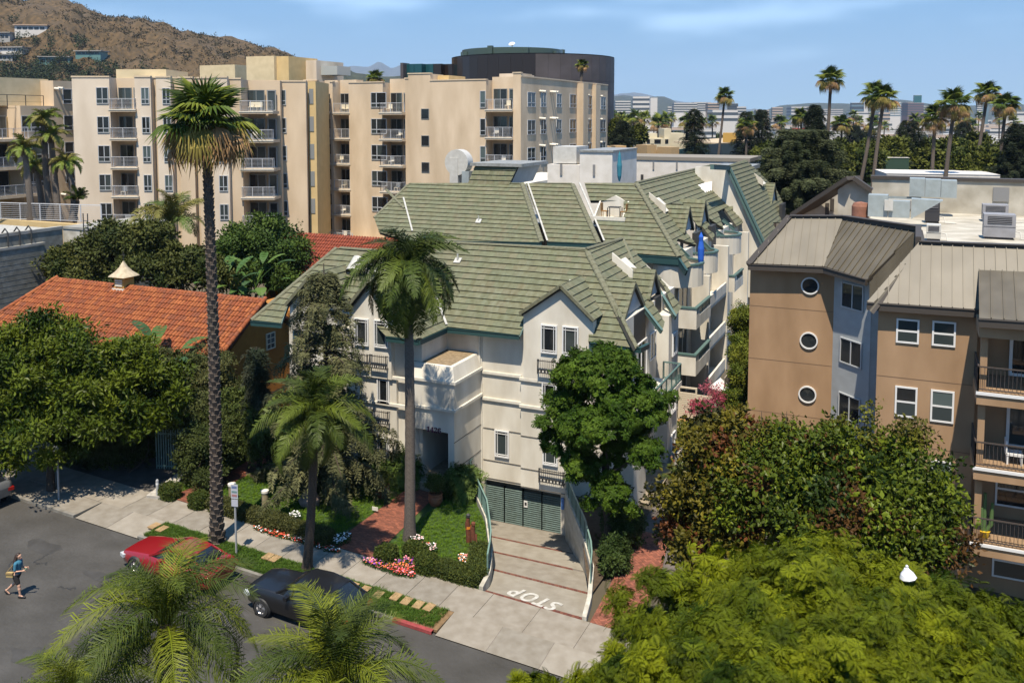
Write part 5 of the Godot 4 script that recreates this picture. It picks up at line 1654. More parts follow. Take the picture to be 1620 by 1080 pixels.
	slab(o, "roof_block", V(-42.7,22.68,-92) + Vector3(0, -1, -6), V(-41,23.2,-92), pale)
	slab(o, "roof_block", V(-74.19,22.88,-96) + Vector3(0, -3, -6), V(-70.36,25.63,-96), pale)
	slab(o, "roof_block", V(-78.23,22.81,-92) + Vector3(0, -3, -6), V(-73.84,26.04,-92), mat("sand_light", Color(.60, .50, .32), .9, "stucco", .1))
	slab(o, "roof_block", V(-74.33,22.76,-92.5) + Vector3(0, -3, -6), V(-71.99,25.98,-92.5), yellow)
	slab(o, "roof_block", V(-88.74,23.08,-95) + Vector3(0, -3, -6), V(-82.71,25.31,-95), mats.sand_light)
	slab(o, "awning", V(-70.83,24.08,-97) + Vector3(0, -.3, -3), V(-67.88,24.91,-97), mat("awning_grey", Color(.32, .34, .33), .6))
	# podium
	slab(o, "podium", Vector3(xs.call(480.0), -2, z + 1.9), Vector3(xs.call(640.0), top_y - 5 * S - .1, z - .5), yellow)
	slab(o, "podium_wall", Vector3(xs.call(482.0), -2, z + 2.2), Vector3(xs.call(580.0), top_y - 5 * S - 1.1, z + 1.95), mats.trim_white)
	for k in [494.0, 522.0]: slab(o, "garage_shutter", Vector3(xs.call(k), top_y - 5 * S - 5.5, z + 2.2), Vector3(xs.call(k + 23.0), top_y - 5 * S - 2.3, z + 2.25), mat("shutter_tan", Color(.55, .40, .30), .8))
	part(o, "railing", railing_mesh([Vector3(xs.call(497.0), top_y - 5 * S, z + 1.7), Vector3(xs.call(575.0), top_y - 5 * S, z + 1.7)], 1.05, 6, 1.2, .05), rail)
	make_cream_left(W, pale, yellow, wg, rail)

func make_cream_left(W: Material, pale: Material, yellow: Material, wg: Material, rail: Material) -> void:
	var turn := deg_to_rad(24.1)
	var z := -92.3
	var S := 2.95
	var o := thing("cream_apartments", "left end of the cream apartment block, with stepped bays behind the tall palm", "apartment building", Vector3(-28, 0, -96), "", turn)
	var tan_m: Material = mats.sand_tan
	# [left, right, set forward, roof row, material]
	for k in [[117.0, 176.0, 0.0, 120.5, pale], [217.0, 242.0, .2, 120.5, pale], [242.0, 250.0, -.6, 121.5, tan_m], [250.0, 273.0, .1, 121.0, pale], [273.0, 283.0, -.6, 122.0, tan_m], [283.0, 306.0, -.2, 121.5, W], [306.0, 313.0, -.8, 122.0, tan_m], [313.0, 337.0, -.3, 122.0, W], [337.0, 361.0, -.1, 121.0, pale], [361.0, 380.0, -.7, 123.0, tan_m], [432.0, 471.0, -4.0, 125.0, W]]:
		var s := 1430.0 / 92.3
		var x0: float = (k[0] - 810.0) / s; var x1: float = (k[1] - 810.0) / s
		var t: float = 18.39 + (185.0 - k[3]) / s
		slab(o, "wall", Vector3(x0, 0, z - 4.5), Vector3(x1, t - .15, z + k[2]), k[4])
		slab(o, "parapet_coping", Vector3(x0 - .04, t - .15, z + k[2] - .4), Vector3(x1 + .04, t, z + k[2] + .06), mats.cream_slab)
	var px := func(v: float) -> float: return (v - 810.0) / 1430.0 * 92.3
	slab(o, "recess_wall", Vector3(px.call(176.0), 0, z - 4.4), Vector3(px.call(217.0), 22.4, z - 1.6), W)
	slab(o, "recess_wall", Vector3(px.call(380.0), 0, z - 4.6), Vector3(px.call(432.0), 22.2, z - 3.2), W)
	slab(o, "wall", Vector3(px.call(117.0), 0, z - 16), Vector3(px.call(455.0), 22.3, z - 4.7), W)
	slab(o, "roof_block", Vector3(px.call(176.0), 22, z - 8), Vector3(px.call(256.0), 23.3, z - 1.7), mats.sand_light)
	slab(o, "return_wall", Vector3(px.call(471.0), 0, z - 12), Vector3(px.call(484.0), 22.2, z - 5.0), yellow)
	var y0: float = 18.39 + (185.0 - 172.5) / 1430.0 * 92.3
	balcony_stack(o, px.call(178.5), px.call(217.5), y0, 5, z, 1.6, .5, rail)
	balcony_stack(o, px.call(379.0), px.call(429.0), y0 - .2, 5, z - 1.0, 2.0, .6, rail)
	for k in 5:
		var d := Vector3(0, -S * k, 0)
		for q in [[V(-41.66,20.57,-92.3),1.23,1.66, 0.0], [V(-37.22,20.54,-92.3),0.83,1.66, .2], [V(-35.12,20.52,-92.3),0.8,1.63, .1], [V(-29.58,20.46,-92.3),0.9,1.63, -.1], [V(-24.73,20.46,-96.3),1.47,1.6, 0.0]]:
			window(o, q[0] + d + Vector3(0, 0, .01 + q[3]), q[1], q[2], 0, "cream", wg)
		if k < 5: slab(o, "louvre", Vector3(px.call(473.0), 21.4 + d.y - 1.6, z - 5.0), Vector3(px.call(480.0), 21.4 + d.y, z - 4.95), mats.window_dark)
	# wing at the far left, across the planted court
	var o2 := thing("cream_apartments", "tan wing of the cream block at the left edge, with corner balconies", "apartment building", Vector3(-92, 0, -70))
	slab(o2, "wall", Vector3(-99, 0, -84), Vector3(-87, 22.4, V(-87,22.69,-70.71).z), tan_m)
	slab(o2, "wall", Vector3(-99, 0, V(-87,22.69,-70.71).z), Vector3(-87, 19.6, V(-87,19.79,-66.57).z), tan_m)
	slab(o2, "wall", Vector3(-99, 19.6, V(-87,22.69,-70.71).z - 1.0), Vector3(-89, 22.6, V(-87,22.77,-64.46).z + 4), mats.sand_light)
	slab(o2, "wall", Vector3(-99, 0, V(-87,19.79,-66.57).z), Vector3(-89, 18.4, V(-87,19.76,-64.32).z + 6), yellow)
	part(o2, "railing", railing_mesh([V(-87.6,20.12,-69.88) + Vector3(0, -.9, 0), V(-87.6,20.14,-63.37) + Vector3(0, -.9, 0)], 1.5, 1, 2.4, .06), mats.dark_iron)
	for k in 4:
		var d := Vector3(0, -S * k, 0)
		window(o2, V(-87,20.69,-72.98) + d + Vector3(.02, 0, 0), 2.3, 1.65, PI / 2, "cream", wg)
		if k > 0: window(o2, V(-87,20.63,-68.19) + d + Vector3(.02, 0, 0), 3.2, 1.7, PI / 2, "third", wg)
		if k > 0:
			var y: float = V(-86,16.16,-64.83).y - S * (k - 1)
			var zz := V(-87,19.76,-64.32).z
			slab(o2, "balcony_floor", Vector3(-89, y - .3, zz - 3.0), Vector3(-85.6, y, zz + 6), mats.cream_slab)
			part(o2, "railing", railing_mesh([Vector3(-89, y, zz - 2.9), Vector3(-85.7, y, zz - 2.9), Vector3(-85.7, y, zz + 6)], 1.05, 6, 1.2, .05), rail)
			window(o2, Vector3(-88.97, y + 1.2, zz), 4.0, 2.3, PI / 2, "slider", mats.window_dark, "", "door")
	for q in [V(-87,21.52,-70.89), V(-87,21.6,-71.38), V(-87,15.8,-71.12), V(-87,12.85,-71.23), V(-87,9.81,-71.25)]:
		var b := Mb.new(); b.tube([q, q + Vector3(.75, -.06, 0)], [.14, .14], 8); part(o2, "scupper", b, mats.trim_white)

# ---------------------------------------------------------------- buildings between and behind
func make_background() -> void:
	make_roof_gear()
	# low grey block buildings at the left
	var block := mat("block_grey", Color(.22, .225, .21), .95, "blotch", .3)
	var pale_block := mat("block_pale", Color(.50, .49, .45), .95, "blotch", .2)
	var roofw := mat("roof_pale", Color(.34, .34, .33), .9, "blotch", .1)
	var c := V(-62.92,8.5,-49.73)
	var o := thing("block_building", "nearest low grey block building at the left edge beside the orange roof", "building", Vector3(c.x - 8, 1, c.z + 6))
	slab(o, "wall", Vector3(c.x - 16, 0, c.z), Vector3(c.x, 8.3, c.z + 14), block)
	slab(o, "roof_slab", Vector3(c.x - 16, 8.3, c.z - .1), Vector3(c.x + .05, 8.5, c.z + 14), roofw)
	for k in 30:                                        # block courses
		slab(o, "course_line", Vector3(c.x, .3 + k * .4, c.z), Vector3(c.x + .008, .32 + k * .4, c.z + 14), mats.block_dark if mats.has("block_dark") else mat("block_dark", Color(.14, .14, .135), .95))
		if k > 18: break
	var d := V(-63.22,9.5,-51.72)
	o = thing("block_building", "second grey block building behind the nearest one, with white flat roof", "building", Vector3(d.x - 8, 1, d.z + 4))
	slab(o, "wall", Vector3(d.x - 20, 0, d.z), Vector3(d.x, 9.3, d.z + 12), block)
	slab(o, "parapet", Vector3(d.x - .35, 9.3, d.z), Vector3(d.x + .05, 9.55, d.z + 12), roofw)
	slab(o, "roof_slab", Vector3(d.x - 20, 9.1, d.z), Vector3(d.x - .4, 9.32, d.z + 12), mats.flashing)
	slab(o, "roof_unit", Vector3(d.x - 3.5, 9.3, d.z + 5.4), Vector3(d.x - 1.4, 10.2, d.z + 6.6), mats.louvre_grey)
	var b := Mb.new()
	for k in 3: b.tube([Vector3(d.x - .6, 9.4, d.z + 5 - k), Vector3(d.x - .1, 9.9, d.z + 5 - k), Vector3(d.x + .2, 9.6, d.z + 5 - k), Vector3(d.x + .2, 8.2, d.z + 5 - k)], [.06, .06, .06, .06], 6)
	part(o, "pipes", b, mats.dark_iron)
	var e := V(-59.74,9.4,-52.56); var f := V(-63.2,9.4,-51.93)
	o = thing("block_building", "pale grey block building with dark right side and roof ladder", "building", Vector3(e.x - 4, 1, e.z - 3))
	slab(o, "wall", Vector3(f.x - 1, 0, e.z - 7), Vector3(e.x - .02, 9.2, e.z), pale_block)
	slab(o, "side_wall", Vector3(e.x - .01, 0, e.z - 7), Vector3(e.x + .02, 9.2, e.z + .01), block)
	slab(o, "roof_slab", Vector3(f.x - 1, 9.2, e.z - 7), Vector3(e.x + .08, 9.4, e.z + .06), roofw)
	b = Mb.new()
	var lx: float = lerpf(f.x, e.x, .45)
	for s in [0.0, .5]: b.bar(Vector3(lx + s, 6.6, e.z + .15), Vector3(lx + s, 10.6, e.z + .15), .06, .06, Vector3.BACK)
	for k in 9: b.bar(Vector3(lx, 6.8 + k * .4, e.z + .15), Vector3(lx + .5, 6.8 + k * .4, e.z + .15), .04, .04)
	part(o, "ladder", b, mats.dark_iron)
	# courtyard fence of the cream block
	var p0 := V(-76.31,9.3,-54.08); var p1 := V(-64.08,9.3,-56.35)
	o = thing("court_fence", "grey rail fence with trimmed hedge in front of the palm court", "fence", (p0 + p1) / 2.0 - Vector3(0, 1, 0))
	part(o, "railing", railing_mesh([p0, p1], 1.5, 7, 2.2, .07), mats.rail_grey)
	slab(o, "base_wall", p0 + Vector3(0, -9, -.5), Vector3(p1.x + 3, p1.y, p0.z - .9), mats.sand_yellow)
	# round dark office tower
	var cx := V(-72.15,26.77,-171.74)
	o = thing("office_tower", "round dark brown office tower with glass band and green top storey", "office building", Vector3(cx.x, 0, cx.z))
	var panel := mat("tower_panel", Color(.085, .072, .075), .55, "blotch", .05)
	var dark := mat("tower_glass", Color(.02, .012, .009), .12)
	var R := 16.6
	for k in 44:                                      # cladding panels, each its own strip of storeys
		var a0 := TAU * k / 44.0; var a1 := TAU * (k + .985) / 44.0
		var q := Mb.new()
		q.col = shade(Color.WHITE, rng.randf_range(.93, 1.05))
		for r in 6:
			var y0 := 30.2 - (r + 1) * 4.9; var y1 := 30.2 - r * 4.9 - .06
			q.quad(Vector3(cx.x + cos(a0) * R, y0, cx.z - sin(a0) * R), Vector3(cx.x + cos(a1) * R, y0, cx.z - sin(a1) * R), Vector3(cx.x + cos(a1) * R, y1, cx.z - sin(a1) * R), Vector3(cx.x + cos(a0) * R, y1, cx.z - sin(a0) * R))
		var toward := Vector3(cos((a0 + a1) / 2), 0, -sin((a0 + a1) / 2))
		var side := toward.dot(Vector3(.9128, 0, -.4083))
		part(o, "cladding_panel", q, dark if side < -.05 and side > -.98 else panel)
	b = Mb.new()
	b.lathe([Vector2(R - .1, 0), Vector2(R - .1, 30.1), Vector2(R, 30.3), Vector2(R - .7, 30.3), Vector2(R - .7, 29.6), Vector2(0, 29.6)], 64, Transform3D(Basis(), Vector3(cx.x, 0, cx.z)))
	part(o, "core", b, mat("tower_core", Color(.03, .026, .027), .6))
	b = Mb.new()
	b.lathe([Vector2(10.4, 29.6), Vector2(10.4, 32.0), Vector2(0, 32.1)], 48, Transform3D(Basis(), Vector3(cx.x - 4.6, 0, cx.z)))
	part(o, "top_storey", b, mat("tower_top", Color(.05, .075, .06), .3))
	for k in 9:
		var a := TAU * (k * .11 + .42)
		slab(o, "antenna_panel", Vector3(cx.x - 4.6 + cos(a) * 10.4 - .5, 29.8, cx.z - sin(a) * 10.4 - .3), Vector3(cx.x - 4.6 + cos(a) * 10.4 + .5, 32.3 - (k % 3) * .4, cx.z - sin(a) * 10.4 + .5), mats.tower_top)
	b = Mb.new(); b.tube([Vector3(cx.x - 4.6, 32, cx.z), Vector3(cx.x - 4.6, 33.2, cx.z)], [.08, .08], 6); b.lathe([Vector2(.1, 0), Vector2(.7, .5), Vector2(.6, .6), Vector2(0, .4)], 12, Transform3D(Basis(Vector3.RIGHT, .6), Vector3(cx.x - 4.6, 33, cx.z)))
	part(o, "dish", b, mats.white_frame)
	var tw := V(-98.8,29.52,-165.55); var tw2 := V(-89.58,29.52,-169.67)
	o = thing("glass_wing", "teal glass office wing left of the round dark tower", "office building", Vector3(tw.x + 5, 0, tw.z))
	var teal := mat("tower_teal", Color(.012, .06, .07), .15)
	for k in 5: slab(o, "glass_bay", tw.lerp(tw2, k / 5.0) + Vector3(0, -28, -8 + (k % 2) * .8), tw.lerp(tw2, (k + .96) / 5.0) + Vector3(0, 0, (k % 2) * .8), teal if k < 3 else dark)
	slab(o, "edge_column", tw + Vector3(-.7, -28, -2), tw + Vector3(0, .2, .6), panel)
	# white parapet building behind the middle roofs
	var ww := mat("parapet_white", Color(.62, .59, .55), .88, "stucco", .12)
	o = thing("white_building", "white flat-roofed building with arrow-slit vents behind the green roofs", "building", Vector3(-28, 0, -100))
	slab(o, "wall", V(-31.87,13.47,-101) + Vector3(0, -16, -8), V(-16.65,13.76,-101), ww)
	slab(o, "parapet_coping", V(-31.84,13.48,-100.9) + Vector3(0, 0, -8.2), V(-16.57,13.87,-100.9), mat("coping_brown", Color(.2, .18, .15), .9))
	slab(o, "stair_house", V(-25.21,12.84,-70) + Vector3(0, -6, -7), V(-22.42,15.64,-70), ww)
	slab(o, "stair_house_coping", V(-25.25,15.55,-69.9) + Vector3(0, 0, -7), V(-22.33,15.7,-69.9), mats.roof_metal)
	slab(o, "wall", V(-28.27,12.71,-70.5) + Vector3(0, -8, -6), V(-25.4,14.43,-70.5), ww)
	slab(o, "plant_box", V(-27.96,14.51,-71) + Vector3(0, 0, -3), V(-25.87,15.92,-71), mats.unit_pale)
	for q in [V(-27.01,14.02,-70.45), V(-23.95,14.07,-69.95), V(-30.1,12.78,-100.95), V(-27.4,12.84,-100.95), V(-24.69,12.9,-100.95)]: slab(o, "vent_slot", q - Vector3(.1, .45, 0), q + Vector3(.1, .45, .04), mats.louvre_grey)
	slab(o, "small_window", V(-28.88,11.2,-100.97), V(-28.57,11.79,-100.9), mats.dark_iron)
	var um := V(-20.56,13.5,-66)
	var fold := Mb.new(); fold.lathe([Vector2(.05, 0), Vector2(.16, .4), Vector2(.2, 1.2), Vector2(.1, 2.0), Vector2(.02, 2.3)], 9, Transform3D(Basis(), um))
	solo("folded_parasol", "folded turquoise parasol standing against the white rooftop wall", "parasol", fold, mat("parasol_teal", Color(.02, .16, .22), .8), um)
	# green-screened wall with a brick-pink end
	var g0 := V(-42.18,12,-137.96); var g1 := V(-43.98,12,-225.44); var g2 := V(-40.33,12,-236.4); var g3 := V(-40.04,12,-261.32)
	o = thing("screened_building", "low building wrapped in dark green screens with a pink plaster end", "building", Vector3(g1.x, 0, g1.z))
	var scr := [mat("screen_green", Color(.012, .045, .038), .7), mat("screen_teal", Color(.008, .06, .055), .6), mat("screen_slate", Color(.03, .045, .05), .7)]
	for k in 3:
		var a := g0.lerp(g1, [0.0, .42, .8][k]); var bb := g0.lerp(g1, [.42, .8, 1.0][k])
		plate(o, "screen", [a, bb, bb + Vector3(0, -9, 0), a + Vector3(0, -9, 0)], .2, Vector3.RIGHT, scr[k])
	plate(o, "screen", [g1, g2, g2 + Vector3(0, -9, 0), g1 + Vector3(0, -9, 0)], .3, Vector3.BACK, scr[2])
	plate(o, "end_wall", [g2, g3, g3 + Vector3(0, -12, 0), g2 + Vector3(0, -12, 0)], .3, Vector3(.8, 0, .5).normalized(), mat("pink_plaster", Color(.42, .20, .13), .9, "blotch", .1))
	plate(o, "roof_slab", [g1, g2, g3, g3 + Vector3(-14, 0, -20), g1 + Vector3(-14, 0, -8)], .3, Vector3.UP, mat("roof_tan", Color(.42, .33, .22), .9))
	var yb := V(-38.31,14.82,-207.82)
	slab(o, "roof_box", yb + Vector3(-2, -2.2, -2), yb + Vector3(1, 0, 0), mat("box_yellow", Color(.50, .30, .07), .7))
	# the pale villa behind it
	var v := V(-64.56,12.99,-245.37)
	o = thing("pale_villa", "pale yellow low villa with stepped parapets and small windows", "house", Vector3(v.x, 2, v.z))
	var vm := mat("villa_cream", Color(.56, .50, .36), .9, "stucco", .05)
	for k in [[1004, 1060, 219, 237, 0.0], [1018, 1042, 211, 220, -2.0], [1052, 1063, 203.5, 220, -1.0], [1063, 1088, 211, 232, -3.0]]:
		var lo := V(-64.44,9.33,-245.11)
		var s := 250.0 / 1430.0
		var x0: Vector3 = v + Vector3(.9128, 0, -.4083) * (k[0] - 1046.0) * s; var x1: Vector3 = v + Vector3(.9128, 0, -.4083) * (k[1] - 1046.0) * s
		var bb := Mb.new()
		var yt: float = 18.39 + (185.0 - k[2]) * s; var yl: float = 18.39 + (185.0 - k[3]) * s - 4.0
		bb.box(Vector3((x0.x + x1.x) / 2, (yt + yl) / 2, (x0.z + x1.z) / 2) + Vector3(-.41, 0, -.91) * (5.0 - k[4]), Vector3(x0.distance_to(x1), yt - yl, 10), basis_y(.42))
		part(o, "wall", bb, vm)
	for k in [1010, 1020, 1026, 1032, 1038, 1043, 1055]:
		var s := 250.0 / 1430.0
		var q: Vector3 = v + Vector3(.9128, 0, -.4083) * (k - 1046.0) * s
		var bb := Mb.new(); bb.box(Vector3(q.x, 18.39 - 45.0 * s + (1.2 if k % 4 else 0.0), q.z), Vector3(.9, 1.0, .3), basis_y(.42))
		part(o, "window", bb, glass_mats()[0])
	var sc := V(-43.07,12.95,-145.1)
	b = Mb.new()
	for k in 8: b.box(sc + Vector3(-6 + k * 1.8, -.5 + (k % 3) * .3, (k % 2) * 2.0), Vector3(1.9, 1.2 + (k % 2) * .5, 3), basis_y(.4 + k * .1))
	solo("lumber_stack", "stacks of tan lumber beyond the white parapet", "lumber", b, mat("lumber", Color(.50, .34, .17), .9, "grit", .3), sc + Vector3(0, -1, 0))

# ---------------------------------------------------------------- the city down the hill
func city_block(px: float, top: float, base: float, wide: float, dist: float, m: Material, rows: int, label: String, called := "city_building", group := "city buildings in the haze", band_m: Material = null) -> void:
	var s := dist / 1430.0
	var g := Vector3(-.4083, 0, -.9128) * dist + Vector3(.9128, 0, -.4083) * (px - 810.0) * s
	var yt := 18.39 + (185.0 - top) * s; var yb := minf(18.39 + (185.0 - base) * s, 0.0)
	var o := thing(called, label, "building", Vector3(g.x, yb, g.z), group)
	var bs := basis_y(.42 + rng.randf_range(-.25, .1))
	var w := wide * s
	var b := Mb.new()
	b.box(Vector3(g.x, (yt + yb) / 2, g.z), Vector3(w, yt - yb, w * .7), bs)
	part(o, "wall", b, m)
	b = Mb.new()
	b.box(Vector3(g.x, yt + .15 * s, g.z), Vector3(w * 1.01, .3 * s, w * .71), bs)
	part(o, "roof", b, mats.house_white)
	var high := (base - top) * s
	for k in rows:
		b = Mb.new()
		b.box(Vector3(g.x, yt - high * (k + .62) / rows, g.z), Vector3(w * 1.004 + .3, high / rows * .42, w * .7 + .4), bs)
		part(o, "window_band", b, band_m if band_m else mat("city_glass", Color(.07, .085, .10), .3))

func make_city() -> void:
	var white: Material = mats.house_white
	var pale := mat("city_pale", Color(.45, .43, .41), .9); var tan_m := mat("city_tan", Color(.42, .33, .27), .9)
	var dark := mat("city_dark", Color(.05, .06, .075), .4); var blue := mat("city_blue", Color(.12, .18, .22), .3); var plum := mat("city_plum", Color(.16, .11, .12), .6); var green := mat("city_green", Color(.03, .11, .12), .2)
	city_block(984, 160, 180, 24, 900, white, 5, "white office block with striped floors just right of the round tower")
	city_block(1013, 153, 182, 26, 820, white, 4, "tall white hospital block with a stepped top, left of its white tower")
	city_block(1033, 155, 176, 11, 800, white, 0, "plain white windowless tower beside the stepped white hospital block")
	city_block(1082, 163, 178, 36, 780, white, 4, "long white striped office block left of the lone tall palm")
	city_block(1063, 169, 180, 14, 800, white, 3, "small white block left of the long striped one")
	city_block(1108, 162, 176, 26, 850, white, 4, "white striped block behind the lone tall palm")
	city_block(1126, 163, 176, 18, 760, tan_m, 3, "tan block with white top right of the lone tall palm")
	city_block(1158, 164, 178, 16, 1000, dark, 3, "dark slate block right of the lone tall palm")
	city_block(1172, 169, 182, 14, 900, pale, 3, "pale block below the dark slate one")
	city_block(1204, 174, 186, 20, 1100, tan_m, 3, "low tan block between the two dark conifers")
	city_block(1228, 170, 186, 16, 1200, tan_m, 4, "stepped pinkish block with a mast right of the dark conifers")
	city_block(1142, 174, 192, 40, 700, white, 2, "low white building under the tan block")
	city_block(1355, 163, 177, 20, 1500, dark, 2, "dark boxy office block standing alone on the skyline", "city_building", "city buildings in the haze", blue)
	city_block(1368, 163, 178, 6, 1490, white, 0, "white side wall of the dark boxy office block")
	city_block(1357, 177, 181, 30, 1300, white, 1, "long low white shed under the dark boxy block")
	city_block(1412, 162, 184, 18, 1400, white, 6, "white tower with blue bands behind the pair of palms", "city_building", "city buildings in the haze", blue)
	city_block(1442, 163, 182, 26, 1500, plum, 5, "plum brown block at the foot of the green tower")
	city_block(1449, 151, 170, 11, 1700, green, 0, "slim green glass tower, tallest on the skyline")
	city_block(1436, 162, 170, 12, 1650, dark, 2, "dark block left of the slim green tower")
	city_block(1428, 166, 182, 9, 1600, pale, 4, "grey banded block left of the plum one")
	city_block(1462, 168, 180, 12, 1500, pale, 3, "grey block right of the plum one")
	city_block(1547, 163, 186, 8, 1300, white, 7, "narrow white tower between the right-hand palms")
	city_block(1556, 164, 184, 9, 1320, blue, 0, "blue glass slab beside the narrow white tower")
	city_block(1267, 169, 184, 40, 1600, pale, 3, "long pale block at the left of the distant skyline")
	city_block(1314, 173, 182, 30, 1500, pale, 3, "grey low block left of the dark boxy office block")
	city_block(1395, 178, 190, 18, 1100, tan_m, 2, "tan block with red roof line below the skyline")
	city_block(1480, 178, 186, 30, 1200, pale, 2, "pale low block right of the plum one")
	city_block(1595, 177, 183, 40, 1300, white, 1, "long white roof at the right end of the skyline")
	city_block(1580, 205, 217, 34, 620, white, 2, "white low house group at the right below the palms")
	city_block(1545, 212, 222, 42, 560, pale, 2, "grey roofed house left of the white houses at right")
	city_block(1505, 200, 216, 30, 640, pale, 2, "pale long building between the two dark palms")
	city_block(1360, 203, 217, 10, 520, tan_m, 2, "pale narrow house left of the small dark conifer")
	city_block(1262, 202, 212, 18, 600, mat("city_red", Color(.42, .07, .05), .8), 1, "small house with a bright red roof in the trees")
	city_block(1112, 204, 222, 34, 420, white, 2, "white building with red band beyond the villa")
	city_block(1225, 190, 214, 14, 600, white, 4, "white block of flats right of the dark conifers")
	# low roofs without number between the trees
	var n := 0
	for i in 300:
		var px := rng.randf_range(960, 1680); var dist := 380.0 * pow(7.0, rng.randf())
		var s := dist / 1430.0
		var y := 5.5 + rng.randf_range(0, 5) * dist / 800.0 
		var top := 185.0 + (18.39 - y - 1.0) / s
		if top < 181 or top > 220 or n > 210: continue
		n += 1
		city_block(px, top, top + 5.5 / s, rng.randf_range(7, 20) / s, dist, [white, pale, tan_m, white][rng.randi() % 4], 1, "small pale low-rise building far off among the city trees", "low_rise", "pale low-rise buildings among the city trees")
	# flat roofs just behind the brown building's parapet
	for k in [[1300.0, 1425.0, 247.0, 262.0, 150.0, "green-walled shed with white roof behind the white parapet"], [1400.0, 1560.0, 272.0, 285.0, 120.0, "long white flat roof just beyond the white parapet"], [1510.0, 1545.0, 264.0, 280.0, 140.0, "white roof between the palm trunks beyond the parapet"]]:
		city_block((k[0] + k[1]) / 2, k[2], k[3], k[1] - k[0], k[4], mats.parapet_white if k[4] != 150.0 else mat("shed_green", Color(.02, .05, .03), .8), 0, k[5], "low_shed", "flat roofs beyond the white parapet")
	# the tree cover over the city
	var clump := broadleaf_mesh(16, .55, .55, .4, "city tree")
	var xfs := []; var cols := []
	for i in 3000:
		var px := rng.randf_range(940, 1760); var dist := 180.0 * pow(16.0, rng.randf())
		var s := dist / 1430.0
		var g := Vector3(-.4083, 0, -.9128) * dist + Vector3(.9128, 0, -.4083) * (px - 810.0) * s
		if dist < 330 and px < 1190: continue
		var h := rng.randf_range(4, 8.5) if dist < 400 else rng.randf_range(3, 6)
		var tone := Color(.035, .05, .014).lerp(Color(.075, .085, .022), rng.randf())
		for k in (12 if dist < 500 else 6 if dist < 1200 else 3):
			var e := Vector3(rng.randfn(), rng.randfn() * .6, rng.randfn()) * h * .3
			xfs.append(Transform3D(rand_basis(Vector3.UP, .8).scaled(Vector3.ONE * h * .33 * (1.0 if dist < 500 else 1.5)), Vector3(g.x, h * .55 + gy(g.x), g.z) + e))
			cols.append(shade(tone, rng.randf_range(.8, 1.2)))
	meta(many(self, "city_trees", clump, leafy("city", .2), xfs, cols), "far-off tree cover between the city's roofs", "trees")

# ---------------------------------------------------------------- front gardens
func sheet(called: String, pts: Array, lift: float, m: Material) -> MeshInstance3D:   # flat patch following the fall of the street
	var q := PackedVector2Array()
	for p in pts: q.append(Vector2(p.x, p.z))
	var t := Geometry2D.triangulate_polygon(q)
	var b := Mb.new()
	for i in range(0, t.size(), 3):
		var v := []
		for k in 3:
			var e := q[t[i + k]]
			v.append(Vector3(e.x, gy(e.x) + lift, e.y))
		if (v[1] - v[0]).cross(v[2] - v[0]).y < 0: v.reverse()
		b.tri(v[0], v[1], v[2])
	return struct(called, b, m)

func brick_tex(key: String, herring: bool) -> ImageTexture:
	var n := 256
	var im := Image.create(n, n, false, Image.FORMAT_RGB8)
	var r := RandomNumberGenerator.new(); r.seed = 3
	var tones := {}
	for y in n:
		for x in n:
			var u := x / 32.0; var v := y / 16.0
			if not herring:
				u += .5 * (int(v) % 2)
			else:
				var a := (x + y) / 22.6; var c := (x - y + 512) / 22.6
				if (int(a) / 2 + int(c) / 2) % 2 == 0: u = a / 2.0; v = c
				else: u = c / 2.0 + 40; v = a
			var id := Vector2i(int(u) % 8 if not herring else int(u), int(v) % 16 if not herring else int(v))
			if not tones.has(id): tones[id] = r.randf_range(.72, 1.0)
			var k: float = tones[id]
			if fposmod(u, 1.0) < .05 or fposmod(v, 1.0) < .1: im.set_pixel(x, y, Color(.62, .58, .54) * .95)
			else: im.set_pixel(x, y, Color(k, k * .96, k * .94))
	return ImageTexture.create_from_image(im)

func flowers(called: String, label: String, spots: Array, cols: Array, n: int, lift := .2) -> void:   # spots: [centre, rx, rz]
	var flower := shared("flower", func() -> Mb:
		var b := Mb.new()
		for k in 5:
			var a := TAU * k / 5.0
			leaf(b, Vector3(0, .02, 0), Vector3(cos(a), .35, sin(a)).normalized(), Vector3(-sin(a), 0, cos(a)), .06, .05)
		return b)
	var xfs := []; var cs := []; var gx := []; var gc := []
	for i in n:
		var s: Array = spots[rng.randi() % spots.size()]
		var a := rng.randf() * TAU; var q := sqrt(rng.randf())
		var c: Vector3 = s[0]
		var p := Vector3(c.x + cos(a) * q * s[1], 0, c.z + sin(a) * q * s[2])
		p.y = gy(p.x) + lift + rng.randf_range(.0, .14)
		gx.append(Transform3D(rand_basis(Vector3.UP, .7), p - Vector3(0, .06, 0))); gc.append(Color(.04, .075, .02) * rng.randf_range(.8, 1.3))
		var patch := int(p.x * 1.7 + sin(p.z * 2.0) * 1.5) + rng.randi() % 2
		if i % 5 < 4:
			xfs.append(Transform3D(rand_basis(Vector3.UP, .5).scaled(Vector3.ONE * rng.randf_range(.5, 1.0)), p))
			cs.append(cols[absi(patch) % cols.size()] * rng.randf_range(.85, 1.15))
	var at: Vector3 = spots[0][0]
	at.y = gy(at.x)
	var o := thing(called, label, "flower bed", at, "flower beds along the pavement")
	many(o, "leaves", broadleaf_mesh(8, .09, .08, .05, "bed leaves"), leafy("bed"), gx, gc, at)
	many(o, "blossoms", flower, mat("petal", Color(1, 1, 1), .6, "", 1.0, 0.0, {"two": 1, "back": Color(.2, .2, .2)}), xfs, cs, at)

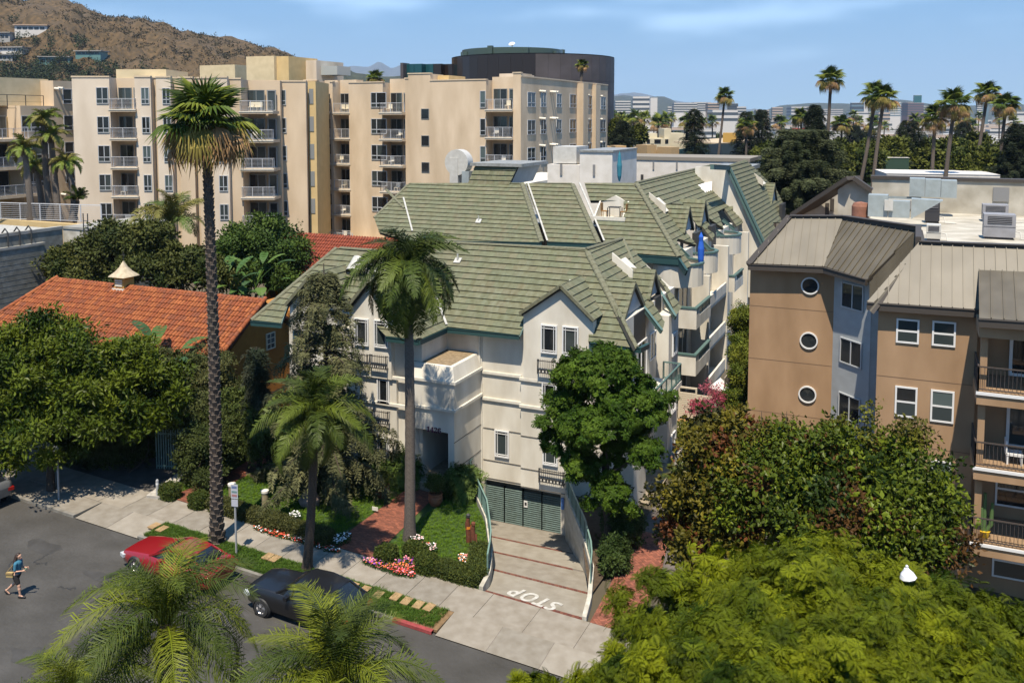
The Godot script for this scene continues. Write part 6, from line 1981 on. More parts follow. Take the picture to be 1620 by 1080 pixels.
var left_path := PackedVector2Array()
func turf_tufts(called: String, label_area: Array, n: int, lo: Color, hi: Color, lift: float) -> void:
	var tuft := shared("grass tuft", func() -> Mb:
		var b := Mb.new()
		var r := RandomNumberGenerator.new(); r.seed = 8
		for k in 9:
			var a := r.randf() * TAU
			var d := Vector3(cos(a) * r.randf() * .8, 1, sin(a) * r.randf() * .8).normalized()
			leaf(b, Vector3(cos(a), 0, sin(a)) * .05, d, Vector3(-sin(a), 0, cos(a)), r.randf_range(.05, .1), .016)
		return b)
	var poly := PackedVector2Array()
	var lo2 := Vector2(1e9, 1e9); var hi2 := -lo2
	for p in label_area:
		poly.append(Vector2(p.x, p.z)); lo2 = lo2.min(poly[-1]); hi2 = hi2.max(poly[-1])
	var xfs := []; var cols := []
	for i in n:
		var q := Vector2(rng.randf_range(lo2.x, hi2.x), rng.randf_range(lo2.y, hi2.y))
		if not Geometry2D.is_point_in_polygon(q, poly) or q.x > -22.95 and q.x < -20.65 and q.y > -38.6 and called == "grass": continue
		if called == "grass" and Geometry2D.is_point_in_polygon(q, left_path): continue
		xfs.append(Transform3D(basis_y(rng.randf() * TAU).scaled(Vector3.ONE * rng.randf_range(.7, 1.4)), Vector3(q.x, gy(q.x) + lift, q.y)))
		cols.append(lo.lerp(hi, rng.randf()) * rng.randf_range(.8, 1.2))
	meta(many(self, called, tuft, leafy("grass", .3), xfs, cols), "short green grass of the front lawns" if called == "grass" else "mown grass on the strip between kerb and pavement", "grass")

func make_garden() -> void:
	var turf: Material = mats.turf
	var lawn := [Vector3(-33.1, 0, -31.68)]
	for p in drive_left: lawn.append(Vector3(p.x - .2, 0, p.y - (.03 if p == drive_left[0] else 0.0)))
	lawn.append(Vector3(-20.8, 0, -44)); lawn.append(Vector3(-33.1, 0, -44))
	sheet("lawn", lawn, .12, turf)
	for q in [Vector3(-32.2, 0, -31.66), Vector3(-30.9, 0, -31.66), V(-30.66,-0.01,-35.86), V(-31.11,0.01,-38.44), V(-32.24,0.07,-38.78), V(-31.79,0.05,-35.82)]: left_path.append(Vector2(q.x, q.z))
	turf_tufts("grass", lawn, 30000, Color(.06, .125, .010), Color(.125, .20, .016), .12)
	turf_tufts("verge_grass", [Vector3(-30.4, 0, -28.4), Vector3(-16.0, 0, -28.4), Vector3(-16.0, 0, -29.7), Vector3(-30.4, 0, -29.7)], 9000, Color(.04, .09, .012), Color(.08, .13, .02), .14)
	var brick := mat("brick_path", Color(.24, .085, .048), .88, "", 1.0, .3)
	brick.albedo_texture = brick_tex("path", false)
	brick.uv1_triplanar = true; brick.uv1_world_triplanar = true; brick.uv1_scale = Vector3.ONE * .6
	var herring := mat("brick_herringbone", Color(.26, .095, .058), .88, "", 1.0, .3)
	herring.albedo_texture = brick_tex("herring", true)
	herring.uv1_triplanar = true; herring.uv1_world_triplanar = true; herring.uv1_scale = Vector3.ONE * .55
	sheet("brick_path", [Vector3(-22.9, 0, -31.66), Vector3(-20.7, 0, -31.66), Vector3(-21.2, 0, -37.4), Vector3(-20.75, 0, -38.48), Vector3(-22.9, 0, -38.48)], .145, brick)
	sheet("brick_path", [Vector3(-32.2, 0, -31.66), Vector3(-30.9, 0, -31.66), V(-30.66,-0.01,-35.86), V(-31.11,0.01,-38.44), V(-32.24,0.07,-38.78), V(-31.79,0.05,-35.82)], .145, brick)
	sheet("brick_path", [Vector3(-10.9, 0, -31.7), Vector3(-9.3, 0, -31.7), Vector3(-9.3, 0, -36), Vector3(-9.9, 0, -40), Vector3(-11.4, 0, -40), Vector3(-11.0, 0, -34)], .10, herring)
	sheet("tree_bed", [V(-31.66,0.04,-36.65), V(-30.49,-0.02,-37.25), V(-29.57,-0.07,-36.51), V(-29.48,-0.08,-35.16), V(-30.84,-0,-35.48)], .15, mat("soil", Color(.08, .055, .035), .98, "blotch", .8))
	var side_walk := sheet("side_walk", [Vector3(-13.6, 0, -43), Vector3(-11.7, 0, -43), Vector3(-11.7, 0, -56.2), Vector3(-13.6, 0, -56.2)], .06, mat("walk_cream", Color(.30, .25, .185), .9, "blotch", .3))
	sheet("planting_bed", [Vector3(-15.3, 0, -42.2), Vector3(-11.5, 0, -33.4), Vector3(-11.4, 0, -41.9)], .09, mats.soil)
	sheet("side_alley", [Vector3(-11.4, 0, -36), Vector3(-3, 0, -36), Vector3(-3, 0, -70), Vector3(-11.6, 0, -70)], .02, mat("alley_grey", Color(.13, .11, .1), .95, "blotch", .2))
	# hedges
	var lo := Color(.035, .06, .014); var hi := Color(.085, .10, .02)
	hedge("box_hedge", "small clipped cube hedge beside the white kerb by the side drive", V(-32.68,0.1,-31.7) + Vector3(.2, .1, 0), V(-31.93,0.06,-31.67) + Vector3(.1, .1, 0), .8, .75, 800, lo, hi, "clipped hedges along the pavement")
	hedge("box_hedge", "clipped cube hedge at the right of the left brick path", V(-30.84,-0,-31.68) + Vector3(.2, .1, 0), V(-30.02,-0.05,-31.63) + Vector3(0, .1, 0), .8, .75, 800, lo, hi, "clipped hedges along the pavement")
	hedge("box_hedge", "long clipped hedge along the pavement between tall palm and entrance path", V(-29.91,-0.05,-31.85) + Vector3(.2, .1, 0), V(-22.68,-0.45,-31.72) + Vector3(-.3, .1, 0), .75, .7, 4200, Color(.045, .055, .02), Color(.10, .10, .03), "clipped hedges along the pavement")
	hedge("box_hedge", "square clipped hedge at the right corner of the entrance path", V(-20.42,-0.58,-31.64) + Vector3(0, .1, -.15), V(-19.79,-0.61,-31.63) + Vector3(0, .1, -.15), .8, .7, 800, lo, hi, "clipped hedges along the pavement")
	hedge("box_hedge", "middle clipped hedge among the red and white flowers", V(-19.57,-0.62,-32) + Vector3(0, .1, -.7), V(-18.8,-0.67,-31.95) + Vector3(0, .1, -.7), .8, .65, 900, lo, hi, "clipped hedges along the pavement")
	hedge("box_hedge", "bright clipped hedge right of the flowers at the pavement", V(-18.51,-0.68,-31.77) + Vector3(0, .1, -.1), V(-17.86,-0.72,-31.79) + Vector3(0, .1, -.1), .85, .8, 1000, lo, hi, "clipped hedges along the pavement")
	hedge("box_hedge", "low clipped hedge running to the white end of the drive wall", V(-17.65,-0.73,-31.74) + Vector3(0, .1, -.25), V(-15.84,-0.83,-31.75) + Vector3(0, .1, -.25), .8, .62, 1800, Color(.04, .06, .018), hi, "clipped hedges along the pavement")
	hedge("box_hedge", "clipped hedge curving up the lawn inside the drive wall", V(-15.91,-0.82,-31.88) + Vector3(-.1, .1, -.4), V(-16.65,-0.78,-34.38) + Vector3(-.35, .1, 0), .8, .6, 1500, Color(.04, .06, .018), hi, "clipped hedges along the pavement")
	flowers("flower_bed", "bed of red, pink and purple flowers at the corner of the entrance path", [[V(-19.59,-0.62,-31.16), 1.3, .25], [V(-19.08,-0.65,-31.68), .5, .8], [V(-19.12,-0.65,-32.98), .55, .7]], [Color(.75, .06, .03), Color(.7, .15, .2), Color(.8, .2, .05), Color(.3, .06, .4), Color(.85, .3, .35)], 900)
	flowers("flower_bed", "strip of red and white flowers at the foot of the long hedge", [[V(-25.71,-0.29,-31.22), 1.0, .16], [V(-24.4,-0.36,-31.31), 1.0, .18], [V(-23.05,-0.43,-31.31), .9, .18]], [Color(.7, .05, .03), Color(.85, .85, .85), Color(.6, .12, .05)], 420, .14)
	flowers("flower_bed", "small clump of orange and white flowers on the lawn by the drive", [[V(-17.01,-0.76,-33.38), .45, .3]], [Color(.85, .25, .08), Color(.9, .85, .85), Color(.8, .3, .3)], 220)
	flowers("flower_bed", "white flowers at the left corner of the entrance path", [[V(-22.61,-0.46,-32.14), .35, .5], [V(-25.65,-0.29,-32.85), .3, .25]], [Color(.85, .85, .85)], 150, .3)
	flowers("flower_bed", "white and pink flowers in front of the middle hedge on the right lawn", [[V(-19.86,-0.61,-33.71), .45, .25], [V(-18.82,-0.66,-33.28), .3, .3]], [Color(.9, .88, .88), Color(.85, .5, .5)], 180, .3)
	# round bushes and borders by the house
	var bl := broadleaf_mesh(16, .22, .14, .07, "bush leaves")
	var gl := leafy("bush")
	bush("round_bush", "round clipped bush right of the entrance", V(-20.41,-0.58,-38.16), [[V(-20.62,-0.57,-38.69) + Vector3(0, .6, 0), Vector3(.45, .5, .45)]], bl, gl, 700, 30, .6, lo, hi)
	bush("fern_bush", "pale leafy bush beside the top of the drive rail", V(-19.91,-0.6,-38.95), [[V(-19.91,-0.6,-38.95) + Vector3(0, .7, 0), Vector3(.55, .8, .55)]], feather_mesh(7, .6, 8, .06, "fern", .9), gl, 120, 12, .9, Color(.06, .10, .02), Color(.12, .17, .04))
	bush("porch_bush", "dark green bush left of the porch behind the grey palm trunk", V(-24.31,-0.36,-37.86), [[V(-24.8,-0.34,-37.92) + Vector3(0, .9, 0), Vector3(.8, .55, .45)], [V(-24.06,-0.38,-38.18) + Vector3(0, .6, 0), Vector3(.5, .5, .4)]], bl, gl, 1200, 44, .65, Color(.03, .055, .012), Color(.06, .095, .02))
	bush("porch_fern", "bright leafy plant at the foot of the porch wall", V(-23.21,-0.42,-38.51), [[V(-23.35,-0.42,-38.61) + Vector3(0, .7, 0), Vector3(.5, .6, .4)]], feather_mesh(7, .6, 8, .06, "fern", .9), gl, 160, 14, 1.0, Color(.06, .10, .02), Color(.13, .19, .04))
	bush("side_shrub", "dark climbing shrub left of the tall palm beside the iron gate", V(-31.51,0.03,-33.37), [[V(-31.76,0.05,-33.64) + Vector3(0, 1.3, 0), Vector3(1.3, 1.4, 1.0)], [V(-32.53,0.09,-35.38) + Vector3(0, 1.6, 0), Vector3(1.4, 1.6, 1.2)]], bl, gl, 2600, 90, 1.0, Color(.03, .045, .012), Color(.07, .085, .022))
	# pots, lamps, statues
	var terra := mat("terracotta", Color(.30, .12, .06), .8, "blotch", .9)
	for k in [[V(-23.48,-0.41,-36.85), "terracotta pot with shrub left of the entrance path"], [V(-20.8,-0.56,-37.38), "terracotta pot with plant right of the entrance path"]]:
		var at: Vector3 = k[0]
		at.y = gy(at.x) + .13
		var o := thing("flower_pot", k[1], "flower pot", at, "terracotta pots by the entrance")
		var b := Mb.new()
		b.lathe([Vector2(.22, 0), Vector2(.34, .22), Vector2(.36, .42), Vector2(.30, .52), Vector2(.36, .56), Vector2(.36, .62), Vector2(.30, .62), Vector2(.28, .5), Vector2(0, .5)], 18, Transform3D(Basis(), at))
		part(o, "pot", b, terra)
		var f := foliage([[at + Vector3(0, .95, 0), Vector3(.4, .42, .4)]], 260, 14, .6, lo, hi, .4, -.6)
		many(o, "plant", bl, gl, f[0], f[1], at)
	for k in [[V(-27.67,-0.18,-33.15), "nearest stone lamp bollard behind the long hedge"], [V(-29.48,-0.08,-32.95), "stone lamp bollard beside the tall palm trunk"]]:
		var at: Vector3 = k[0]
		var o := thing("lamp_bollard", k[1], "garden lamp", at, "lamp bollards behind the hedge")
		var b := Mb.new(); b.lathe([Vector2(.16, 0), Vector2(.16, .85), Vector2(.0, .85)], 14, Transform3D(Basis(), at)); part(o, "post", b, mat("bollard_stone", Color(.30, .25, .15), .9, "blotch", .8))
		b = Mb.new(); b.lathe([Vector2(.19, .85), Vector2(.19, .95), Vector2(.0, .99)], 14, Transform3D(Basis(), at)); part(o, "cap", b, mats.trim_white)
	var rust := mat("rust_wood", Color(.20, .06, .025), .9, "rust", .9)
	for k in [[V(-17.76,-0.72,-34.91), 1.25, "taller left wooden figure with orange band on the lawn"], [V(-17.31,-0.75,-34.52), 1.15, "right leaning wooden figure on the lawn"]]:
		var at: Vector3 = k[0]
		var o := thing("garden_figure", k[2], "sculpture", at, "wooden figures on the lawn")
		var h: float = k[1]
		var b := Mb.new(); b.tube([at, at + Vector3(.02, h * .4, 0), at + Vector3(-.03, h * .8, .02), at + Vector3(0, h, 0)], [.11, .13, .12, .08], 8); part(o, "body", b, rust)
		b = Mb.new(); b.lathe([Vector2(.0, -.12), Vector2(.1, -.05), Vector2(.1, .06), Vector2(0, .13)], 8, Transform3D(Basis(), at + Vector3(0, h + .1, 0))); part(o, "head", b, mats.dark_iron if h > 1.2 else rust)
		b = Mb.new(); b.tube([at + Vector3(.12, h * .7, 0), at + Vector3(.2, h * .3, .06)], [.05, .04], 6); part(o, "arm", b, rust)
		if h > 1.2:
			b = Mb.new(); b.lathe([Vector2(.14, 0), Vector2(.14, .12)], 8, Transform3D(Basis(), at + Vector3(0, h * .62, 0))); part(o, "band", b, mat("orange_paint", Color(.6, .2, .02), .6))
	var st := V(-26.11,-0.26,-34.52)
	var rock := Mb.new()
	rock.lathe([Vector2(.5, 0), Vector2(.55, .3), Vector2(.35, .6), Vector2(.25, .9), Vector2(.1, 1.1), Vector2(0, 1.12)], 7, Transform3D(Basis(), st))
	solo("garden_stone", "pale pinkish stone under the drooping conifer on the lawn", "stone", rock, mat("stone_pink", Color(.45, .33, .28), .95, "blotch", 1.2), st)
	var sg := V(-22.87,-0.44,-35.26)
	var o := thing("lawn_sign", "tiny pale sign standing in the lawn by the entrance path", "sign", sg)
	slab(o, "stake", sg + Vector3(-.02, 0, -.02), sg + Vector3(.02, .35, .02), mats.dark_iron)
	slab(o, "board", sg + Vector3(-.16, .25, .02), sg + Vector3(.16, .42, .05), mats.trim_white)
	# iron gate and kerb stone by the side drive
	var ga := V(-35.21,0.24,-33.87); var gb := V(-33.37,0.14,-34.52)
	gb = ga + (gb - ga).normalized() * 2.1; gb.y = ga.y
	o = thing("iron_gate", "grey green iron picket gate across the side drive", "gate", (ga + gb) / 2.0)
	var b := Mb.new()
	for s in [.25, 1.95]: b.bar(ga + Vector3(0, s, 0), gb + Vector3(0, s, 0), .05, .06)
	part(o, "rails", b, mats.rail_green)
	for k in 17:
		var q := ga.lerp(gb, k / 16.0)
		slab(o, "picket", q + Vector3(-.025, .1, -.02), q + Vector3(.025, 2.15 + (.1 if k % 2 else 0.0), .02), mat("gate_green", Color(.16, .24, .22), .5))
	slab(o, "notice", ga.lerp(gb, .62) + Vector3(-.16, .95, .04), ga.lerp(gb, .62) + Vector3(.16, 1.4, .06), mat("notice_pink", Color(.6, .5, .5), .7))
	slab(o, "notice_print", ga.lerp(gb, .62) + Vector3(-.1, 1.2, .061), ga.lerp(gb, .62) + Vector3(.1, 1.32, .066), mat("sign_red", Color(.45, .05, .05), .6))
	b = Mb.new()
	var k0 := V(-32.71,0.1,-31.21); var k1 := V(-33.58,0.15,-34.48)
	for i in 8:
		var q := k0.lerp(k1, i / 8.0); var q2 := k0.lerp(k1, (i + 1) / 8.0)
		b.bar(q + Vector3(0, .12, 0), q2 + Vector3(0, .14, 0), .75 - .3 * i / 8.0, .3)
	solo("drive_kerb", "white concrete kerb strip beside the side drive up to the gate", "kerb", b, mat("kerb_white", Color(.42, .40, .37), .9, "blotch", .5), (k0 + k1) / 2.0)
	# right side of the main house: gate, planter, white kerb, fence
	var w0 := Vector3(-13.45, gy(-13) + .06, -56.3)
	o = thing("side_gate", "cream slatted garden gate under the corner balcony", "gate", w0)
	var cream := mat("gate_cream", Color(.52, .46, .36), .8)
	for k in 13: slab(o, "slat", w0 + Vector3(.06, .12 + k * .125, -.03), w0 + Vector3(1.12, .225 + k * .125, .03), cream)
	for k in [0.0, 1.1]: slab(o, "post", w0 + Vector3(k, 0, -.05), w0 + Vector3(k + .1, 2.1, .05), cream)
	slab(o, "top_rail", w0 + Vector3(.1, 2.0, -.05), w0 + Vector3(1.1, 2.1, .05), cream)
	for k in 10: slab(o, "side_slat", w0 + Vector3(1.2, .1 + k * .16, -.03), w0 + Vector3(2.3, .24 + k * .16, .03), cream)
	solo_box("door_mat", "brown door mat in front of the cream gate", "mat", w0 + Vector3(.1, .005, .15), w0 + Vector3(1.1, .03, .7), mat("coir", Color(.22, .12, .04), .98))
	var b2 := Mb.new()
	var a0 := V(-11.68,-1.06,-48.33); var a1 := V(-11.68,-1.06,-57.36)
	b2.bar(a0 + Vector3(0, .25, 0), a1 + Vector3(0, .25, 0), .18, .9); b2.bar(a0 + Vector3(.55, .05, 0), a1 + Vector3(.55, .05, 0), .5, .4)
	solo("planter_wall", "white painted kerb wall along the sloping side walk", "wall", b2, mats.kerb_white, (a0 + a1) / 2.0)
	var f0 := Vector3(-10.6, gy(-10), -53); var f1 := Vector3(-8.3, gy(-10), -53)
	o = thing("dark_fence", "dark slatted fence between the planted alley and the brown building", "fence", (f0 + f1) / 2.0)
	for k in 9: slab(o, "slat", f0 + Vector3(0, .2 + k * .22, -.02), Vector3(f1.x, f0.y + .34 + k * .22, f0.z + .02), mats.brown_trim)
	for k in 4: slab(o, "post", f0.lerp(f1, k / 3.0) + Vector3(-.05, 0, -.06), f0.lerp(f1, k / 3.0) + Vector3(.05, 2.3, .06), mats.brown_trim)
	o = thing("slat_fence", "weathered grey slatted fence under the side balconies", "fence", Vector3(-10.6, -1, -58))
	for k in 8: slab(o, "slat", Vector3(-10.7, gy(-10.6) + .6 + k * .3, -66), Vector3(-10.64, gy(-10.6) + .85 + k * .3, -57), mat("slat_grey", Color(.33, .29, .24), .9, "grit", .4))
	var pr := Vector3(-11.0, gy(-11) + 2.5, -57.4)
	var pb := Mb.new(); pb.lathe([Vector2(.75, -.35), Vector2(0, .3)], 4, Transform3D(Basis(Vector3.UP, .3), pr)); pb.tube([pr - Vector3(0, 2.5, 0), pr + Vector3(0, .3, 0)], [.03, .03], 6)
	solo("garden_parasol", "small white parasol under the side balconies", "parasol", pb, mats.white_frame, pr - Vector3(0, 2.5, 0))
	# blue closed parasol and the terrace table set
	var bp := V(-12.78,9.01,-59.2)
	var fb := Mb.new(); fb.lathe([Vector2(.1, -1.1), Vector2(.2, -.6), Vector2(.22, .1), Vector2(.14, .6), Vector2(.16, .9), Vector2(.02, 1.2)], 9, Transform3D(Basis(), bp + Vector3(0, .6, 0)))
	solo("closed_parasol", "closed bright blue parasol on the round balcony", "parasol", fb, mat("parasol_blue", Color(.01, .09, .45), .8), bp + Vector3(0, -.5, 0))
	var tt := (V(-19.27,11.42,-59.87)) + Vector3(.1, -.05, -.6)
	o = thing("terrace_table", "dark table in the roof terrace recess", "table", tt)
	slab(o, "table_top", tt + Vector3(-.4, .7, -.3), tt + Vector3(.4, .76, .3), mats.dark_iron)
	for k in 4: slab(o, "leg", tt + Vector3(-.45 + .9 * (k % 2), 0, -.25 + .5 * (k / 2)), tt + Vector3(-.4 + .9 * (k % 2), .7, -.2 + .5 * (k / 2)), mats.dark_iron)
	for k in [[-.72, "brown chair left of the terrace table"], [.68, "pale chair right of the terrace table"]]:
		var c: Vector3 = tt + Vector3(k[0], 0, 0)
		o = thing("terrace_chair", k[1], "chair", c, "chairs on the roof terrace")
		slab(o, "seat", c + Vector3(-.22, .4, -.22), c + Vector3(.22, .46, .22), mats.coir)
		slab(o, "backrest", c + Vector3(-.22 * signf(-k[0]) - .03, .46, -.22), c + Vector3(-.22 * signf(-k[0]) + .03, 1.0, .22), mats.coir)
		for q in 4: slab(o, "leg", c + Vector3(-.2 + .36 * (q % 2), 0, -.2 + .36 * (q / 2)), c + Vector3(-.16 + .36 * (q % 2), .4, -.16 + .36 * (q / 2)), mats.coir)
	# things on the brown building's balconies
	var ch := Vector3(4.0, 4.5, -40.6)
	o = thing("balcony_chair", "white wicker chair on the middle balcony of the brown building", "chair", ch)
	slab(o, "seat", ch + Vector3(-.3, .36, -.28), ch + Vector3(.3, .46, .28), mats.white_frame)
	slab(o, "backrest", ch + Vector3(-.34, .4, -.28), ch + Vector3(-.27, .95, .28), mats.white_frame)
	for q in 4: slab(o, "leg", ch + Vector3(-.28 + .5 * (q % 2), 0, -.26 + .46 * (q / 2)), ch + Vector3(-.22 + .5 * (q % 2), .36, -.2 + .46 * (q / 2)), mats.white_frame)
	var cp := Vector3(3.0, 1.4, -40.2)
	o = thing("potted_cactus", "tall green cactus in a yellow pot on the lowest balcony", "potted plant", cp)
	var cb := Mb.new(); cb.lathe([Vector2(.18, 0), Vector2(.26, .3), Vector2(.2, .3), Vector2(0, .27)], 14, Transform3D(Basis(), cp)); part(o, "pot", cb, mat("pot_yellow", Color(.6, .38, .02), .5))
	cb = Mb.new()
	for k in [[0, 0, 0, .02, 1.45], [.05, .05, .25, .05, 1.1], [-.05, .05, -.1, .1, .85]]: cb.tube([cp + Vector3(k[0], .25, k[1]), cp + Vector3(k[2], .6, k[3]), cp + Vector3(k[2] * 1.1, .4 + k[4], k[3])], [.07, .09, .06], 8)
	part(o, "stems", cb, mat("cactus_green", Color(.09, .17, .05), .7, "grit", 1.0))

func solo_box(called: String, label: String, category: String, a: Vector3, b: Vector3, m: Material) -> void:
	var q := Mb.new(); q.span(a, b)
	solo(called, label, category, q, m, Vector3((a.x + b.x) / 2, minf(a.y, b.y), (a.z + b.z) / 2))

# ---------------------------------------------------------------- trees
func palm_trunk(o: Node3D, base: Vector3, top: Vector3, r0: float, r1: float, m: Material, boots := 0, rings := 0) -> void:
	var b := Mb.new()
	var pts := []; var rs := []
	var side := Vector3(rng.randf_range(-.3, .3), 0, rng.randf_range(-.2, .2))
	var n := 40 if rings else 16
	for k in n + 1:
		var t := float(k) / n
		pts.append(base.lerp(top, t) + side * sin(PI * t) - Vector3(0, .15 if k == 0 else 0.0, 0))
		rs.append(lerpf(r0, r1, t) * (1.0 + .5 * exp(-t * 26.0)) * (1.0 + (.06 * (k % 2) if rings else 0.0)))
	b.tube(pts, rs, 12)
	part(o, "trunk", b, m)
	if boots:
		var q := Mb.new()
		for k in boots:
			var t := (k + .5) / boots
			var i := mini(n - 1, int(t * n))
			var at: Vector3 = pts[i].lerp(pts[i + 1], t * n - i)
			var a := GOLD * k
			var out := Vector3(cos(a), 0, sin(a))
			var r: float = lerpf(rs[i], rs[i + 1], t * n - i)
			var up := (Vector3.UP + out * .35).normalized()
			q.col = shade(Color.WHITE, rng.randf_range(.6, 1.35))
			q.box(at + out * (r + .01), Vector3(r * .95, r * 1.3, .05), Basis(up.cross(out).normalized(), up, up.cross(out).normalized().cross(up)))
		part(o, "leaf_bases", q, m).set_meta("kind", "stuff")

func fan_palm(label: String, base: Vector3, crown: Vector3, size: float, group: String, n := 34, skirt := 12, boots := 0, r := .2) -> void:
	var o := thing("fan_palm", label, "palm tree", base, group)
	palm_trunk(o, base, crown, r * 1.25, r * .9, mat("palm_bark_dark", Color(.17, .14, .115), .95, "bark", 1.2, .5), boots)
	var fans := []
	for k in 3: fans.append(fan_mesh(.85, .95, 20, [.12, .3, .5][k], "fan %d" % k))
	var greens := [leafy2("fan_green", Color(.06, .095, .014)), leafy2("fan_lime", Color(.13, .155, .018)), leafy2("fan_deep", Color(.03, .05, .010))]
	crown_fronds(o, crown, fans, greens, n, 1.45, -.25, size, "frond", true)
	var dead := [fan_mesh(.8, .85, 20, .9, "dead fan 0"), fan_mesh(.9, .7, 16, 1.4, "dead fan 1")]
	if skirt: crown_fronds(o, crown - Vector3(0, .2 * size, 0), dead, [leafy2("fan_dead", Color(.28, .17, .08)), leafy2("fan_old", Color(.23, .19, .05))], skirt + skirt / 3, .3, -.7, size * .95, "dead_frond", true)

func leafy2(key: String, c: Color, rough := .5) -> StandardMaterial3D:
	var m := mat("leaf_" + key, c, rough, "", 1.0, 0.0, {"back": c * 1.5, "two": 1})
	m.metallic_specular = .25
	return m

func feather_palm(label: String, base: Vector3, crown: Vector3, size: float, n: int, r: float, trunk_m: Material, greens: Array, up0 := 1.3, up1 := -.7, group := "", hang := .8, droop := 1.5, rings := 1, lw := .05) -> Node3D:
	var o := thing("feather_palm", label, "palm tree", base, group)
	palm_trunk(o, base, crown - Vector3(0, .3 * size, 0), r * 1.15, r * .85, trunk_m, 0, rings)
	var b := Mb.new()                             # boots and fibre under the crown
	b.tube([crown - Vector3(0, 1.1 * size, 0), crown - Vector3(0, .6 * size, 0), crown + Vector3(0, .1, 0)], [r * .95, r * 1.5, r * .7], 10)
	part(o, "crown_shaft", b, mat("palm_fibre", Color(.14, .11, .07), .95, "bark", 1.5, .5))
	var fr := []
	for k in 3: fr.append(frond_mesh(3.0, 46, [droop * .75, droop, droop * 1.25][k], .78, lw, hang, "frond %d %.2f %.2f %.3f" % [k, hang, droop, lw]))
	crown_fronds(o, crown, fr, greens, n, up0, up1, size)
	return o

func conifer(called: String, label: String, base: Vector3, h: float, r: float, whorls: int, lo: Color, hi: Color, opts := {}) -> void:
	var o := thing(called, label, "conifer", base, opts.get("group", ""))
	var b := Mb.new()
	var top := base + Vector3(opts.get("lean", 0.0), h, 0)
	b.tube([base - Vector3(0, .2, 0), base.lerp(top, .4) + Vector3(.1, 0, 0), base.lerp(top, .8), top], [h * .022, h * .016, h * .007, .02], 8)
	var spray := needle_mesh(opts.get("needles", 26), .9, .075, "spray %d" % opts.get("needles", 26), opts.get("droop", .5))
	var xfs := []; var cols := []
	var first: float = opts.get("first", .06)
	for w in whorls:
		var t := first + (1.0 - first) * pow((w + rng.randf()) / whorls, .9)
		if opts.has("levels"): t = first + (1.0 - first) * (floorf((t - first) / (1.0 - first) * opts.levels) + rng.randf() * .25) / opts.levels
		var at := base.lerp(top, t)
		var len_: float = r * (pow(1.0 - t, opts.get("taper", .8)) + .05) * rng.randf_range(.55, 1.15)
		var a := GOLD * w + rng.randf_range(-.5, .5)
		var d := Vector3(cos(a), opts.get("rise", .15), sin(a)).normalized()
		var tone := lo.lerp(hi, rng.randf())
		var pts := [at]; var rs := [.05 * len_ / r + .015]
		var p := at
		var steps := maxi(3, int(len_ / .45))
		for k in steps:
			p += d * len_ / steps
			d = (d + Vector3.DOWN * opts.get("sag", .5) / steps).normalized()
			pts.append(p); rs.append(lerpf(rs[0], .01, (k + 1.0) / steps))
			var f := (k + 1.0) / steps
			for s in opts.get("sprays", 5):
				var turn := rng.randf_range(-1.25, 1.25)
				var dir := (d.rotated(Vector3.UP, turn) + Vector3.DOWN * rng.randf_range(0, .35)).normalized()
				var x := dir.cross(Vector3.UP).normalized()
				var bs := Basis(-x, dir.cross(-x).normalized() * -1.0, dir)
				if bs.y.y < 0: bs = Basis(x, -bs.y, dir)
				xfs.append(Transform3D(bs.scaled(Vector3.ONE * opts.get("size", .8) * rng.randf_range(.6, 1.2) * (1.15 - .4 * f)), p + Vector3(rng.randfn(), rng.randfn() * .5, rng.randfn()) * .08))
				cols.append(shade(tone, rng.randf_range(.7, 1.3)))
		b.tube(pts, rs, 5)
	part(o, "trunk", b, mat("bark_brown", Color(.10, .075, .055), .95, "bark", .8, .6))
	many(o, "crown", spray, leafy("needle", .15, .7), xfs, cols, base)

